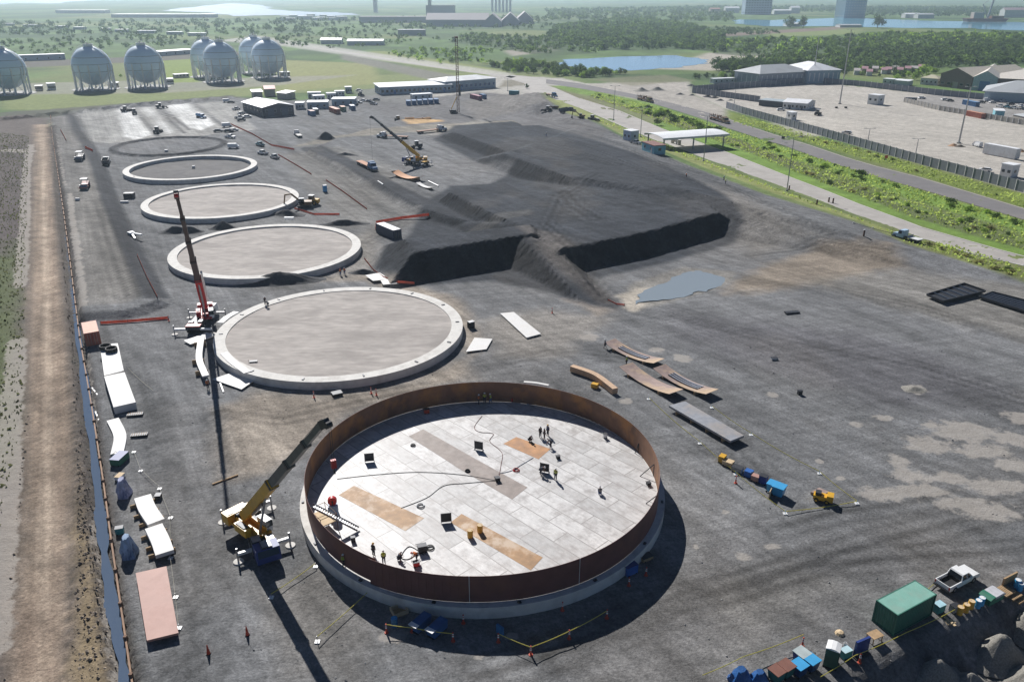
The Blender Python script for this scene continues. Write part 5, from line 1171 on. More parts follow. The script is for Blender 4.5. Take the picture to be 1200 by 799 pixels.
# ------------------------------------------------------------------ taped yard right of the tank
for i, (px, m, s, lb) in enumerate((((846,541),YEL,(.8,1.0,1.0),'yellow crate at the head of the row right of the tank'),((853,545),BOARD,(1.4,1.0,.7),'tan topped crate, second of the row right of the tank'),((864,552),mat('crate_grey',(.35,.33,.3),.6),(1.4,1.0,.7),'grey topped crate, third of the row right of the tank'),((877,558),BLUE,(1.0,.9,.9),'blue crate in the middle of the row right of the tank'),((885,563),PINKP,(1.0,.8,.8),'pink topped crate in the row right of the tank'),((894,566),NAVY,(1.0,.8,1.2),'navy crate before the cyan bins in the row right of the tank'))):
    gearbox(lb, px, m, None, s, R(-38), m if i in (0,3) else (BOARD if i == 1 else (PINKP if i == 4 else None)), 'crate', 'crate', 'crates in the row right of the tank')
BINC = bin_kit(CYAN, CYAN)
place(BINC, 'cyan bin at the end of the crate row, farther of two', 'bin', pt(905,576), R(-38), None, 1.3); place(BINC, 'cyan bin at the end of the crate row, nearer of two', 'bin', pt(912,580), R(-38), None, 1.4)
b = MB(); b.box(-.6,.6,-.04,.04,0,1.1,BOARD); one('loose_board', b, 'pale board leaning on the cyan bins', 'board', pt(902,582), R(60))
# small yellow machine
b = MB(); b.box(-1.1,.9,-.5,.5,.35,.95,YEL); c = MB(); c.box(-.9,-.2,-.4,.4,.95,1.35,DARKM); s = MB(); s.box(.5,1.3,-.6,.6,.4,1.25,YEL)
place(('compactor', [('frame', b.mesh('frame')), ('engine', c.mesh('engine')), ('hopper', s.mesh('hopper'))]+wheel_parts((-.7,.6), .62, .3, .2, 10, YEL)), 'small yellow wheeled machine in the taped corner right of the tank', 'machine', pt(963,587), R(-25))
plate('board_stack', 'rusty boards stacked behind the small yellow machine', [(950,576),(960,571),(972,576),(962,580)], .4, .35, CURV, 'boards')
b = MB(); b.box(-.55,.55,-.4,.4,0,.75,YEL); one('crate', b, 'yellow crate beside the tan box girder behind the tank', 'crate', pt(697,454), R(-30))
# dark trays and rolled goods on the left
for px, lb in (((158.5,487),'dark metal tray below the white stacks, upper of two'),((163.5,511),'dark metal tray below the white stacks, lower of two')):
    b = MB(); b.box(-1.15,1.15,-.42,.42,.0,.35,DARKM); q = MB()
    for k in range(-3,4): q.box(k*.32-.03,k*.32+.03,-.38,.38,.35,.42,WOOD)
    place(('metal_tray', [('tray', b.mesh('tray')), ('slats', q.mesh('slats'))]), lb, 'tray', pt(*px), R(12))
gearbox('dark green and blue gas bottle rack below the long white curved plate', (141,541), GREEN, None, (1.4,2.4,1.0), R(-8), NAVY, 'bottle_rack', 'rack')
place(BAG, 'tall lavender and navy wrapped bundle left of the curved plates', 'wrapped bundle', pt(146,580), .2, None, (1.0,1.5,2.4), {'self': mat('lavender_wrap',(.40,.42,.58),.6,var=.5,scale=2,dirt=(.05,.07,.2),dscale=1.2,damt=.8)})
gearbox('white crate above the lavender bundle', (141,561), WHITE, None, (.8,1.2,.6), R(-8), BOARD, 'crate', 'crate')
place(BAG, 'blue and white tarp bundle left of the lower curved plates', 'tarp bundle', pt(152,650), .3, None, (1.1,1.5,2.5), {'self': mat('blue_white_wrap',(.30,.42,.6),.5,var=.5,scale=3,dirt=(.02,.05,.14),dscale=1.5,damt=.9)})
gearbox('dark gas bottle cage above the blue and white bundle', (141,625), TEAL, None, (.9,.7,.9), .3, None, 'bottle_rack', 'rack')
gearbox('black box by the rope corner right of the upper curved plates', (186,584), DARKM, None, (.7,.8,.6), .1, None, 'tool_box', 'tool box')
# near the shaded front of the tank
DBL = drum_kit(mat('drum_blue_dark',(.04,.16,.34),.45), CYAN)
place(DBL, 'blue drum in the tank shade beside the red and white post', 'drum', pt(462.5,733), 0, None, 1.2)
def skip_kit(m):
    b = MB(); b.prism([(-1.1,.15),(.9,.15),(1.2,1.0),(1.2,1.1),(-1.2,1.1)], -.5, .5, m); l = MB(); l.box(.75,1.3,-.52,.52,1.1,1.16,WHITE); f = MB(); f.box(-1,1,-.45,.45,0,.15,BLACK)
    return ('gas_bottle_trolley', [('body', b.mesh('body')), ('lid', l.mesh('lid')), ('skid', f.mesh('skid'))])
SK = skip_kit(mat('trolley_blue',(.03,.12,.3),.5))
place(SK, 'blue welding set with a white end in the tank shade, left of two', 'welding set', pt(493,735), R(-125)); place(SK, 'blue welding set with a white end in the tank shade, right of two', 'welding set', pt(512,741), R(-125))
b = MB(); b.box(-.8,.8,-.7,.7,.0,.08,WOOD)
for i in (-.75,.75): b.box(i-.06,i+.06,-.7,.7,0.08,.5,BOARD)
for j in (-.65,.65): b.box(-.7,.7,j-.05,j+.05,0.08,.5,BOARD)
one('timber_box', b, 'open timber box in the tank shade behind the blue drum', 'box', pt(468,717), .5)
gearbox('blue generator in the deep shade at the right front of the tank', (738,671), BLUE, None, (1.5,1.0,1.2), R(30), NAVY, 'generator', 'generator')
gearbox('dark timber crate beside the blue generator at the tank', (757,655), WOOD, None, (1.4,.9,.5), R(30), None, 'crate', 'crate')
b = MB(); b.box(-.12,.12,-.45,.45,0,1.0,mat('barrier_blue',(.05,.2,.4),.5)); one('barrier', b, 'small blue barrier in the tank shade at bottom centre', 'barrier', pt(586,742), .8)
# timber pieces and odd bits
for a, c, lb in (((249,568),(279,557),'bent timber pole on the ground left of the yellow crane'),((108,455),(115,463),'short white timber by the left wall, upper'),((112,483),(116,491),'short white timber by the left wall, lower'),((262,460),(258,449),'timber prop under the white curved plate')):
    p, q = pt(*a), pt(*c); b = MB(); b.bar((0,0,.1), Vector((q.x-p.x,q.y-p.y,.12)), .2, .18, WOOD if 'white' not in lb else WHITE); one('timber', b, lb, 'timber', p)
gearbox('black heap of scrap below the bare ring, beside the white and red post', (395,463), BLACK, None, (1.6,1.2,.5), .5, None, 'scrap_box', 'scrap box')
gearbox('black crawler machine beside the right end of the bare ring', (552,384), BLACK, None, (1.2,.9,1.3), .6, WHITE, 'light_tower', 'light tower')
gearbox('dark manhole cover box on the fill of the bare ring', (297,424), BLACK, 1.35, (1.3,.6,.14), .2, None, 'cover', 'cover')
gearbox('white survey box on the dark grey ring fill', (227,197), WHITE, .3, (1.,1.,.8), .2, None, 'survey_box', 'box')
gearbox('white platform on the far rim of the sandy raked ring', (339,258), WHITE, 1.45, (2.6,.8,.8), 0, WHITE, 'formwork', 'formwork')
gearbox('white box on the earth ring', (195,178), WHITE, None, (1.2,1.2,.8), .2, None, 'survey_box', 'box')
for px, s, lb in (((928,367),(3,1,.3),'dark flat pipe pieces on open gravel right of the puddle'),((907,421),(1.2,.8,.3),'white scrap on open gravel in the right yard'),((937,462),(.7,.5,.7),'small dark box alone on the right yard')):
    gearbox(lb, px, DARKM if 'dark' in lb else WHITE, None, s, .2, None, 'scrap', 'scrap')
# steel panel frames at the right edge
def frame_panel(label, q, z):
    g0 = pt(*q[0]).z; P = [at(*k, z+g0) for k in q]; C = sum(P, Vector())/4; r = thing('steel_deck', label, 'steel frame', (C.x,C.y,g0), 0); b = MB(); b.slab([(p.x-C.x,p.y-C.y) for p in P], z-.3, z-.2, DARKM); link('deck', b.mesh('deck'), r)
    V = [Vector((p.x-C.x,p.y-C.y,z)) for p in P]
    for i in range(4): s = MB(); s.bar(V[i], V[(i+1)%4], .15, .35, DARKM); link('edge_beam', s.mesh('edge_beam'), r)
    for k in range(1,6): s = MB(); s.bar(V[0].lerp(V[1],k/6), V[3].lerp(V[2],k/6), .12, .2, mat('frame_blue',(.12,.15,.20),.45,.3)); link('cross_beam', s.mesh('cross_beam'), r)
frame_panel('dark blue steel frame deck at the right edge, left of two', [(1086,345),(1130,332),(1155,341),(1105,353)], .8); frame_panel('dark blue steel frame deck cut by the right edge of the photo', [(1147,348),(1163,342),(1225,358),(1215,369)], .6)
a, c = pt(1056,281), pt(1080,287); UTK = truck_kit(mat('truck_pale_blue',(.42,.56,.70),.4), 'flat', 3.4, None, 'utility_truck', WHITE)
r = place(UTK, 'pale blue and white utility truck parked at the roadside verge', 'truck', pt(1078,286), head((1078,286),(1056,279)), sc=.9)
# ------------------------------------------------------------------ cones, posts, tape and nets
def post_kit():
    b = MB(); b.lathe([(.0,0),(.22,0),(.22,.07),(.11,.09),(.075,1.15),(0,1.17)],12,ORANGE); s = MB(); s.lathe([(.103,.62),(.092,.80)],12,WHITE); s.lathe([(.088,.90),(.082,1.02)],12,WHITE)
    return ('delineator_post', [('post', b.mesh('post', 40)), ('reflective_band', s.mesh('reflective_band', 40))])
def cone_kit():
    b = MB(); b.lathe([(.03,.95),(.07,.9),(.25,.07)],14,ORANGE); q = MB(); q.box(-.28,.28,-.28,.28,0,.07,BLACK); s = MB(); s.lathe([(.115,.62),(.165,.42)],14,WHITE)
    return ('traffic_cone', [('cone', b.mesh('cone', 40)), ('base', q.mesh('base')), ('reflective_band', s.mesh('reflective_band', 40))])
PO, CO = post_kit(), cone_kit()
for px, lb in (((244.5,766),'red cone on the open gravel below the pink plates, nearer of two'),((290,744),'red cone on the open gravel under the yellow crane, farther of two')): place(CO, lb, 'cone', pt(*px), 0, 'cones', (.75,.75,1.25))
for i, (px, lb) in enumerate((((453,741),'orange post left of the blue drum in the tank shade'),((531,751),'orange post right of the blue welding sets'),((483,740),'orange post between blue drum and welding sets'),((543,730),'orange post deep in the tank shade behind the welding sets'),((584,752),'orange post at the left end of the tape below the tank'),((622,767),'orange post at the low corner of the tape below the tank'),((667,748),'orange post in the middle of the tape below the tank'),((711,724),'orange post at the right end of the tape below the tank'),((737,686),'orange post in front of the blue generator at the tank'),((757,674),'orange post right of the blue generator at the tank'),((862,566),'orange post at the taped corner right of the tank'),((940,757),'orange post behind the bins at the end of the yellow tape'),((1007,776),'orange post leaning by the navy panel'),((647,367),'orange post on the track below the stockpile ramp'),((435,461),'orange post behind the tank, left of two close together'),((441,463),'orange post behind the tank, right of two close together'),((368,466),'orange post below the bare ring'),((198,376),'orange post holding the end of the red net'),((152,478),'orange post beside the white stacks'),((659,715),'orange post near the tank front in the shade'))):
    place(PO, lb, 'post', pt(*px), i, 'orange posts', 1.0)
def tape(px, label, h=1.0, m=None, w=.10, name='barrier_tape', posts=None):
    P = [pt(*q)+Vector((0,0,h)) for q in px]; b = MB()
    for a, c in zip(P[:-1], P[1:]):
        n = 8; L = (c-a).length; pp = [a.lerp(c, k/n)-Vector((0,0,min(.35,L*.02)*math.sin(PI*k/n))) for k in range(n+1)]
        for u, v in zip(pp[:-1], pp[1:]): b.bar(u, v, .02, w, m or TAPE)
    if posts is None: return tag(link(name, b.mesh(name)), label, 'tape', 'barrier tapes')
    r = thing(name, label, 'tape', (0,0,0), 0, 'barrier tapes'); link('tape', b.mesh('tape'), r)
    for p in P: s = MB(); s.cyl(p-Vector((0,0,h)), p+Vector((0,0,.08)), .035, .035, 6, posts); s.box(p.x-.25,p.x+.25,p.y-.25,p.y+.25,p.z-h,p.z-h+.1,WHITE); link('post', s.mesh('post'), r)
    return r
tape([(372,752),(441,690)], 'yellow tape running from a white block up to the tank', .7, posts=GREYM)
tape([(453,740),(483,744),(531,751)], 'yellow tape before the blue welding sets'); tape([(584,751),(622,767),(667,748),(711,724)], 'yellow tape in a V below the tank')
tape([(822,800),(870,778),(940,752)], 'yellow tape behind the bins at the bottom right'); tape([(960,800),(1000,775),(1060,748),(1126,716)], 'yellow tape in front of the dark green container', .8); tape([(1030,724),(1080,698),(1105,676)], 'yellow tape behind the dark green container', .3)
tape([(760,468),(820,520),(862,556),(920,602),(1004,590),(960,555),(880,510),(834,478)], 'yellow tape round the plate stacks and crates right of the tank', .4, posts=CYAN)
tape([(318,700),(370,664)], 'pale yellow tape between the yellow crane and the tank', .5, posts=GREYM)
tape([(157,530),(165,552),(187,573),(200,607),(200,654),(206,700),(210,736)], 'pale rope line on white blocks around the curved plates and pink stack', .5, ROPE, .05, 'rope_line', GREYM)
tape([(150,433),(180,460)], 'pale rope line right of the white stacks', .4, ROPE, .05, 'rope_line')
NETM = mat('net_orange', (.60,.21,.145), .8, var=.2, trans=.5)
def net(px, label, h=1.1, lean=0.):
    h *= .62
    P = [pt(*q) for q in px]; C = P[0].copy(); r = thing('safety_net', label, 'safety net', C, 0, 'orange safety nets'); b = MB(); n = MB()
    for a, c in zip(P[:-1], P[1:]):
        a, c = a-C, c-C; b.bar(a+Vector((0,0,h/2+.05)), c+Vector((0,0,h/2+.05)), .03, h, NETM)
    link('net', b.mesh('net'), r)
    for p in P: s = MB(); p = p-C; s.cyl(p, p+Vector((0,0,h+.2)), .035, .035, 6, DARKM); link('post', s.mesh('post'), r)
net([(118,380),(150,378),(197,374)], 'orange net fence between the red container and the red crane', .9)
net([(161,300),(172,325),(185,350)], 'orange net fence along the lower end of the haul road', .9)
net([(427,304),(438,318),(449,326),(466,333)], 'orange net fence at the foot of the stockpile corner', .8); net([(466,332),(486,334)], 'short orange net below the dark stockpile face', 1.0)
net([(440,270),(441,262),(470,257),(503,253)], 'orange net fence behind the white roofed container', 1.2)
net([(270,146),(296,158),(318,171),(345,176)], 'orange net fence beside the parked trucks near the dark shed', 1.0); net([(326,182),(345,193),(365,205)], 'low orange net fence along the dirt track behind the grey ring', .8); net([(382,212),(400,224),(430,246)], 'orange net fence along the dark track beside the blue toilet', .8); net([(345,245),(368,252),(398,252)], 'orange net fence behind the sandy raked ring', .8)
net([(100,174),(109,178)], 'short orange net on the haul road beside the white roofed machine', 1.5); net([(71,153),(78,166)], 'short orange net at the far end of the haul road', 1.3)
net([(712,352),(722,357),(732,358)], 'orange net fence at the foot of the haul ramp', .5)
# ------------------------------------------------------------------ vehicles over the site
DK = mat('machine_dark', (.05,.05,.06), .5); MT = mat('truck_blue',(.10,.22,.40),.4)
ROL = roller_kit(DK); ROLY = roller_kit(mat('roller_grey',(.3,.3,.3),.5)); ROLR = roller_kit(mat('roller_red',(.30,.06,.05),.5))
place(ROL, 'dark roller with a white canopy on the haul road, left of the dump truck', 'road roller', pt(94,188), R(-80), None, 1.15)
place(ROLR, 'red and white roller on the haul road, nearest machine there', 'road roller', pt(100,221), R(-75), None, 1.1)
LOA = loader_kit(DK); LOY = loader_kit(YEL); EXC = excavator_kit(mat('excavator_brown',(.2,.12,.05),.5)); EXD = excavator_kit(DK)
DT = truck_kit(WHITE, 'dump', 4.2, None, 'dump_truck', DK)
place(DT, 'white cab dump truck beside the haul road, right of the roller', 'dump truck', pt(124,195), R(110), None, .9)
for px, k, rz, lb in (((148,131),LOA,1.,'dark loader on the far limed strips, left'),((158,134),LOA,2.,'dark loader on the far limed strips, second from left'),((185,156),LOA,1.6,'dark loader at the near end of the limed strips'),((189,127),LOA,.4,'dark loader at the far edge of the limed strips')): place(k, lb, 'loader', pt(*px), rz, 'dark loaders on the limed strips')
place(truck_kit(MT, 'tank', 3.6, None, 'water_truck', MT), 'blue tanker truck on the limed strips', 'truck', pt(231,138), R(-35), None, .8)
FT = truck_kit(WHITE, 'flat', 7.5, None, 'flatbed_truck', mat('bed_grey',(.3,.29,.28),.6)); ft2 = truck_kit(WHITE, 'flatsemi', 12., None, 'flatbed_truck', mat('bed_timber',(.30,.16,.10),.7)); ft3 = truck_kit(MT, 'flatsemi', 12., None, 'flatbed_truck', mat('bed_orange',(.42,.17,.07),.7))
place(FT, 'grey flatbed truck parked left of the black gravel cone', 'truck', pt(352,162), head((350,161),(336,150)), None, .85)
place(ft3, 'blue cab flatbed truck with rusty load left of the yellow crane', 'truck', pt(421,192), head((421,191),(455,207)), None, .95)
place(ft2, 'white cab flatbed truck behind the yellow crane boom', 'truck', pt(478,163), head((478,163),(440,161)), None, .85)
place(ft2, 'white cab flatbed truck in front of the timber stack, nose to the right', 'truck', pt(489,157), head((489,157),(533,152)), None, .9)
place(LOA, 'dark machine alone behind the yellow crane', 'loader', pt(487,174), R(200)); place(LOA, 'dark machine left of the timber stack', 'loader', pt(467,143), R(-60)); place(LOA, 'dark loader on the parking row by the pile rig', 'loader', pt(423,113), R(-60))
curved_plate('curved rusty plate on the raised pad below the yellow crane', [(463,206),(493,213)], mat('orange_plate',(.55,.24,.08),.6), .5, 1.2, 3.4); curved_plate('white curved plate beside the rusty one on the raised pad', [(490,217),(507,223)], PLATEW, .3, .6, 1.6)
for a, c, lb in (((443,213),(449,217),'short white pipe on the raised pad near the blue truck'),((502,213),(514,219),'long white pipe on the raised pad')):
    p, q = pt(*a), pt(*c); b = MB(); b.cyl((0,0,.2), Vector((q.x-p.x,q.y-p.y,.2)), .2, .2, 8, WHITE); one('pipe', b, lb, 'pipe', p)
for i, (px, lb) in enumerate((((480,140),'pile of sawn orange timber behind the flatbed, left part'),((490,141),'pile of sawn orange timber behind the flatbed, middle part'),((500,140),'pile of sawn orange timber behind the flatbed, right part'))):
    b = MB(); [b.box(-2.4+.1*(k%2),2.4,-1.2+k*.62,-.7+k*.62,0,.5+.2*(k%3),mat('timber_orange',(.55,.32,.14),.8)) for k in range(4)]; place(('timber_stack', b.mesh('timber_stack')), lb, 'timber stack', pt(*px), R(10+20*i), 'timber piles on the pad')
SUVD = car_kit(mat('car_dark',(.04,.045,.055),.3)); SUVW = car_kit(WHITE); VANW = car_kit(WHITE, True, 'van'); PKD = pickup_kit(mat('pickup_teal',(.06,.24,.30),.35)); PKS = pickup_kit(mat('pickup_silver',(.45,.46,.48),.3,.5)); PKR = pickup_kit(mat('pickup_red',(.35,.05,.05),.35))
for px, kit, rz, lb in (((256,155),SUVD,.3,'dark car parked beyond the earth ring, left of the group'),((266,149),VANW,.5,'white van parked beyond the earth ring, farthest of the group'),((268,155),SUVD,.2,'dark car in the middle of the group beyond the earth ring'),((274,154),SUVW,.6,'white car at the right of the group beyond the earth ring'),((270,162),PKT,-.4,'white pickup alone just before the parked group'),((274,174),VANW,.1,'white van between the earth ring and the grey ring'),((305,171),PKD,2.3,'teal pickup near the grey ring, farthest of the line'),((308,181),PKT,2.5,'white pickup near the grey ring, middle of the line'),((322,186),PKS,2.3,'grey pickup near the grey ring, nearest of the line'),
    ((277,129),PKT,1.2,'white pickup by the dark shed, farthest'),((283,134),SUVW,1.0,'white car by the dark shed, second'),((281,139),PKS,.4,'grey pickup by the dark shed, third'),((283,142),SUVD,.3,'dark car by the dark shed, nearest'),((290,138),SUVW,.3,'white car against the corner of the dark shed'),((266,120),VANW,.4,'white van at the far yard edge left of the dark shed'),((271,121),SUVD,.4,'dark car at the far yard edge left of the dark shed'),
    ((421,121),SUVW,-.7,'white car in the parking row, left'),((427,119),SUVW,-.7,'white car in the parking row, middle'),((433,120),SUVD,-.7,'dark car in the parking row, right'),((438,123),PKS,-.7,'grey pickup at the end of the parking row'),((421,107),SUVW,.2,'white car beside the trailer offices'),((441,118),SUVD,.2,'dark car in front of the long white office')): place(kit, lb, kit[0].replace('_truck','').replace('_',' '), pt(*px), rz)
place(EXC, 'brown excavator beside the heap right of the pale sandy ring', 'excavator', pt(357,243), R(190)); place(LOY, 'loader with white roof beside the brown excavator', 'loader', pt(364,240), R(170)); place(ROLY, 'small roller behind the sandy raked ring', 'road roller', pt(415,241), 1., None, .7) if False else None
b = MB(); b.bar((0,0,.9),(3.8,.8,1.0),.5,.3,WHITE); b.bar((0,0,.9),(3.6,-1.,.3),.4,.3,WHITE); c_ = MB(); c_.box(-1,.6,-.7,.7,.5,1.2,WHITE)
place(('concrete_pump', [('arms', b.mesh('arms')), ('body', c_.mesh('body'))]+wheel_parts((-.5,.4),.8,.4)), 'white towed machine with two arms left of the pale sandy ring', 'machine', pt(155,277), R(-40))
gearbox('dark box at the edge of the haul road beside the grey ring', (152,232), DARKM, None, (3.,2.,1.6), .1, None, 'tool_container', 'container'); gearbox('white box left of the dark box at the haul road', (146,238), WHITE, None, (2.4,.8,.6), .1, None, 'white_box', 'box'); gearbox('white pump box left of the haul road', (91,235), WHITE, None, (1.2,.8,.7), .1, None, 'pump_box', 'box')
gearbox('white concrete block beside the blue toilet track', (282,150), WHITE, None, (2,1,.5), .1, None, 'concrete_block', 'block') if False else None
# far corner of the stockpile by the road
place(LOA, 'white topped dark loader by the road at the far end of the stockpile', 'loader', pt(641,131), R(160)); place(truck_kit(mat('truck_navy',(.03,.035,.06),.4), 'dump', 5., None, 'dump_truck', mat('bed_navy',(.04,.05,.09),.5)), 'dark blue dump truck by the road at the far end of the stockpile', 'dump truck', pt(656,133), head((656,133),(678,135)), None, .95)
place(EXC, 'orange and dark machine beside the dark blue dump truck', 'excavator', pt(681,139), R(190), None, .8); place(LOA, 'dark machine at the end of the roadside row', 'loader', pt(695,142), R(30))
place(truck_kit(MT, 'flatsemi', 9., None, 'flatbed_truck', RUST), 'blue cab truck with a flat trailer on the concrete road', 'truck', pt(641,112), head((641,112),(669,120)), None, .9)
gearbox('rusty skip beside the white topped loader', (650,127), RUST, None, (4,2,1.2), .3, None, 'skip', 'skip')
# low gravel heaps
def heap(label, px, rx, ry, h, rz, m, seed, ridge=.0, group='gravel heaps'):
    p = pt(*px); n = 44; rr = 15; b = MB(); vs = []
    for j in range(rr+1):
        t = j/rr
        for i in range(n):
            a = 2*PI*i/n; q = 1+(float(fbm(math.cos(a)*1.6+seed, math.sin(a)*1.6, 7, 3))-.5)*.45
            X = t*rx*q*math.cos(a); Y = t*ry*q*math.sin(a); z = h*(.5+.5*math.cos(PI*t**.85))*(.86+.28*float(fbm(X*.45+seed, Y*.45, 3, 3)))+(float(fbm(X*1.3+seed, Y*1.3, 5, 3))-.5)*.13*h*(1-t*.9)+(float(vnoise(X*3.1+seed, Y*3.1, 6))-.5)*.07*min(h,2)*(1-t*.6)
            vs.append((X, Y, max(z, -.12) if j < rr else -.15))
    fs = [(j*n+i, j*n+(i+1)%n, (j+1)*n+(i+1)%n, (j+1)*n+i) for j in range(rr) for i in range(n)]
    b.add(vs, fs, m); o = one('gravel_heap', b, label, 'gravel heap', p, rz, group, 75); return o
for px, rx, ry, h, rz, m, lb in (((330,330),11,3.4,2.4,.16,HEAPM,'long black gravel heap between the bare ring and the sandy raked ring'),((206,272),5.2,2.6,1.9,.05,HEAPM,'black gravel heap behind the red boom, left of two'),((222,272),4.4,2.4,1.7,0,HEAPM,'black gravel heap behind the red boom, touching it'),((262,268),4.6,2.6,2.2,0,HEAPM,'black gravel cone behind the sandy raked ring'),((403,263),8,2.0,1.5,.1,HEAPM,'black gravel heap behind the right end of the sandy raked ring'),((336,252),6.5,2.4,1.5,-.2,HEAPM,'dark heap in front of the pale sandy ring'),((382,163),5.6,3.6,3.2,0,HEAPM,'black gravel cone right of the grey flatbed truck'),((426,320),4.4,1.4,1.0,0,HEAPM,'low dark heap beside the white overlapping plates'),((405,182),6,1.6,1.0,-.2,HEAPM,'low dark heap near the raised pad'),
    ((1071,456),2.2,1.5,.5,0,HEAPG,'small pale heap in the middle of the right yard')): heap(lb, px, rx, ry, h, rz, m, px[0])
for px, rx, ry, h, rz, lb in (((1168,770),3.6,2.9,2.9,.3,'grey gravel pile in the lower right corner, largest with a dark hollow'),((1205,738),3.0,2.6,2.9,.3,'grey gravel pile cut by the right edge'),((1095,792),3.2,2.6,2.2,.3,'grey gravel pile below the green container'),((1132,806),3.4,2.6,2.0,.3,'grey gravel pile at the bottom edge'),((1210,800),3.6,3.0,2.4,.3,'grey gravel pile in the very corner')): heap(lb, px, rx, ry, h, rz, HEAPG, px[0], group='grey gravel piles in the lower right corner')
# ================================================================== BUILDINGS, FENCES, POLES, SPHERES
def building(name, label, cat, pa, pb, depth, h, roof='gable', rh=1.5, wm=WALLW, rm=ROOFW, wins=None, doors=(), over=.6, ridge='x', group=None, winm=None, awn=None, size=None, rz=None):
    """front wall runs from pixel pa to pb, the building stands behind it"""
    a, c = pt(*pa), pt(*pb); d = c-a; d.z = 0; L = d.length; rz = math.atan2(d.y, d.x)
    t = thing(name, label, cat, a, rz, group)
    b = MB(); b.box(0,L,0,depth,-.3,h,wm)
    if roof == 'gable' and ridge == 'y': b.add([(0,.001,h),(L,.001,h),(L/2,.001,h+rh),(0,depth-.001,h),(L,depth-.001,h),(L/2,depth-.001,h+rh)], [(0,1,2),(5,4,3)], wm)
    if roof == 'gable' and ridge == 'x': b.add([(.001,0,h),(.001,depth,h),(.001,depth/2,h+rh),(L-.001,0,h),(L-.001,depth,h),(L-.001,depth/2,h+rh)], [(2,1,0),(3,4,5)], wm)
    link('wall', b.mesh('wall'), t)
    r = MB(); o = over; e = .18
    if roof == 'flat': r.box(-o,L+o,-o,depth+o,h,h+e+.12,rm)
    elif roof == 'mono': r.add([(-o,-o,h),(L+o,-o,h),(L+o,depth+o,h+rh),(-o,depth+o,h+rh),(-o,-o,h+e),(L+o,-o,h+e),(L+o,depth+o,h+rh+e),(-o,depth+o,h+rh+e)], [(3,2,1,0),(4,5,6,7),(0,1,5,4),(1,2,6,5),(2,3,7,6),(3,0,4,7)], rm)
    elif roof == 'hip':
        m = min(L, depth)/2*.9; q = [(-o,-o,h+.02),(L+o,-o,h+.02),(L+o,depth+o,h+.02),(-o,depth+o,h+.02)]
        rd = [(m,depth/2,h+rh),(L-m,depth/2,h+rh)] if L >= depth else [(L/2,m,h+rh),(L/2,depth-m,h+rh)]
        fs = [(0,1,5,4),(1,2,5),(2,3,4,5),(3,0,4)] if L >= depth else [(0,1,4),(1,2,5,4),(2,3,5),(3,0,4,5)]
        r.add(q+rd, fs+[(3,2,1,0)], rm)
    elif ridge == 'x':
        s = rh/(depth/2)
        for y0, y1, z0, z1 in ((-o,depth/2,h-s*o,h+rh),(depth/2,depth+o,h+rh,h-s*o)): r.add([(-o,y0,z0+.02),(L+o,y0,z0+.02),(L+o,y1,z1+.02),(-o,y1,z1+.02),(-o,y0,z0+e),(L+o,y0,z0+e),(L+o,y1,z1+e),(-o,y1,z1+e)], [(3,2,1,0),(4,5,6,7),(0,1,5,4),(2,3,7,6),(3,0,4,7),(1,2,6,5)], rm)
    else:
        s = rh/(L/2)
        for x0, x1, z0, z1 in ((-o,L/2,h-s*o,h+rh),(L/2,L+o,h+rh,h-s*o)): r.add([(x0,-o,z0+.02),(x1,-o,z1+.02),(x1,depth+o,z1+.02),(x0,depth+o,z0+.02),(x0,-o,z0+e),(x1,-o,z1+e),(x1,depth+o,z1+e),(x0,depth+o,z0+e)], [(3,2,1,0),(4,5,6,7),(0,1,5,4),(2,3,7,6),(3,0,4,7),(1,2,6,5)], rm)
    link('roof', r.mesh('roof'), t)
    if wins:
        n, ww, wh, sill = wins[:4]; rows = wins[4] if len(wins) > 4 else 1; gap = wins[5] if len(wins) > 5 else 3.
        for q in range(rows):
            for k in range(n):
                x_ = (k+.5)*L/n; z_ = sill+q*gap; f = MB(); f.box(x_-ww/2-.08,x_+ww/2+.08,-.05,.02,z_-.08,z_+wh+.08,WALLW); g = MB(); g.box(x_-ww/2,x_+ww/2,-.08,-.051,z_,z_+wh,winm or GLASS)
                wo = link('window', f.mesh('window'), t); link('pane', g.mesh('pane'), wo)
        ns = max(1, int(depth/5))
        for k in range(ns):
            y_ = (k+.5)*depth/ns
            for side, xx in ((1,L),(-1,0)):
                f = MB(); f.box(xx-.03,xx+.05,y_-ww/2,y_+ww/2,sill,sill+wh,winm or GLASS) if side > 0 else f.box(xx-.05,xx+.03,y_-ww/2,y_+ww/2,sill,sill+wh,winm or GLASS); link('window', f.mesh('window'), t)
    for x_, dw, dh, dm in doors:
        f = MB(); f.box(x_*L-dw/2,x_*L+dw/2,-.09,.02,0,dh,dm); link('door', f.mesh('door'), t)
    return t
DOORD = mat('door_dark', (.08,.10,.14), .5); DOORB = mat('door_blue', (.08,.20,.42), .5); DOORG = mat('door_green',(.04,.16,.10),.5)
building('site_shed', 'dark clad shed with a white gable roof at the far yard edge', 'shed', (309,137.5), (345,134.5), 30, 4.8, 'gable', 1.7, WALLD, ROOFW, (4,1.6,1.4,2.0), ((.25,3.5,4.2,DOORD),(.7,3.5,4.2,DOORD)), .7, 'y')
building('awning', 'red topped shelter behind the dark shed', 'shelter', (311,113.5), (323,113), 8, 4.5, 'gable', 1.6, WALLT, RED, None, (), .4)
building('store_shed', 'white roofed shelter left of the red topped one', 'shelter', (297,115.5), (308,115), 7, 3.6, 'mono', .8, WALLT, ROOFW); building('store_shed', 'white roofed shelter right of the red topped one', 'shelter', (325,116), (336,117), 7, 3.6, 'mono', .8, WALLT, ROOFW)
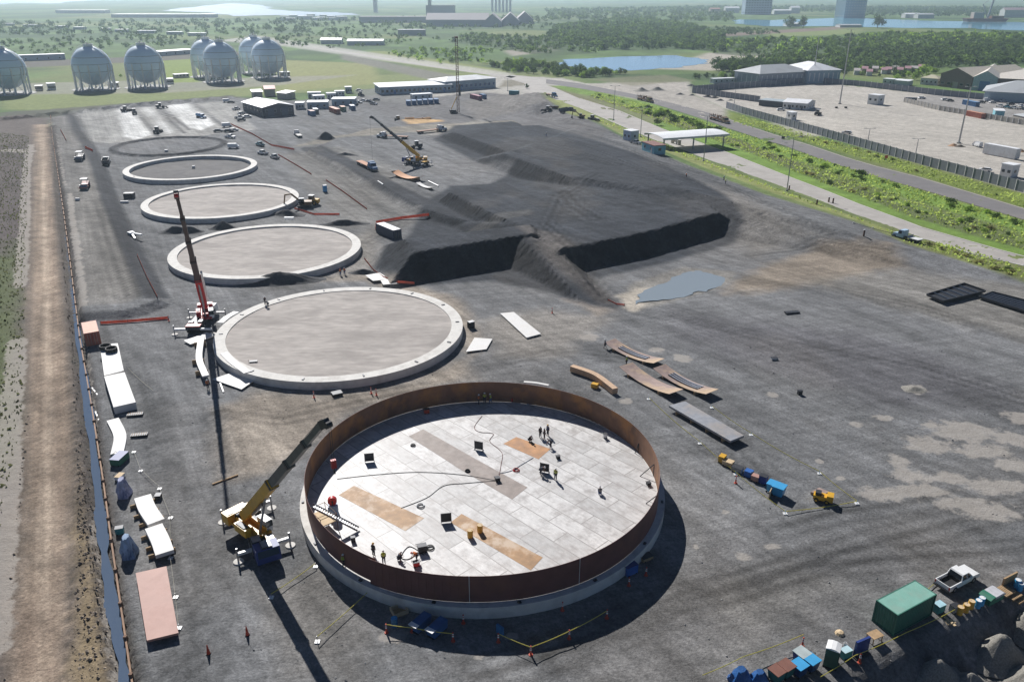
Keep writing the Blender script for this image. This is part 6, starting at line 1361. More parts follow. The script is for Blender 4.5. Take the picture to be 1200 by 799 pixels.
for pa, pb, dp, h, wm, lb in (((360.5,128),(384.5,127.5),9,3.4,WALLB,'blue-grey trailer office with white roof, right of the dark shed'),((389,124),(416,123.8),10,3.4,WALLB,'blue-grey trailer office with white roof, biggest of the row'),((361,115.5),(376,115.2),5,3.2,WALLW,'pale trailer office at the back of the row, left'),((368,119.5),(381,119),5,3.2,WALLW,'pale trailer office behind the first blue-grey one'),((384,116.5),(394,116),5,3.2,WALLW,'pale trailer office at the back of the row, middle'),((393,113.5),(404,113.2),5,3.,WALLW,'pale trailer office at the back of the row, right'),((346.5,128.5),(356.5,128.2),6,3.3,WALLW,'small white site cabin next to the dark shed'),((405,109.5),(412.5,109.3),5,3.6,WALLW,'square white cabin at the back right of the trailer offices'),((484,117.5),(507,116.2),5,3.0,WALLW,'white cabin in front of the long office')):
    building('trailer_office', lb, 'cabin', pa, pb, dp, h, 'flat', 0, wm, ROOFW, (3,1.1,1.0,1.2), ((.15,.9,2.1,DOORD),), .25)
for pa, pb, L_, m, mr, lb in (((362,134),(369,137),6.1,CBLUE,PINKP,'navy container with a pale pink top before the trailer offices, left'),((367,131),(373,135.5),6.1,mat('container_dark',(.05,.055,.07),.5),ROOFW,'dark container with a white top before the trailer offices'),((386,130),(399,135),12.,CRED,CREDT,'maroon container with orange top before the trailer offices, left'),((398,128),(406,133),6.1,GREEN,CREDT,'green and maroon container with pale top before the trailer offices'),((410,127),(416,131),6.1,CBLUE,ROOFW,'blue container with white top before the trailer offices'),
    ((549,114.5),(567,119),12.,mat('container_maroon',(.22,.05,.10),.5),mat('container_pink',(.45,.2,.25),.5),'maroon container on the far gravel right of the pile rig'),((561,114),(571,117),6.1,CBLUE,None,'navy container behind the maroon one'),((597,111),(608,111.5),6.1,TEAL,mat('container_cyan',(.30,.46,.50),.5),'teal container at the far end of the yard'),
    ((1123,121),(1152,127),12.2,CBLUE,mat('cb2',(.15,.3,.5),.5),'blue container behind the red one at the lot fence'),((1128,134.5),(1157,140.5),12.2,CRED,CREDT,'red container against the lot mesh fence'),((1061,119.5),(1073,120),6.1,mat('container_grey',(.10,.11,.13),.5),None,'dark grey container at the corner of the lot mesh fence')):
    cont(lb, pa, pb, L_, m, mr)
for k in range(6):
    f = k/5; cont('blue container in the row before the long office, seen end on', (479.5+f*32.5,124.6-f*2.2), (478+f*32.5,122-f*2.), 6.1, CBLUE, (ROOFG if k % 2 else ROOFW) if False else CBLUE, 'blue containers before the long office')
building('office_building', 'long low white office with a white roof, left block', 'building', (446,111.6), (529,107.8), 15, 4.6, 'mono', 1.2, WALLB, ROOFW, (16,1.6,1.6,1.4), ((.2,1.2,2.4,DOORB),(.55,1.2,2.4,DOORB),(.9,1.2,2.4,DOORB)), .8)
building('office_building', 'taller white office with a white hipped roof, right block', 'building', (522,107.6), (581,102.6), 20, 6.2, 'hip', 2.0, WALLB, ROOFW, (11,1.8,1.8,1.8), ((.3,1.6,2.6,DOORB),), .9, winm=mat('blue_pane',(.04,.10,.22),.15))
# toll canopy
q = [at(773.5,163.5,5.6), at(852,158.,5.6), at(836,150,5.6), at(757,155.5,5.6)]; C = (q[0]+q[1]+q[2]+q[3])/4; d = (q[1]-q[0]); L = d.length; d.normalize(); rz = math.atan2(d.y,d.x); W_ = 15.
t = thing('gate_canopy', 'white curved roof canopy on posts spanning the concrete road', 'canopy', (C.x,C.y,0), rz); b = MB(); k = 10
vs = []
for i in range(k+1):
    y_ = -W_/2+W_*i/k; zz = 5.45+.7*(1-(2*i/k-1)**2)
    vs += [(-L/2,y_,zz),(L/2,y_,zz),(L/2,y_,zz+.16),(-L/2,y_,zz+.16)]
b.add(vs, [(4*i+j, 4*i+4+j, 4*i+4+(j+1)%4, 4*i+(j+1)%4) for i in range(k) for j in range(4)]+[(0,1,2,3),(4*k+3,4*k+2,4*k+1,4*k)], ROOFW); link('roof', b.mesh('roof', 50), t)
b = MB(); b.box(-L/2-.05,L/2+.05,-W_/2-.12,-W_/2,4.85,5.55,WALLW); b.box(-L/2-.05,L/2+.05,W_/2,W_/2+.12,4.85,5.55,WALLW); link('fascia', b.mesh('fascia'), t)
for i in (-.46,-.02,.44):
    for j in (-.42,.42): s = MB(); s.box(i*L-.22,i*L+.22,j*W_-.22,j*W_+.22,0,5.4,GREYM); link('post', s.mesh('post'), t)
building('gatehouse', 'turquoise gatehouse with a brown flat roof under the canopy edge', 'gatehouse', (752,176), (766,181), 5, 3., 'flat', 0, TURQ, mat('roof_brown',(.22,.10,.08),.7), (2,1.2,1.0,1.2), ((.8,.9,2.1,WALLW),), .2)
building('gatehouse', 'white and blue kiosk beside the verge left of the canopy', 'kiosk', (730,164), (739,166), 4.5, 4., 'flat', 0, mat('kiosk_blue',(.45,.53,.62),.6), ROOFW, (2,.9,1.,1.5), (), .15)
for px, m in (((745,169),PKS),): place(m, 'grey pickup parked between the kiosk and the turquoise gatehouse', 'pickup', pt(*px), R(-50))
for i, (px, lb) in enumerate((((788,168),'concrete booth pillar in the middle lane under the canopy'),((796,170),'concrete booth pillar on the lane island under the canopy'),((790,166),'lane booth pillar nearest the canopy back'))):
    b = MB(); b.box(-.5,.5,-.5,.5,0,2.0,WALLT); b.box(-.6,.6,-.6,.6,2.0,2.15,WALLW); one('lane_pillar', b, lb, 'pillar', pt(*px), rz)
# ------------------------------------------------------------------ walls and fences
def fence(name, label, px, h, sp, pm=FENCEG, postm=FENCEP, th=.12, group=None, cap=False, z=0.):
    P = [pt(*q) for q in px]; C = P[0].copy(); r = thing(name, label, 'fence' if 'fence' in name else 'wall', C, 0, group); b = MB(); L_ = sum((c-a).length for a, c in zip(P[:-1], P[1:])); sp = max(sp, L_/95)
    for a, c in zip(P[:-1], P[1:]):
        a, c = a-C, c-C; b.bar(a+Vector((0,0,h/2)), c+Vector((0,0,h/2)), th, h, pm); n = max(1, round((c-a).length/sp))
        for k in range(n+(1 if c+C == P[-1] else 0)):
            p = a.lerp(c, k/n); s = MB(); s.box(p.x-.16,p.x+.16,p.y-.16,p.y+.16,p.z-.1,p.z+h+.25,postm); link('post', s.mesh('post'), r)
    link('panels', b.mesh('panels'), r); return r
fence('boundary_fence', 'long grey panel wall with pale posts along the asphalt road', [(851,127),(869,133),(1000,170),(1080,193),(1130,206.5),(1200,226),(1290,251)], 3.5, 4.)
fence('boundary_fence', 'grey panel wall on the left side of the lot, running to the lot office', [(811,109),(850,114.5),(890,120)], 3.5, 4.); fence('boundary_fence', 'grey panel wall along the far side of the lot below the hipped roofs', [(811,108),(860,104),(909,100.5),(951,97)], 3.8, 5.); fence('boundary_fence', 'grey panel wall on the far right of the lot, before the warehouses', [(951,97),(1000,100.5),(1095,111.5),(1152,117)], 3.6, 5.)
fence('mesh_fence', 'rusty mesh fence with thin posts between lot and parked cars', [(1059,120),(1100,129.5),(1200,147),(1290,165)], 2.6, 3.5, mat('mesh_grey',(.33,.31,.28),.8), FENCEP, .06)
fence('boundary_wall', 'low rusty sheet wall along the ditch on the left', [(59.5,137),(62,165),(67.5,200),(75,250),(83,310),(94.5,400),(108.5,480),(122.5,570),(132,640),(143,715),(155.5,799),(168,870)], .9, 6., mat('wall_rust',(.33,.21,.14),.8,var=.2), mat('wall_rust_post',(.2,.12,.08),.8), .18)
fence('wire_fence', 'thin wire fence along the near side of the concrete road', [(1000,262),(1046,274),(1108,290),(1136,297),(1170,304),(1200,312),(1260,332)], .12, 6., GREYM, FENCEP, .05)
fence('pipe_barrier', 'low barrier beside the limed strips', [(60,146),(150,131)], .5, 8.) if False else None
# ------------------------------------------------------------------ poles
def pole(label, base, topy, lamps=1, m=GREYM, r=.14, name='light_pole', cat='light pole', head=2):
    p = pt(*base); dist = math.hypot(p.x, math.hypot(p.y, CAMH)); 
    h = 1.; 
    for _ in range(60):
        dd = p.y*CP-(p.z+h-CAMH)*SP; y_ = 399.5-FPX*(p.y*SP+(p.z+h-CAMH)*CP)/dd
        h += (y_-topy)*dist/FPX*.8
    t = thing(name, label, cat, p, 0); b = MB(); b.cyl((0,0,0),(0,0,h),r*1.3,r*.7,8,m); link('mast', b.mesh('mast'), t); q = MB(); q.cyl((0,0,0),(0,0,.5),r*3,r*3,10,CONCG); link('base', q.mesh('base'), t)
    for s in range(head):
        a = MB(); sx = 1 if s == 0 else -1; a.bar((0,0,h-.1),(sx*1.8,0,h+.1),.1,.1,m); a.box(min(sx*1.5,sx*2.5),max(sx*1.5,sx*2.5),-.2,.2,h+.05,h+.25,m); link('lamp_arm', a.mesh('lamp_arm'), t)
    return t
for base, ty, lb in (((719,141),101,'light pole on the verge left of the canopy, farthest'),((750.5,161),127,'light pole between kiosk and canopy'),((824.5,189),136,'light pole in front of the canopy'),((922,224),161,'light pole on the near verge right of the canopy'),((595,107),92,'light pole at the far yard gate'),((860,127),104,'light pole at the left corner of the lot'),((1017,166),151,'thin pole inside the lot behind the panel wall'),((1072.5,183),163,'street light in the lot behind the panel wall')): pole(lb, base, ty)
for base, ty, lb in (((952,97),43,'tall pale mast at the far wall of the lot'),((984,122),35,'tallest pale mast in the middle of the lot'),((1123.5,168),102,'tall mast beside rubble in the right of the lot')): pole(lb, base, ty, 1, mat('mast_pale',(.5,.49,.47),.5), .32, 'flood_mast', 'mast', 2)
for px, lb in (((971,237),'red and white bollard pair on the road, left'),((976,238),'red and white bollard pair on the road, right'),((924.5,223),'short dark bollard beside the light pole on the verge'),((1012,277),'dark litter bin on the near verge'),((957,240),'dark rubble lump on the verge')):
    b = MB(); b.cyl((0,0,0),(0,0,1.6),.25,.22,10,RUST); b.cyl((0,0,1.6),(0,0,1.7),.28,.2,10,WHITE); one('bollard', b, lb, 'bollard', pt(*px))
# signs by the asphalt road
b = MB(); b.box(-.04,.04,-.04,.04,0,2.4,GREYM); b.box(-.7,.7,-.06,-.03,1.5,2.6,DARKM); one('road_sign', b, 'dark square sign beside the asphalt road', 'sign', pt(917,167)); b = MB(); b.box(-.04,.04,-.04,.04,0,1.6,GREYM); b.box(-.6,.6,-.06,-.03,.8,1.9,ORANGE); one('road_sign', b, 'orange sign in the grass before the panel wall', 'sign', pt(1038,188))
# ------------------------------------------------------------------ lot and roads: vehicles and buildings
def scrap(P):
    b = MB(); r = random.Random(3)
    for k in range(26): x_ = r.uniform(.5,11.4); y_ = r.uniform(-1,1); z_ = r.uniform(1.4,2.9); b.bar((x_,y_,z_),(x_+r.uniform(-2,2),y_+r.uniform(-.4,.4),z_+r.uniform(-.5,.5)),.3,.35,RUST)
    for k in range(7): b.box(.3+k*1.85,.45+k*1.85,-1.2,-1.05,1.3,3.2,RUST); b.box(.3+k*1.85,.45+k*1.85,1.05,1.2,1.3,3.2,RUST)
    P.append(('scrap_load', b.mesh('scrap_load')))
SCT = truck_kit(mat('truck_tan',(.35,.25,.17),.5), 'flatsemi', 12., scrap, 'scrap_truck', RUST)
place(SCT, 'truck heaped with rusty scrap on the asphalt road, farther of two', 'truck', pt(748,117), head((745,116),(778,124)), None, 1.0); place(SCT, 'truck heaped with rusty scrap on the asphalt road, nearer of two', 'truck', pt(833,140), head((833,140),(866,149)), None, 1.0)
BXT = container_kit(14., WHITE, ROOFW, 2.6, 4.0, True)
p, q = pt(1153,180), pt(1192,187.5); place(('box_trailer', BXT[1]+wheel_parts((4.6,5.8),1.25,.5,.3)), 'long white box trailer in the right of the lot', 'trailer', (p+q)/2+Vector((0,0,.25)), math.atan2(q.y-p.y,q.x-p.x))
place(VANW, 'white van at the front end of the white box trailer', 'van', pt(1145,172), head((1150,173),(1140,170))); place(truck_kit(mat('truck_dark',(.04,.05,.06),.4), 'flat', 4.), 'dark truck behind the white box trailer', 'truck', pt(1200,187), R(-30)); place(SUVW, 'white car inside the panel wall near the white guard booth', 'car', pt(1154,201), R(140)); place(SUVW, 'silver car parked inside the panel wall in the middle of the lot', 'car', pt(992,157), R(150), None, 1., {'body': mat('car_silver',(.42,.43,.45),.3,.4)})
building('guard_booth', 'white guard booth inside the panel wall at the right', 'booth', (1171,206), (1184,208.5), 4., 4.2, 'flat', 0, WALLW, ROOFW, (2,1.1,1.,1.5), (), .2); building('guard_booth', 'white cube cabin standing alone in the lot', 'cabin', (1016,122.), (1028,123.5), 6., 5.2, 'flat', 0, WALLW, ROOFW, (2,1.4,1.2,2.2), (), .2); building('guard_booth', 'small pale booth inside the wall below the lot office', 'booth', (921,139.5), (927,141), 3., 3.6, 'flat', 0, WALLW, ROOFW, (1,1.1,1.,1.5), (), .2)
building('lot_office', 'low white office in the lot with dark openings', 'building', (917,127.5), (945,129.5), 15, 3.6, 'gable', 1.3, WALLW, ROOFW, (6,1.1,1.2,1.1), ((.3,1.1,2.2,DOORD),(.8,1.1,2.2,DOORD)), .4, 'x')
building('carport', 'dark open carport attached to the lot office', 'carport', (889,124), (916.5,126.7), 9, 3.1, 'flat', 0, WALLD, mat('roof_bluegrey',(.36,.42,.45),.6), None, (), .4)
place(SUVW, 'white car parked before the lot office', 'car', pt(915,130), R(-10)); place(LOA, 'small dark forklift in the open lot below the office', 'forklift', pt(958,135), 1.)
for px, lb in (((980,127),'black tyre block beside the tallest mast, left'),((991,127),'black tyre block beside the tallest mast, right')):
    b = MB(); b.lathe([(.4,.0),(.8,.1),(.8,.8),(.4,.9)],12,BLACK); one('tyre_block', b, lb, 'tyre', pt(*px))
for px, s, m, lb in (((1117,171),2.2,mat('rubble_orange',(.4,.24,.14),.9),'orange rubble beside the right mast'),((1125,172),2.0,mat('rubble_dark',(.12,.1,.08),.9),'dark rubble at the foot of the right mast'),((1196,178),2.2,mat('rubble_orange',(.4,.24,.14),.9),'orange rubble at the right edge of the lot'),((797,111),2.5,HEAPM,'dark rubble lump in the dump yard, left'),((811,112),2.,HEAPM,'small rubble lump in the dump yard'),((829,114),2.8,HEAPM,'dark rubble lump in the dump yard, middle'),((837,115),2.8,HEAPM,'dark rubble lump in the dump yard, biggest'),((844,118),2.2,HEAPM,'dark rubble lump in the dump yard, nearest'),((856,118),2.,HEAPG,'pale rubble lump at the corner of the lot wall'),((810,101),3.,HEAPM,'dark rubble at the far edge of the dump yard'),((752,107),5.,HEAPG,'long pale mound in the dump yard, left'),((770,106),5.,HEAPG,'long pale mound in the dump yard, right')): heap(lb, px, s*1.3, s, s*.45, .2, m, px[0]+3, group=None)['category'] = 'rubble'
for k, (px, kit, rz) in enumerate((((1150,121),SUVD,.2),((1156,119),VANW,.3),((1163,121),SUVW,.2),((1168,118),SUVW,.2),((1176,120),SUVW,.2),((1172,126),PKT,1.8),((1180,127),PKD,1.9),((1188,128),PKT,1.9),((1195,125),SUVW,1.6),((1199,129),SUVD,1.7),((1184,123),SUVD,.2),((1080,116),SUVW,.1),((1107,118),SUVW,.1),((1113,119),SUVD,.1))):
    place(kit, 'vehicle parked between the lot mesh fence and the warehouses', 'car', pt(*px), rz, 'vehicles parked before the warehouses')
building('open_shed', 'blue white roofed shelter between red container and warehouse', 'shelter', (1165,138), (1176,138.5), 6, 3.4, 'mono', .5, TURQ, ROOFW, None, (), .3); building('open_shed', 'grey stone yard shelter at the right edge behind the mesh fence', 'shelter', (1186,140), (1204,144), 8, 2.4, 'hip', 1.2, WALLT, ROOFG, None, (), .3)
building('hip_roof_hall', 'grey hall with hipped grey roof behind the lot, left of two', 'building', (889,101), (947,97.5), 26, 8.0, 'hip', 4.6, mat('hall_grey',(.30,.33,.38),.7), ROOFG, (10,.5,5.,1.5), (), 1.0, winm=WALLW); building('hip_roof_hall', 'bluish hall with white gable roof behind the lot, right of two', 'building', (945,98.5), (983,97.5), 34, 9., 'hip', 4.6, mat('hall_blue',(.27,.36,.44),.7), ROOFW, (7,.6,5.5,1.6), (), 1.0, winm=WALLW)
building('white_shed', 'small white trailer outside the lot corner, left of two', 'trailer', (836,98.5), (861,97.5), 5, 3.2, 'flat', 0, WALLW, ROOFW, (4,1.,1.,1.2), (), .2); building('white_shed', 'pale tank truck shelter at the lot corner behind the wall', 'shelter', (877,97.5), (893,96.3), 6, 4.0, 'gable', 1.2, WALLW, ROOFW, None, (), .3)
building('warehouse', 'warehouse with brown gable front and cream roof right of the lot', 'warehouse', (1100,101.5), (1137,105.5), 60, 8.5, 'gable', 4.5, WALLBR, mat('roof_cream',(.55,.50,.42),.7), (5,2.2,1.4,2.), ((.5,4,4,WALLT),), .8, 'y')
building('warehouse', 'pale blue fronted warehouse with a blue door, right of the brown gable', 'warehouse', (1138,106), (1166,107.5), 66, 8.5, 'gable', 4., mat('ware_blue',(.36,.46,.52),.7), mat('roof_cream2',(.60,.56,.50),.7), None, ((.5,6,6,DOORB),), .8, 'y')
building('warehouse', 'brown sided low warehouse at the right edge', 'warehouse', (1167,107), (1260,112), 60, 8, 'mono', 2.5, WALLBR, mat('roof_cream2',(.60,.56,.50),.7), None, (), .8); building('warehouse', 'large pale grey hipped roof hall at the right edge before the cars', 'warehouse', (1152,118), (1290,126), 34, 5.5, 'hip', 5.5, WALLB, ROOFG, None, (), 1.5)
building('house', 'small white house with yellowish roof left of the brown gable', 'house', (1078,99), (1098,100.5), 10, 4.5, 'hip', 2., WALLW, mat('roof_yellowish',(.50,.46,.33),.7), (4,1.2,1.2,1.5), (), .5); building('house', 'white flat cabins behind the lot wall, left', 'cabin', (1034,98.5), (1046,99.5), 6, 3.4, 'flat', 0, WALLW, ROOFW, (2,1.,1.,1.2), (), .3); building('house', 'white flat cabins behind the lot wall, right', 'cabin', (1047,99.5), (1064,101), 6, 3., 'mono', .6, WALLW, ROOFW, None, (), .3)
for k in range(11):
    px = (1002+k*7.2+rng.uniform(-2,2), 88-k*.35+rng.uniform(-2.2,2.2)); building('house', 'low house with a pinkish roof in the settlement behind the lot', 'house', px, (px[0]+6.5,px[1]+.2), 9, 3.2, 'gable', 1.5, WALLT if k % 2 else WALLW, mat('roof_pink',(.42,.24,.27),.8) if k % 3 else mat('roof_tin',(.5,.46,.44),.6), None, (), .4, group='houses of the settlement behind the lot')
# ------------------------------------------------------------------ gas spheres
def sphere_kit():
    r = 13.2; cz = 16.2; b = MB(); n = 40; prof = [(max(r*math.cos(a), .001), cz+r*math.sin(a)) for a in np.linspace(-PI/2, PI/2, 25)]; b.lathe(prof, n, SPHERE)
    bands = MB()
    for z in (-3.5, 1.5, 6.): q = math.sqrt(r*r-z*z); bands.arcwall(q-.05,q+.10,cz+z-.12,cz+z+.12,0,2*PI,n,GREYM,closed=True)
    P = [('shell', b.mesh('shell', 60), [('band', bands.mesh('band'))])]
    for k in range(12):
        a = 2*PI*(k+.5)/12; s = MB(); s.cyl((math.cos(a)*r*.99,math.sin(a)*r*.99,0),(math.cos(a)*r*.985,math.sin(a)*r*.985,cz+1.),.62,.62,12,WHITE); P.append(('leg', s.mesh('leg', 40)))
        
    br = MB()
    for k in range(10):
        a, c = 2*PI*(k+.5)/10, 2*PI*(k+1.5)/10; br.cyl((math.cos(a)*r,math.sin(a)*r,1.),(math.cos(c)*r,math.sin(c)*r,12.),.13,.13,6,WHITE); br.cyl((math.cos(a)*r,math.sin(a)*r,12.),(math.cos(c)*r,math.sin(c)*r,1.),.13,.13,6,WHITE)
    P.append(('bracing', br.mesh('bracing')))
    for s_ in (1,-1):
        st = MB(); pp = []
        for k in range(15):
            f = k/14; el = -.35+f*1.75; rr = r+.5; pp.append(Vector((s_*rr*math.cos(el)*.985, -.9+.35*k*0, cz+rr*math.sin(el))))
        pp = [Vector((s_*(r+.4), -.9, 0.3))]+pp
        for u, v in zip(pp[:-1], pp[1:]): st.bar(u, v, 1.0, .25, WHITE); st.bar(u+Vector((0,-.5,.9)), v+Vector((0,-.5,.9)), .1, .1, WHITE); st.bar(u+Vector((0,.5,.9)), v+Vector((0,.5,.9)), .1, .1, WHITE)
        P.append(('stairway', st.mesh('stairway')))
    tp = MB(); tp.cyl((0,0,cz+r-.15),(0,0,cz+r+.5),3.2,3.2,16,WHITE); tp.cyl((1,0,cz+r+.5),(1,0,cz+r+4),.12,.12,6,WHITE); tp.cyl((-1.2,.5,cz+r+.5),(-1.2,.5,cz+r+3),.2,.2,6,WHITE); tp.cyl((0,-1,cz+r+.5),(0,-1,cz+r+2.6),.35,.35,8,GREYM); tp.arcwall(3.1,3.2,cz+r+.5,cz+r+1.5,0,2*PI,16,WHITE,closed=True); P.append(('top_platform', tp.mesh('top_platform')))
    pi = MB(); pi.cyl((0,0,1),(0,0,cz-r+.3),.5,.5,10,GREYM); pi.bar((0,0,1.),(0,-16,1.),.5,.5,GREYM); P.append(('bottom_pipe', pi.mesh('bottom_pipe')))
    ba = MB(); ba.cyl((0,0,0),(0,0,.25),16,16,32,CONCG); P.append(('concrete_base', ba.mesh('concrete_base')))
    return ('gas_sphere', P)
SPK = sphere_kit()
for i, (px, lb) in enumerate((((7,111),'white gas sphere tank cut by the left edge'),((107.5,106),'white gas sphere tank, second from the left edge'),((168,103.5),'white gas sphere tank, third from the left edge'),((257,97),'white gas sphere tank nearer of the middle pair'),((241,91),'white gas sphere tank half hidden behind the middle pair'),((311.5,92),'white gas sphere tank nearer of the right pair'),((296,86.5),'white gas sphere tank half hidden behind the right pair'))):
    place(SPK, lb, 'gas tank', pt(px[0]+5.5, px[1]-1.), 0., 'gas sphere tanks beyond the yard', .93)
for pa, pb, dp, h, lb, wm in (((24,72),(77,70),9,5,'long pale building behind the first two gas spheres',mat('long_blue',(.40,.45,.55),.7)),((190,66),(232,63),20,4,'wide white roofed building between the gas spheres',WALLW),((57,106),(66,105.5),6,4,'small pump house between the first two gas spheres',WALLW),((42,107),(50,106.7),5,3,'small white kiosk left of the pump house',WALLT),((130,103),(139,102.7),5,3,'small white kiosk between the second and third gas sphere',WALLT),((196,99),(204,98.6),6,3.4,'small pump house right of the third gas sphere',WALLW),((206,92),(222,91),6,2.5,'low pipe rack house right of the third gas sphere',WALLT),((330,90),(340,89.5),5,3,'small hut right of the last gas sphere',WALLT)):
    building('plant_building', lb, 'building', pa, pb, dp, h, 'flat', 0, wm, ROOFW, (4,1.2,1.2,1.2), (), .3)
# ------------------------------------------------------------------ far buildings
def far(name, label, cat, px, wid, dep, h, roof='flat', rh=0, wm=WALLW, rm=ROOFW, rz=0., wins=None, winm=None, group=None, ridge='x'):
    p = at(*px); u = Vector((math.cos(rz), math.sin(rz), 0))*wid/2
    def prj(v):
        dd = v.y*CP-(v.z-CAMH)*SP; return (600+FPX*v.x/dd, 399.5-FPX*(v.y*SP+(v.z-CAMH)*CP)/dd)
    return building(name, label, cat, prj(p-u), prj(p+u), dep, h, roof, rh, wm, rm, wins, (), .5, ridge, group, winm)
GB = mat('far_hazed_wall', (.42,.41,.43), .8); GR_ = mat('far_hazed_roof', (.42,.39,.39), .8)  # paled wall and roof colours have distance haze painted in
far('factory_hall', 'long brownish factory roof in the haze beyond the fields', 'factory', (536,31.5), 118, 60, 12, 'gable', 11, GB, GR_)
for px, lb in (((577,34),'hazy factory gable, left of three'),((598,32.5),'hazy factory gable, middle of three'),((615,30.5),'hazy factory gable, right of three')): far('factory_hall', lb, 'factory', (px[0],px[1]-2), 34, 110, 9, 'gable', 14, GB, GR_, 0, None, None, None, 'y')
far('factory_block', 'tall hazy factory block behind the long brownish roof', 'factory', (516,22), 70, 40, 30, 'flat', 0, GB, GR_); far('chimney_tower', 'slim stepped tower rising from the hazy factory', 'tower', (504,22), 8, 8, 42, 'flat', 0, GB, GR_); far('chimney_tower', 'small hazy tower far left of the factory', 'tower', (440,15), 12, 12, 44, 'hip', 12, GB, GR_)
far('factory_hall', 'long low dark shed left of the hazy factory', 'factory', (462,27), 150, 40, 12, 'flat', 0, GB, GR_)
for k in range(6): far('tank_tower', 'thin hazy stack of the refinery on the skyline', 'stack', (577+k*4.2,14), 7, 7, 60+8*(k % 3), 'flat', 0, GB, GR_, group='thin stacks on the skyline')
far('white_hall', 'long white roofed hall by the field track, right of two', 'building', (428,53.5), 44, 14, 5, 'gable', 2, WALLW, ROOFW); far('white_hall', 'long white roofed hall by the field track, left of two', 'building', (388,52), 26, 12, 5, 'gable', 2, WALLW, ROOFW); far('plant_building', 'grey low factory yard building beyond the field track', 'building', (482,42), 40, 20, 8, 'flat', 0, GB, ROOFG)
far('white_hall', 'long white hall on the hazy plain at the left', 'building', (190,21), 260, 40, 8, 'flat', 0, WALLW, ROOFW); far('white_hall', 'long white hall on the hazy plain farther left', 'building', (94,16), 150, 40, 9, 'flat', 0, WALLW, ROOFW)
for k in range(14): far('plant_building', 'small white building of the far hazy settlement left of the factory', 'building', (333+k*5.2+rng.uniform(-2,2), 24+rng.uniform(-2.5,1.5)), rng.uniform(14,34), 16, rng.uniform(5,9), 'flat', 0, WALLW, ROOFW, group='small far white buildings left of the factory')
for k in range(9): far('plant_building', 'small white shed along the pale field track at far left', 'building', (12+k*27+rng.uniform(-6,6), 30.5+k*1.5), rng.uniform(14,30), 10, 4, 'flat', 0, WALLW, ROOFW, group='small white sheds along the far left field track')
far('tower_block', 'tall pale block with a shaded blue side rising past the top edge', 'tower block', (1001,21.5), 60, 40, 88, 'flat', 0, mat('tower_blue',(.30,.42,.50),.6), ROOFW, R(14), (8,4,2.5,4,14,6.), mat('tower_pane',(.45,.52,.55),.4))
far('tower_block', 'blue-grey block with rows of windows behind the canal', 'building', (888,17.5), 76, 40, 60, 'flat', 0, mat('block_blue',(.33,.42,.52),.7), ROOFG, 0, (10,5,3,4,9,6.5), mat('block_pane',(.14,.2,.3),.4))
for px, wd, h, m, lb in (((858,15.5),44,14,ROOFW,'white roofed quay shed left of the blue-grey block'),((838,16),30,12,mat('roof_red_far',(.4,.22,.18),.8),'reddish quay shed far left of the blue-grey block'),((917,17),50,10,ROOFW,'white quay shed right of the blue-grey block'),((932,16),26,16,ROOFW,'tall white quay building right of the blue-grey block'),((1085,22),40,9,ROOFG,'grey quay shed right of the tall block'),((1070,21.5),40,9,ROOFW,'white quay shed right of the tall block'),((1190,21),60,18,mat('roof_pinkfar',(.45,.33,.35),.8),'pinkish quay building at the right edge'),((930,31.5),26,5,ROOFW,'low white building on the near canal bank'),((997,32.5),40,4,ROOFG,'flat grey building on the near canal bank')):
    far('quay_shed', lb, 'shed', px, wd, 24, h, 'gable', h*.3, WALLT if 'red' in lb else WALLW, m)
# moored barge with a crane
p = at(1154,26.5); b = MB(); b.prism([(-42,1),(40,1),(46,8),(-46,8)], -9, 9, mat('hull_red',(.30,.12,.10),.7)); h_ = MB(); h_.box(-30,-8,-7,7,8,20,WALLT); k_ = MB(); k_.box(10,36,-6,6,8,13,RUST); c_ = MB(); c_.bar((4,0,8),(10,0,52),3.,3.,GREYM); c_.bar((4,0,8),(-12,0,36),1.5,1.5,GREYM); c_.bar((-12,0,36),(10,0,52),.8,.8,GREYM)
place(('barge', [('hull', b.mesh('hull')), ('deckhouse', h_.mesh('deckhouse')), ('cargo', k_.mesh('cargo')), ('crane', c_.mesh('crane'))]), 'moored barge with a lattice crane at the far right canal bank', 'barge', p, .0)
# ================================================================== VEGETATION
def leafmat(name, c, v=.35):
    m = bpy.data.materials.new(name); m.use_nodes = True; nt = m.node_tree; nt.nodes.clear(); L = nt.links.new
    out = nd(nt,'ShaderNodeOutputMaterial'); d = nd(nt,'ShaderNodeBsdfDiffuse'); t = nd(nt,'ShaderNodeBsdfTranslucent'); ms = nd(nt,'ShaderNodeMixShader'); ms.inputs[0].default_value = .6
    g = nd(nt,'ShaderNodeNewGeometry'); n = nd(nt,'ShaderNodeTexNoise', Scale=.11, Detail=5.); L(g.outputs['Position'], n.inputs['Vector']); oi = nd(nt,'ShaderNodeObjectInfo')
    ad = nd(nt,'ShaderNodeMath', operation='ADD'); L(n.outputs[0], ad.inputs[0]); mu = nd(nt,'ShaderNodeMath', operation='MULTIPLY'); L(oi.outputs['Random'], mu.inputs[0]); mu.inputs[1].default_value = .35; L(mu.outputs[0], ad.inputs[1])
    r = nd(nt,'ShaderNodeValToRGB'); L(ad.outputs[0], r.inputs[0]); e = r.color_ramp.elements; e[0].position = .35; e[1].position = .95
    e[0].color = (c[0]*(1-v), c[1]*(1-v), c[2]*(1-v), 1); e[1].color = (c[0]*(1+v*1.5), c[1]*(1+v*1.1), c[2]*(1+v*.4), 1)
    L(r.outputs[0], d.inputs[0]); L(r.outputs[0], t.inputs[0]); L(d.outputs[0], ms.inputs[1]); L(t.outputs[0], ms.inputs[2]); L(ms.outputs[0], out.inputs[0]); return m
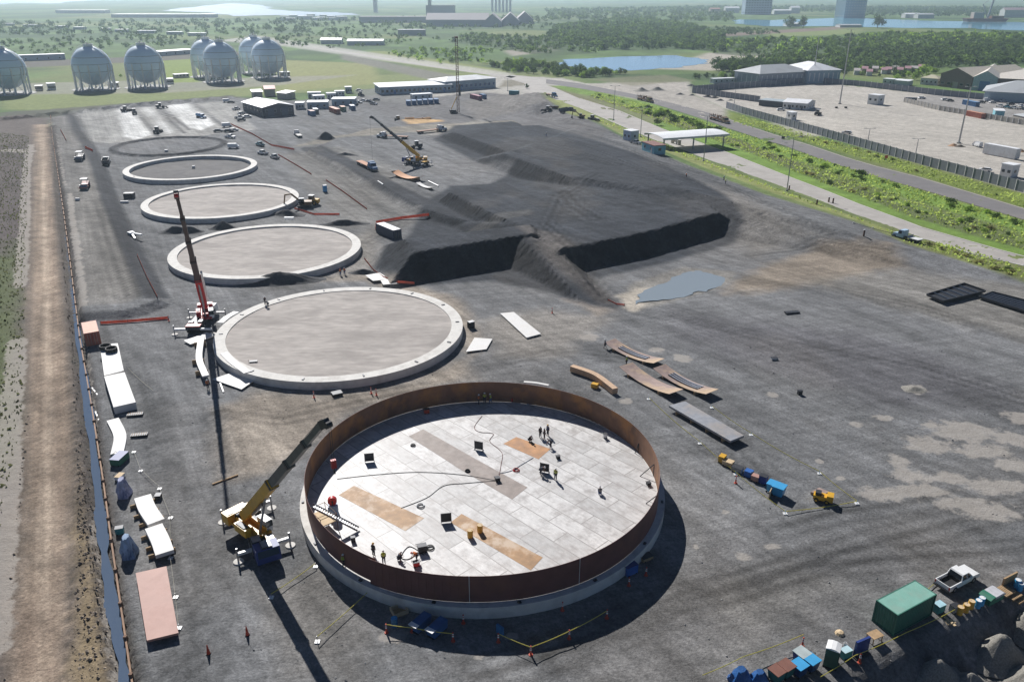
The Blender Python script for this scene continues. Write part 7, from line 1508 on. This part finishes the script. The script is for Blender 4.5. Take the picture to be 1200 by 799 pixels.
LEAF = leafmat('foliage_green', (.105,.175,.055)); LEAFD = leafmat('foliage_dark', (.066,.112,.048)); LEAFB = leafmat('foliage_bright', (.24,.38,.08)); LEAFY = leafmat('foliage_dry', (.27,.28,.13)); BARK = mat('bark', (.12,.09,.065), .9)
def leaf_cloud(clumps, n, size, r):
    """n leaf-sized quads scattered through the clump volumes: arrays of corner points"""
    cl = np.array(clumps); w = cl[:,3]**2; k = r.choice(len(cl), n, p=w/w.sum()); v = r.normal(size=(n,3)); v /= np.linalg.norm(v, axis=1)[:,None]; rad = (r.random(n)**.45)[:,None]
    sz = np.stack([cl[k,3],cl[k,3],cl[k,3]*cl[k,4]],1); c = cl[k,:3]+v*rad*sz
    nn = v+r.normal(size=(n,3))*.55+np.array([0,0,.35]); nn /= np.linalg.norm(nn, axis=1)[:,None]
    a = np.cross(nn, r.normal(size=(n,3))); a /= np.linalg.norm(a, axis=1)[:,None]; b_ = np.cross(nn, a); s = (size*(.6+.8*r.random(n)))[:,None]
    return np.stack([c-a*s*.5, c+b_*s*.32, c+a*s*.5, c-b_*s*.32], 1)
def quads_mesh(name, Q, m):
    n = len(Q); me = bpy.data.meshes.new(name); me.vertices.add(n*4); me.vertices.foreach_set('co', Q.reshape(-1).astype(np.float32)); me.loops.add(n*4); me.loops.foreach_set('vertex_index', np.arange(n*4, dtype=np.int32)); me.polygons.add(n); me.polygons.foreach_set('loop_start', np.arange(0,n*4,4,dtype=np.int32)); me.polygons.foreach_set('loop_total', np.full(n,4,np.int32)); me.materials.append(m); me.update(); me.validate(); return me
def tree_clumps(h, w, r, k=9):
    out = []
    for i in range(k):
        a = r.uniform(0, 2*PI); q = w*.5*r.uniform(.15,.85); out.append((q*math.cos(a), q*math.sin(a), h*r.uniform(.38,.85)-.2*q, w*r.uniform(.16,.30), r.uniform(.6,.9)))
    out.append((0,0,h*.72,w*.28,.8)); return out
def tree_kit(h, w, m, n, size, seed, shrub=False):
    r = np.random.default_rng(seed); cl = tree_clumps(h, w, r, 9)
    if shrub: cl = [(c[0],c[1],c[2]*.62,c[3]*1.05,c[4]) for c in cl]
    cr = quads_mesh('crown', leaf_cloud(cl, n, size, r), m); t = MB(); t.cyl((0,0,-.2),(0,0,h*.5),.035*h,.018*h,7,BARK)
    for c in cl[:5]: t.cyl((0,0,h*.3),(c[0]*.8,c[1]*.8,c[2]),.016*h,.006*h,5,BARK)
    return ('shrub' if shrub else 'tree', [('trunk' if not shrub else 'stem', t.mesh('trunk')), ('crown', cr)])
TK = [tree_kit(6.5,7.5,m,420,.85,20+i) for i, m in enumerate((LEAF,LEAF,LEAFD,LEAFD,LEAFB))]; SK_ = [tree_kit(2.4,3.4,m,300,.42,40+i,True) for i, m in enumerate((LEAFB,LEAF,LEAFD,LEAFY,LEAF))]
def scatter(poly, dens, r, edge=0.):
    P = np.array(ats(poly)); lo, hi = P.min(0), P.max(0); n = int((hi[0]-lo[0])*(hi[1]-lo[1])*dens)
    X = r.uniform(lo[0],hi[0],n); Y = r.uniform(lo[1],hi[1],n); ok = sdist(X, Y, P) < edge; return X[ok], Y[ok]
vr = np.random.default_rng(99)
# shrubs of the verges (nearest first), each a thing of its own
SHR = []
for poly, dens, s0, s1, kinds in (
    ([(700,116),(785,144),(870,176),(960,212),(1062,251),(1200,291),(1240,303),(1240,285),(1062,238),(960,200),(870,164),(785,134),(700,108)], .018, .3, .8, (0,0,2,3,1)),
    ([(745,133),(775,139),(800,147),(842,158),(842,152),(800,139),(760,124)], .03, .8, 1.5, (2,4,2,0)),
    ([(870,164),(960,198),(1080,233),(1200,272),(1240,284),(1240,272),(1080,224),(960,189),(880,160)], .022, .5, 1.0, (0,1,0,1)),
    ([(860,139),(960,167),(1080,203),(1200,240),(1240,252),(1240,244),(1080,197),(960,162),(880,139)], .02, .35, .7, (3,1,3)),
    ([(1052,288),(1100,300),(1200,330),(1240,342),(1240,334),(1200,320),(1100,290),(1060,284)], .05, .35, .75, (3,4,3))):
    X, Y = scatter(poly, dens, vr)
    for u, v in zip(X, Y): SHR.append((v, u, vr.uniform(s0,s1), kinds[vr.integers(len(kinds))]))
SHR.sort()
for v, u, s, k in SHR[:280]:
    place(SK_[k], 'leafy shrub in the green verge beside the roads', 'shrub', (u, v, hz(u,v)-.05), vr.uniform(0,6.3), 'shrubs of the road verges', (s*1.1,s*1.1,s*vr.uniform(.7,1.1)))
# single trees one can point at
for px, s, k, lb in (((1081,90),1.5,4,'bright round tree left of the brown gable warehouse'),((1072,94),1.0,4,'smaller round tree below the bright one near the warehouse'),((926,33),3.2,3,'dark tall tree on the canal bank, left of two'),((941,33),3.2,2,'dark tall tree on the canal bank, right of two'),((1028,33.5),3.6,3,'broad dark tree on the canal bank right of the tall block'),((936,82),1.7,3,'dark tree behind the white gable hall'),((922,82),1.5,2,'dark tree behind the grey hipped hall'),((1050,96),.9,4,'small bright tree behind the lot cabins'),((1107,101),.7,4,'small tree before the brown gable warehouse'),((1117,103),.8,4,'low tree at the front of the brown gable warehouse'),((770,147),.55,3,'dark rounded bush left of the canopy roof'),((617,104),.5,2,'small bush at the road junction')):
    p = pt(*px); place(TK[k], lb, 'tree', p, vr.uniform(0,6), None, s)
# woods: the 290 trees that stand nearest as things, the rest as one mass
TR_ = []
def wood(poly, dens, s0, s1, kinds, gaps=.0):
    X, Y = scatter(poly, dens, vr)
    for u, v in zip(X, Y):
        if gaps and float(fbm(u*.012, v*.012, 81, 3)) < gaps: continue
        TR_.append((math.hypot(u, v), u, v, vr.uniform(s0,s1), kinds[vr.integers(len(kinds))]))
wood([(690,92),(740,93),(860,93),(895,80),(950,82),(950,77),(880,79),(838,86),(760,88),(665,82),(640,76),(600,74),(575,80),(600,86),(650,90)], .020, .45, 1.05, (0,1,2,4), .34)
wood([(835,87),(880,85),(945,80),(988,82),(988,70),(930,65),(880,72),(840,79)], .016, .8, 1.5, (3,0,2,3,0))
wood([(985,88),(1070,93),(1098,92),(1098,84),(985,80)], .010, .5, .9, (0,3,4,2))
wood([(985,84),(1090,80),(1200,76),(1290,72),(1290,52),(1200,50),(1100,54),(1000,60),(965,68),(975,78)], .011, .8, 1.35, (3,2,3,0))
wood([(835,63),(870,66),(960,66),(1000,60),(1100,54),(1200,50),(1290,50),(1290,43),(1200,42),(1130,41),(1040,41),(1000,44),(960,48),(850,48)], .0052, .8, 1.5, (0,1,0,2,4))
wood([(640,46),(700,60),(800,58),(850,62),(850,42),(800,28),(720,24),(650,32)], .0062, .9, 1.6, (0,1,2,3))
wood([(520,50),(590,58),(640,66),(650,60),(700,63),(640,45),(560,40)], .0050, .7, 1.3, (0,2,1), .38)
wood([(450,64),(520,76),(600,82),(640,72),(590,60),(520,54)], .0065, .4, 1.0, (0,1,4), .42)
wood([(840,34),(915,36),(915,40),(840,43)], .004, .7, 1.1, (3,2)); wood([(900,50),(1000,44),(1010,40),(1090,40),(1130,43),(1000,48)], .003, .5, .9, (0,2))
wood([(-20,46),(440,36),(520,46),(440,58),(250,52),(-20,68)], .0016, .4, 1.1, (2,3,0), .42)
wood([(-60,28),(640,20),(650,34),(480,38),(-60,44)], .0010, .6, 1.5, (3,2), .38)
wood([(640,24),(860,26),(860,14),(1260,16),(1260,10),(860,8),(640,12)], .0010, 1.0, 1.9, (3,2,0)); wood([(1000,20),(1260,20),(1260,10),(1000,10)], .0012, 1, 1.8, (2,3))
wood([(0,98),(330,82),(330,78),(0,93)], .0010, .3, .6, (0,4), .45)
TR_.sort(); near, rest = TR_[:285], TR_[285:]
for dd, u, v, s, k in near:
    place(TK[k], 'bushy tree in the belt of trees beyond the roads and the lot', 'tree', (u, v, hz(u,v)-.1), vr.uniform(0,6.3), 'trees of the belt beyond the roads', (s*vr.uniform(.9,1.2), s*vr.uniform(.9,1.2), s*vr.uniform(.75,1.1)))
print('trees', len(near), len(rest), 'shrubs', len(SHR))
QS = {0: [], 1: [], 2: []}
for dd, u, v, s, k in rest:
    far_ = dd > 1500; n = 26 if far_ else 60; h = 6.5*s; w = 7.5*s*(1.35 if far_ else 1.15)
    Q = leaf_cloud(tree_clumps(h, w, vr, 5), n, 1.9*s*(1.5 if far_ else 1.), vr); Q += np.array([u, v, -.1-.8*s]); QS[0 if k in (0,1) else (1 if k in (2,3) else 2)].append(Q)
me_ = quads_mesh('forest', np.concatenate(QS[0]+QS[1]+QS[2]), LEAF); me_.materials.append(LEAFD); me_.materials.append(LEAFB)
c0, c1 = sum(len(q) for q in QS[0]), sum(len(q) for q in QS[1]); mi_ = np.zeros(len(me_.polygons), np.int32); mi_[c0:] = 1; mi_[c0+c1:] = 2; me_.polygons.foreach_set('material_index', mi_)
o = link('forest', me_); o['kind'] = 'stuff'
# grass and low weeds of the verges and the scrub by the dirt road
def tufts(name, polys, m, size):
    Qs = []
    for poly, dens in polys:
        X, Y = scatter(poly, dens, vr); n = len(X)
        if not n: continue
        Z = hgt(X, Y); up = np.stack([vr.normal(size=n)*.45, vr.normal(size=n)*.45, np.ones(n)], 1); a = np.stack([np.cos(t_ := vr.uniform(0,2*PI,n)), np.sin(t_), np.zeros(n)], 1); s = (size*(.5+vr.random(n)))[:,None]; c = np.stack([X,Y,Z-.03], 1)
        Qs.append(np.stack([c-a*s*.45, c+a*s*.45, c+a*s*.25+up*s*.8, c-a*s*.35+up*s*.7], 1))
    o = link(name, quads_mesh(name, np.concatenate(Qs), m)); o['kind'] = 'stuff'
VG = [(690,113),(775,143),(870,177),(960,213),(1062,252),(1200,293),(1240,304),(1240,271),(1080,223),(985,194),(892,164),(785,130),(700,108)]
VF = [(856,143),(948,168),(1080,207),(1200,243),(1240,255),(1240,240),(1200,229),(1060,189),(870,136)]
VN = [(690,138),(760,168),(830,200),(905,228),(1000,259),(1046,280),(1046,273),(1000,256),(905,222),(827,190),(750,159),(700,136)]; VE = [(1056,288),(1200,328),(1240,340),(1240,326),(1200,313),(1100,284)]
tufts('grass', [(VG, .9),(VF, .6),(VN, .5),(VE, 1.2)], leafmat('grass_blade',(.33,.44,.13)), .55)
tufts('weeds', [([(-40,150),(34,160),(30,280),(26,480),(4,620),(-40,700)], .9)], leafmat('weed_blade',(.10,.115,.06)), .38)
# loose stones on the bank beside the ditch and scattered over the yard
def stones(name, polys, m, lo, hi):
    V = []; Fc = []
    for poly, dens in polys:
        X, Y = scatter(poly, dens, vr); Z = hgt(X, Y)
        for a_, c_, z_ in zip(X, Y, Z):
            s = lo+(hi-lo)*vr.random()**3; o_ = len(V); q = vr.uniform(.6,1.2,(6,))*s
            V += [(a_+q[0],c_,z_+s*.2),(a_-q[1],c_+s*.2,z_+s*.2),(a_,c_+q[2],z_+s*.15),(a_+s*.2,c_-q[3],z_+s*.2),(a_,c_,z_+q[4]*.9),(a_,c_,z_-s*.3)]
            Fc += [(o_,o_+2,o_+4),(o_+2,o_+1,o_+4),(o_+1,o_+3,o_+4),(o_+3,o_,o_+4),(o_+2,o_,o_+5),(o_+1,o_+2,o_+5),(o_+3,o_+1,o_+5),(o_,o_+3,o_+5)]
    me = bpy.data.meshes.new(name); me.from_pydata(V, [], Fc); me.materials.append(m); o = link(name, me); o['kind'] = 'stuff'
stones('rubble', [([(92,540),(112,600),(116,660),(136,790),(140,830),(88,830),(82,790),(90,680)], 6.),([(72,290),(79,300),(92,400),(104,500),(112,580),(100,620),(92,560),(84,420)], 3.),([(30,480),(16,640),(0,799),(6,799),(22,640),(34,480)], 2.)], mat('rubble_brown',(.27,.22,.17),.95,var=.4,scale=.7), .06, .3)
stones('gravel_debris', [([(170,480),(560,420),(900,380),(1200,420),(1240,700),(1000,820),(170,820)], .12)], mat('stone_grey',(.27,.265,.26),.95,var=.5,scale=.5), .04, .17)
HAZE = 1.25e-4; EXPOSURE = 0.27
# ================================================================== LIGHT, AIR, CAMERA
w = bpy.data.worlds.new('World'); SC.world = w; w.use_nodes = True; nt = w.node_tree
bg = nt.nodes['Background']; sky = nt.nodes.new('ShaderNodeTexSky'); sky.sky_type = 'NISHITA'; sky.sun_disc = False
sky.sun_elevation = SUN_EL; sky.sun_rotation = -SUN_AZ; sky.altitude = 50; sky.air_density = .5; sky.dust_density = .1; sky.ozone_density = 4
nt.links.new(sky.outputs[0], bg.inputs[0]); bg.inputs[1].default_value = .05
sl = bpy.data.lights.new('sun', 'SUN'); sl.energy = 5.0; sl.angle = R(.5); sl.color = (1, .975, .945)
so = bpy.data.objects.new('sun', sl); COL.objects.link(so)
sd = Vector((math.sin(SUN_AZ)*math.cos(SUN_EL), -math.cos(SUN_AZ)*math.cos(SUN_EL), -math.sin(SUN_EL)))
so.rotation_euler = sd.to_track_quat('-Z', 'Y').to_euler()
if HAZE:
    b = MB(); hm = bpy.data.materials.new('haze_air'); hm.use_nodes = True; nt = hm.node_tree; nt.nodes.clear()
    o_ = nd(nt, 'ShaderNodeOutputMaterial'); pv = nd(nt, 'ShaderNodeVolumePrincipled'); pv.inputs['Color'].default_value = (.70,.86,1,1)
    pv.inputs['Density'].default_value = HAZE; pv.inputs['Anisotropy'].default_value = .5
    nt.links.new(pv.outputs[0], o_.inputs['Volume'])
    b.box(GX[0]-50, GX[-1]+50, GY[0]-50, GY[-1]+50, -5, 130, hm)
    o = link('haze', b.mesh('haze')); o['kind'] = 'stuff'
cam = bpy.data.cameras.new('camera'); co = bpy.data.objects.new('camera', cam); COL.objects.link(co)
cam.sensor_width = 36; cam.sensor_fit = 'HORIZONTAL'; cam.lens = FPX/1200*36; cam.clip_start = .5; cam.clip_end = 60000
co.location = (0, 0, CAMH); co.rotation_euler = (PI/2-PITCH, 0, 0)
SC.camera = co
SC.render.engine = 'CYCLES'; SC.cycles.use_denoising = True; SC.cycles.max_bounces = 6; SC.cycles.volume_bounces = 1
SC.view_settings.view_transform = 'Standard'; SC.view_settings.look = 'None'; SC.view_settings.exposure = EXPOSURE; SC.view_settings.gamma = 1
